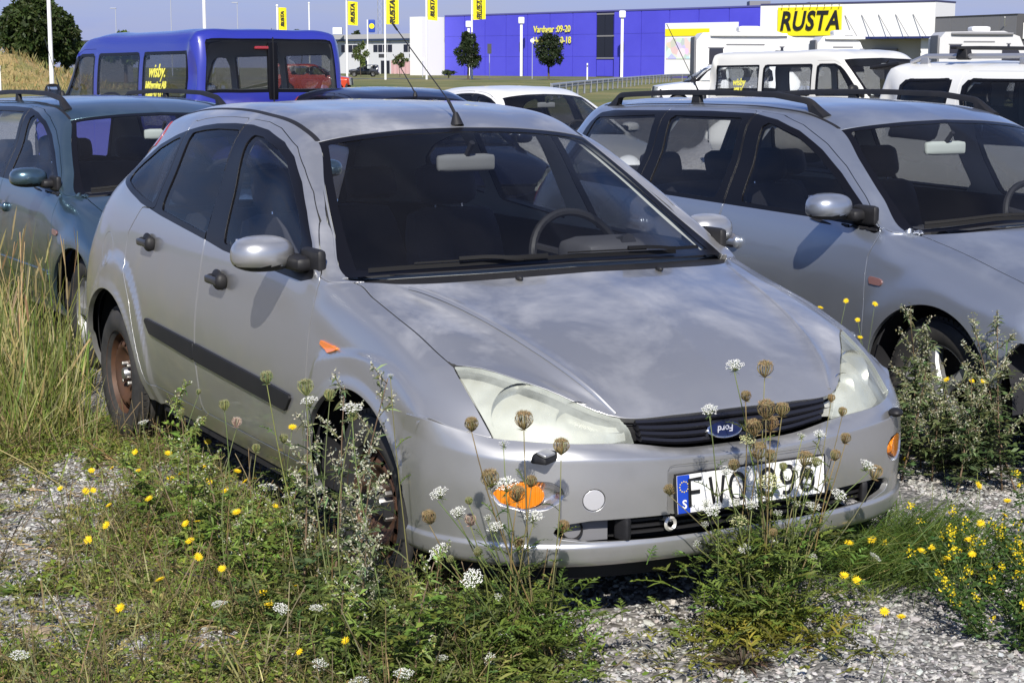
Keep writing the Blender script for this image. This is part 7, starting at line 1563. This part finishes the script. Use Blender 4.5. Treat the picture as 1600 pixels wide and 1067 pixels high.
# long low white works building
wk = thing('works_building', 'long white two storey works building under a flat grey roof', 'building', tuple(at(590, 330))); K0, K1 = at(505, 345), at(668, 320)
for k in range(6): child(wallbox('wall_panel', lerp2(K0, K1, k/6+.002), lerp2(K0, K1, (k+1)/6-.002), 8, 0, zat(64, 332), mat('pale_works_wall', (.62, .63, .65), .6), None), wk, wk)
child(wallbox('roof', toward(K0, .6), toward(K1, .6), 14, zat(64, 332), zat(56, 332), mat('works_roof', (.40, .40, .41), .8), None), wk, wk); child(wallbox('roof_edge', toward(K0, .8), toward(K1, .8), .3, zat(64.5, 332)-.2, zat(63, 332), mat('dark_edge', (.03, .05, .10), .5), None), wk, wk)
for ta, tb in ((.20, .24), (.27, .36), (.51, .69), (.79, .965)):
    n_ = max(1, int((tb-ta)/.04))
    for j in range(n_): child(wallbox('window', toward(lerp2(K0, K1, ta+(tb-ta)*j/n_), .1), toward(lerp2(K0, K1, ta+(tb-ta)*(j+.86)/n_), .1), .2, zat(83, 332), zat(72, 332), DGLASS, None), wk, wk)
for ta, tb in ((.30, .40), (.56, .63), (.84, .92)): child(wallbox('sign_panel', toward(lerp2(K0, K1, ta), .15), toward(lerp2(K0, K1, tb), .15), .2, zat(91, 332), zat(86, 332), DGREY, None), wk, wk)
for ta, tb in ((.58, .66), (.38, .46)): child(wallbox('door', toward(lerp2(K0, K1, ta), .1), toward(lerp2(K0, K1, tb), .1), .2, 0, zat(96, 332), DGLASS, None), wk, wk)
child(wallbox('roof_cowl', at(523, 335), at(537, 335), 2, zat(56, 335), zat(46, 335), WCLAD, None), wk, wk)
gs = thing('shed', 'small grey shed showing left of the blue minibus', 'shed', tuple(at(140, 160))); child(wallbox('wall', at(122, 160), at(165, 158), 4, 0, zat(70, 160), GCLAD, None), gs, gs); child(wallbox('roof', at(121, 159.5), at(166, 157.5), 5, zat(70, 160), zat(67, 160), DGREY, None), gs, gs)
ct = thing('container', 'pale pink container standing before the works building', 'container', tuple(at(630, 300))); child(wallbox('side', at(612, 300), at(650, 297), 3, .15, zat(96, 300), mat('pink_steel', (.55, .36, .36), .6), None), ct, ct)
for k in range(6): child(wallbox('rib', toward(lerp2(at(612, 300), at(650, 297), .05+k*.17), .1), toward(lerp2(at(612, 300), at(650, 297), .10+k*.17), .1), .1, .2, zat(96.5, 300), mat('pink_rib', (.48, .30, .31), .6), None), ct, ct)

# flagpoles, masts, street lamps
def pole(px, D, top, r, lab, flag=None, nm='flagpole', grp=None, m=None):
    p = at(px, D); h = zat(top, D); c = thing(nm, lab, nm.replace('_', ' '), (p[0], p[1], 0), YAWC, grp); vobj('post', tube([(0, 0, -.1), (0, 0, h)], [r, r*.75], 8), m or WHITE, c)
    if flag:
        w_, y0, y1, txt, ph = flag; s = D/FOC; n = 13; u = np.linspace(0, 1, n); v = np.linspace(0, 1, 9); U_, Vv = np.meshgrid(u, v, indexing='ij')
        X = r+.03+U_*w_*s; Y = .10*np.sin(U_*6+ph+Vv*2)*U_**.5; Z = zat(y0, D)+(zat(y1, D)-zat(y0, D))*Vv-.12*U_*np.sin(ph+Vv)
        V = np.stack([X, Y, Z], -1).reshape(-1, 3); i = np.arange(n*9).reshape(n, 9); q = np.stack([i[:-1, :-1], i[1:, :-1], i[1:, 1:], i[:-1, 1:]], -1).reshape(-1, 4)
        fo = vobj('flag', (np.concatenate([V, V+[0, .02, 0]]), np.concatenate([q, q[:, ::-1]+n*9])), SIGNY, c)
        if txt: text_obj('lettering', txt, w_*s*.62, INKB, fo, Matrix.Translation((r+.03+w_*s*.52, -.17, (zat(y0, D)+zat(y1, D))/2))@Matrix(((0, -1, 0, 0), (0, 0, -1, 0), (1, 0, 0, 0), (0, 0, 0, 1))), .01, shear=.2, bold=.02, sx=1.0)
    vobj('finial', ellipsoid((0, 0, h+.05), (r*1.2, r*1.2, r*1.2), 8, 5), m or WHITE, c); return c
pole(88, 44, -60, .062, 'tall white flagpole without a flag before the big dark tree'); pole(326, 52, -50, .062, 'tall white flagpole rising behind the blue minibus roof'); pole(487, 190, 10, .10, 'bare white flagpole just right of the leftmost yellow flag')
for k, (px, D, top, fl) in enumerate(((438, 195, 14, (12, 16, 50, 'RUSTA', .3)), (544.5, 200, 5, (15, 6, 42, 'RUSTA', 1.4)), (603.5, 195, 2, (19, 3, 41, 'RUSTA', 2.2)), (667, 200, -14, (15, -4, 34, 'RUSTA', .9)), (737, 205, -16, (19, -6, 34, 'RUSTA', 3.0)))):
    pole(px, D, top, .13, 'white flagpole with a hanging yellow flag '+('above the blue minibus rear', 'above the dark parked car', 'in front of the lattice mast', 'before the white end wall', 'before the left pine and the blue wall')[k], fl, grp='yellow flags before the store')
MASTG = mat('mast_grey', (.36, .38, .44), .6)
def lattice(px, D, top, wd, lab):
    p = at(px, D); h = zat(top, D); c = thing('lattice_mast', lab, 'mast', (p[0], p[1], 0), YAWC); vs = [tube([(a, b, 0), (a, b, h)], .05, 4) for a in (-wd, wd) for b in (-wd, wd)]
    n = int(h/(wd*3.0)); 
    for k in range(n): z = h*k/n; vs.append(tube([(-wd, -wd, z), (wd, -wd, z+h/n)], .03, 3)); vs.append(tube([(wd, -wd, z), (-wd, -wd, z+h/n)], .03, 3))
    vobj('frame', merge(*vs), MASTG, c)
lattice(596, 420, -60, .55, 'slim grey lattice mast behind the works building roof'); lattice(5, 420, -60, .75, 'grey lattice mast at the left edge beyond the big dark tree')
for px, D, top, lab in ((190, 260, 18, 'leftmost'), (275, 260, 4, 'middle'), (377, 260, 9, 'rightmost')):
    p = at(px, D); h = zat(top, D); c = thing('street_lamp', lab+' of the three thin grey street lamps above the minibus roof', 'street lamp', (p[0], p[1], 0), YAWC, 'street lamps along the far road'); vobj('post', tube([(0, 0, 0), (0, 0, h)], [.10, .06], 6), MASTG, c); vobj('lamp_head', rbox((-.35, 0, h), (.95, .25, .14), .05), MASTG, c)
p = at(576.5, 300); c = thing('pylon_sign', 'tall blue pylon sign with a yellow disc above the works roof', 'sign', (p[0], p[1], 0), YAWC); zt_ = zat(34, 300); vobj('post', tube([(0, 0, 0), (0, 0, zt_)], .12, 6), WHITE, c); sb = vobj('sign_board', rbox((.75, 0, zt_-1.1), (1.15, .25, 2.2), .15), mat('pylon_blue', (.02, .06, .35), .4), c); vobj('sign_disc', xf(lathe([(.001, -.05), (.46, -.05), (.46, .02)], 20, 'y'), None, (.75, -.13, zt_-1.1)), SIGNY, sb)
for px, D, y0, lab in ((8, 105, 105, 'white marker post on the dry grass bank'), (915, 160, 99, 'white marker post behind the guard rail')):
    p = at(px, D); c = thing('marker_post', lab, 'marker post', (p[0], p[1], 0), YAWC); vobj('post', box(-.06, .06, -.04, .04, 0, zat(y0, D)), WHITE, c); vobj('reflector', box(-.05, .05, -.055, -.045, zat(y0, D)-.35, zat(y0, D)-.18), DGREY, c)
for px, D, y0, y1, lab in ((764, 215, 70, 85, 'small dark road sign on a post beside the left pine'), (830, 210, 62, 68, 'white round road sign before the right pine'), (516+145, 240, 92, 96, 'green road sign before the white end wall')):
    p = at(px, D); c = thing('road_sign', lab, 'sign', (p[0], p[1], 0), YAWC); vobj('post', tube([(0, 0, 0), (0, 0, zat(y0, D))], .05, 6), MASTG, c); s = D/FOC
    vobj('sign_face', box(-3.2*s, 3.2*s, -.12, -.07, zat(y1, D), zat(y0, D)) if 'round' not in lab else xf(lathe([(.001, -.06), (3.2*s, -.06), (3.2*s, -.02)], 16, 'y'), None, (0, -.06, zat(65, D))), DGREY if 'dark' in lab else (WHITE if 'white' in lab else mat('sign_green', (.03, .15, .09), .5)), c)

# guard rail
gp = [at(860, 82), at(900, 98), at(955, 122), at(1000, 150), at(1045, 185), at(1130, 205), at(1320, 214)]
cum = np.concatenate([[0], np.cumsum([np.linalg.norm(b-a) for a, b in zip(gp[:-1], gp[1:])])]); G3 = np.array(gp)
gr0 = thing('guard_rail', 'grey steel guard rail curving away along the far road', 'guard rail', tuple(gp[2]))
GALV = mat('galvanised', (.42, .43, .45), .45, .6)
tt = np.linspace(0, cum[-1], 60); Pq = np.stack([np.interp(tt, cum, G3[:, k]) for k in range(2)]+[np.full(60, .62)], 1)
child(vobj('rail', sweep(Pq, [(-.04, .16), (.02, .10), (.02, .04), (-.04, 0), (.02, -.04), (.02, -.10), (-.04, -.16), (-.06, -.16), (-.06, .16)]), GALV), gr0, gr0)
pme = None
for k, d in enumerate(np.arange(0, cum[-1], 4.0)):
    q = [np.interp(d, cum, G3[:, j]) for j in range(2)]
    if pme is None: pme = mesh_data('post', *box(-.05, .05, -.04, .04, 0, .74), GALV, smooth_=False)
    o = link('post', pme, gr0); o.location = (q[0]-gr0.location.x, q[1]-gr0.location.y, 0)
# road beyond, grass bank at the left
V = []; 
for px, d0, d1 in ((-600, 205, 216), (300, 202, 213), (800, 205, 216), (1100, 215, 226), (1700, 225, 236), (2600, 240, 252)): a, b = at(px, d0), at(px, d1); V += [(a[0], a[1], .012), (b[0], b[1], .012)]
F = [(2*k, 2*k+2, 2*k+3, 2*k+1) for k in range(5)]
vobj('road', (np.array(V), tri(F)), mat('asphalt', (.11, .11, .115), .85), kind='structure', smooth_=False)
X, Y = np.meshgrid(np.linspace(-1, 1, 60), np.linspace(-1, 1, 24), indexing='ij'); c = at(-60, 118)
Z = 2.5*np.exp(-(X*1.6)**4)*np.exp(-(Y*1.5)**2)*(1+.10*np.sin(X*9+Y*4)+.06*np.sin(X*23))-.25
W = c[:2]+X[..., None]*np.array(RH[:2])*13+Y[..., None]*np.array(FH[:2])*9; V = np.concatenate([W, Z[..., None]], -1).reshape(-1, 3); i = np.arange(60*24).reshape(60, 24); q = np.stack([i[:-1, :-1], i[1:, :-1], i[1:, 1:], i[:-1, 1:]], -1).reshape(-1, 4)
vobj('grass_bank', (V, q), mat('dry_bank', (.34, .25, .10), .95, noise=(.9, (.20, .19, .06), .42, .62), bump=(6, .8, .2)), kind='structure')
B = V[rng.integers(0, len(V), 5000)]+rng.normal(0, .25, (5000, 3))*[1, 1, 0]; a = rng.uniform(0, 6.28, 5000)
tint_obj('bank_grass', ribbons(B, np.stack([np.cos(a)*.4, np.sin(a)*.4, np.ones(5000)], 1), rng.uniform(.3, .8, 5000), .03, .2, mixcol(hue((.40, .31, .13), 5000, .2), hue((.16, .18, .05), 5000, .2), rng.uniform(0, 1, 5000)**2), 2), LEAF, kind='stuff')

# trees
BARK = mat('bark', (.09, .07, .05), .9, bump=(8, .6, .05))
def tree(px, D, top, bot, wpx, lab, nm, col, n=5200, shape='round', trunk_r=.12, leaf=.22, lobes=11, base=0.0):
    p = at(px, D); s = D/FOC; zt_, zb_ = zat(top, D), zat(bot, D); R = wpx*s/2; H = zt_-zb_; c = thing(nm, lab, 'tree', (p[0], p[1], base), 0)
    tr = [tube(bent((0, 0, -.1), (rng.normal(0, .1), rng.normal(0, .1), zb_+H*.75), 0, 8), np.linspace(trunk_r, trunk_r*.3, 8), 7)]; cs = []
    for k in range(lobes):
        f = (k+.5)/lobes; a = k*2.4+rng.uniform(-.4, .4); pr = {'round': math.sin(math.pi*(.12+.80*f))**.7, 'pine': (1.05-f*.75) if f > .1 else .8, 'loose': math.sin(math.pi*(.1+.8*f))}[shape]
        rr = R*pr*rng.uniform(.45, .78); q = np.array([rr*math.cos(a), rr*math.sin(a), zb_+H*(.10+.80*f)]); cs.append((q, R*rng.uniform(.24, .46)*max(.5, pr), H*rng.uniform(.08, .16)))
        tr.append(tube(bent((0, 0, q[2]*.80), q, .1, 5), np.linspace(trunk_r*.35, trunk_r*.1, 5), 4))
    vobj('trunk', merge(*tr), BARK, c); per = n//lobes; rs = []
    for q, ra, rh in cs:
        d = rng.normal(0, 1, (per, 3)); d /= np.linalg.norm(d, axis=1)[:, None]; k = rng.uniform(.15, 1, per)**.45; B = q+d*k[:, None]*np.array([ra, ra, rh])*(1+rng.normal(0, .12, (per, 1)))
        dv_ = d+rng.normal(0, .7, (per, 3)); cc = hue(np.array(col)*rng.uniform(.7, 1.35), per, .25); rs.append(ribbons(B, dv_, leaf*rng.uniform(.6, 1.4, per), leaf*.30*rng.uniform(.6, 1.3, per), .2, cc, 2))
    tint_obj('crown', cat(*rs), LEAF, c); return c
tree(72, 135, -4, 104, 112, 'big dark green tree filling the upper left corner', 'broadleaf_tree', (.040, .062, .016), 15000, 'round', .35, .34, 24)
tree(40, 150, 8, 100, 60, 'dark tree half hidden at the left of the big tree', 'broadleaf_tree', (.036, .055, .016), 6000, 'round', .25, .34, 12)
tree(112, 140, 30, 104, 50, 'lower dark tree growing at the right foot of the big tree', 'broadleaf_tree', (.045, .068, .02), 6000, 'round', .25, .32, 12)
tree(203, 150, 54, 100, 78, 'rounded green bush rising above the blue minibus roof', 'bushy_tree', (.075, .12, .022), 7000, 'round', .2, .3, 14)
tree(731, 200, 50, 106, 56, 'left of the two dark pines before the blue wall', 'pine_tree', (.030, .046, .018), 4600, 'pine', .13, .24, 19)
tree(856, 200, 52, 105, 54, 'right of the two dark pines, hiding part of the opening hours', 'pine_tree', (.030, .046, .018), 4600, 'round', .13, .24, 19)
tree(566, 240, 66, 104, 28, 'thin loose sapling before the works building', 'sapling', (.11, .15, .04), 900, 'loose', .06, .28, 7); tree(626, 235, 84, 106, 24, 'small rounded sapling right of the flag by the mast', 'sapling', (.10, .13, .04), 900, 'round', .06, .26, 7)
for k, (px, D, top, wpx) in enumerate(((470, 360, 50, 26), (560, 380, 51, 20), (330, 360, 52, 40), (430, 380, 51, 30), (700, 215, 112, 18))): tree(px, D, top, min(top+22, 115), wpx, ('dark treetop behind the works roof', 'distant dark treetop right of the roof cowl', 'distant low treetop above the minibus roof', 'distant treetop between the flags', 'low bush at the foot of the white end wall')[k], 'distant_tree' if k < 4 else 'low_bush', (.05, .07, .03), 700, 'round', .1, .6 if k < 4 else .3, 6)

# motorhomes and far cars
MH = mat('motorhome_white', (.76, .76, .75), .4); MHW = mat('motorhome_window', (.03, .03, .04), .15)
def motorhome(px0, px1, D, top, lab, grey=False, z0=0.0):
    a, b = at(px0, D), at(px1, D); Lm = np.linalg.norm(b-a); h = zat(top, D); r = thing('motorhome', lab, 'motorhome', (*((a+b)/2)[:2], z0), YAWC)
    y0, y1 = -1.1, 1.1; x0, x1 = -Lm/2, Lm/2; P = [(x0, .5), (x0-.0, h-.35), (x0+.25, h-.05), (x1-1.7, h), (x1-.95, h-.25), (x1-.62, h-.95), (x1-.30, 1.35), (x1-.05, 1.15), (x1, .5)]
    vobj('body', prism(P, y0, y1), MH if not grey else mat('motorhome_grey', (.55, .55, .55), .45), r, smooth_=False)
    f = y0-.015
    for (u, z, w_, hh) in ((.16, h-.95, .55, .62), (.69, h-.95, .12, .7)): 
        x = x0+Lm*u; wo = vobj('window', rbox((x, f, z), (w_, .05, hh), .03), MHW, r); vobj('window_frame', merge(box(x-w_/2-.04, x+w_/2+.04, f-.01, f+.03, z+hh/2, z+hh/2+.04), box(x-w_/2-.04, x+w_/2+.04, f-.01, f+.03, z-hh/2-.04, z-hh/2)), GCLAD, wo)
    vobj('cab_window', prism([(x1-1.75, h-1.55), (x1-1.75, h-.72), (x1-1.05, h-.75), (x1-.70, h-1.50)], f-.02, f+.03), MHW, r, smooth_=False)
    vobj('awning', rbox((x0+Lm*.42, f-.06, h-.13), (Lm*.62, .14, .13), .05), WHITE if not grey else GCLAD, r); vobj('stripe', merge(box(x0+Lm*.24, x0+Lm*.55, f-.012, f, h-.52, h-.47)), GCLAD, r); vobj('roof_box', rbox((x0+Lm*.45, 0, h+.10), (.9, .9, .25), .1), MH, r)
    vobj('rear_panel', rbox((x0-.04, -.3, h/2+.5), (.10, 1.5, h-1.4), .05), GCLAD, r)
    for x in (x0+1.6, x1-1.0):
        for y in (y0+.12, y1-.12): vobj('wheel', xf(lathe([(.001, -.1), (.33, -.1), (.35, -.06), (.35, .06), (.33, .1), (.001, .1)], 20, 'y'), None, (x, y, .35)), TYRE, r)
    return r
motorhome(1078, 1266, 68, 51, 'white motorhome with a dark cab window before the banner board'); motorhome(1448, 1600, 82, 49, 'grey white motorhome with a roof box before the charcoal hall', True); motorhome(1262, 1360, 74, 56, 'white camper nose standing right behind the first motorhome')
def far_car(lab, col, px, D, yaw, nm='parked_car'):
    p = at(px, D); o = build_van(nm, lab, paint('lacquer_'+nm+str(px), col, None, 0, metal=0, rough=.3, coat=.9, dirt=.05), dict(SUV, bump=BLACK, step=.10), (p[0]-1.3*math.cos(yaw+math.pi), p[1]-1.3*math.sin(yaw+math.pi)), yaw, 0.0); return o
far_car('red car showing through the rear windows of the blue minibus', (.50, .045, .012), 492, 92, YAWC)
far_car('dark parked car before the works building', (.014, .015, .02), 570, 245, YAWC+math.pi); far_car('white car beside the first motorhome', (.72, .72, .70), 1112, 58, YAWC+math.pi)
# ------------------------------------------------------------------ alike plants get a label by their place in their clump
ORD = 'first second third fourth fifth sixth seventh eighth ninth tenth eleventh twelfth thirteenth fourteenth fifteenth sixteenth seventeenth eighteenth nineteenth twentieth'.split()+['twenty '+x for x in 'first second third fourth fifth sixth seventh eighth ninth'.split()]+['thirtieth']+['thirty '+x for x in 'first second third fourth fifth sixth seventh eighth ninth'.split()]+['fortieth']+['forty '+x for x in 'first second third fourth fifth sixth seventh eighth ninth'.split()]
groups = {}
bpy.context.view_layer.update()
for o in list(sc.objects):
    if o.parent is None and o.get('label') and o.get('group'): groups.setdefault((o['group'], o['label']), []).append(o)
def col_of(o):
    ch = [c for c in o.children if c.name.startswith(('flower', 'leaves'))] or list(o.children) or [o]
    b = [o.matrix_world@Vector(q) for q in ch[0].bound_box] if ch[0].type == 'MESH' else [o.location]
    m = sum(b, Vector())/len(b)-Vector(CAM); return m.dot(cr)/max(m.dot(cf), .01)
for (g, lab), os_ in groups.items():
    if len(os_) < 2: continue
    os_.sort(key=col_of)
    for k, o in enumerate(os_):
        if k < len(ORD): o['label'] = ('leftmost' if k == 0 else 'rightmost' if k == len(os_)-1 else ORD[k]+' from the left')+', '+lab.replace(' flower head', ' head')
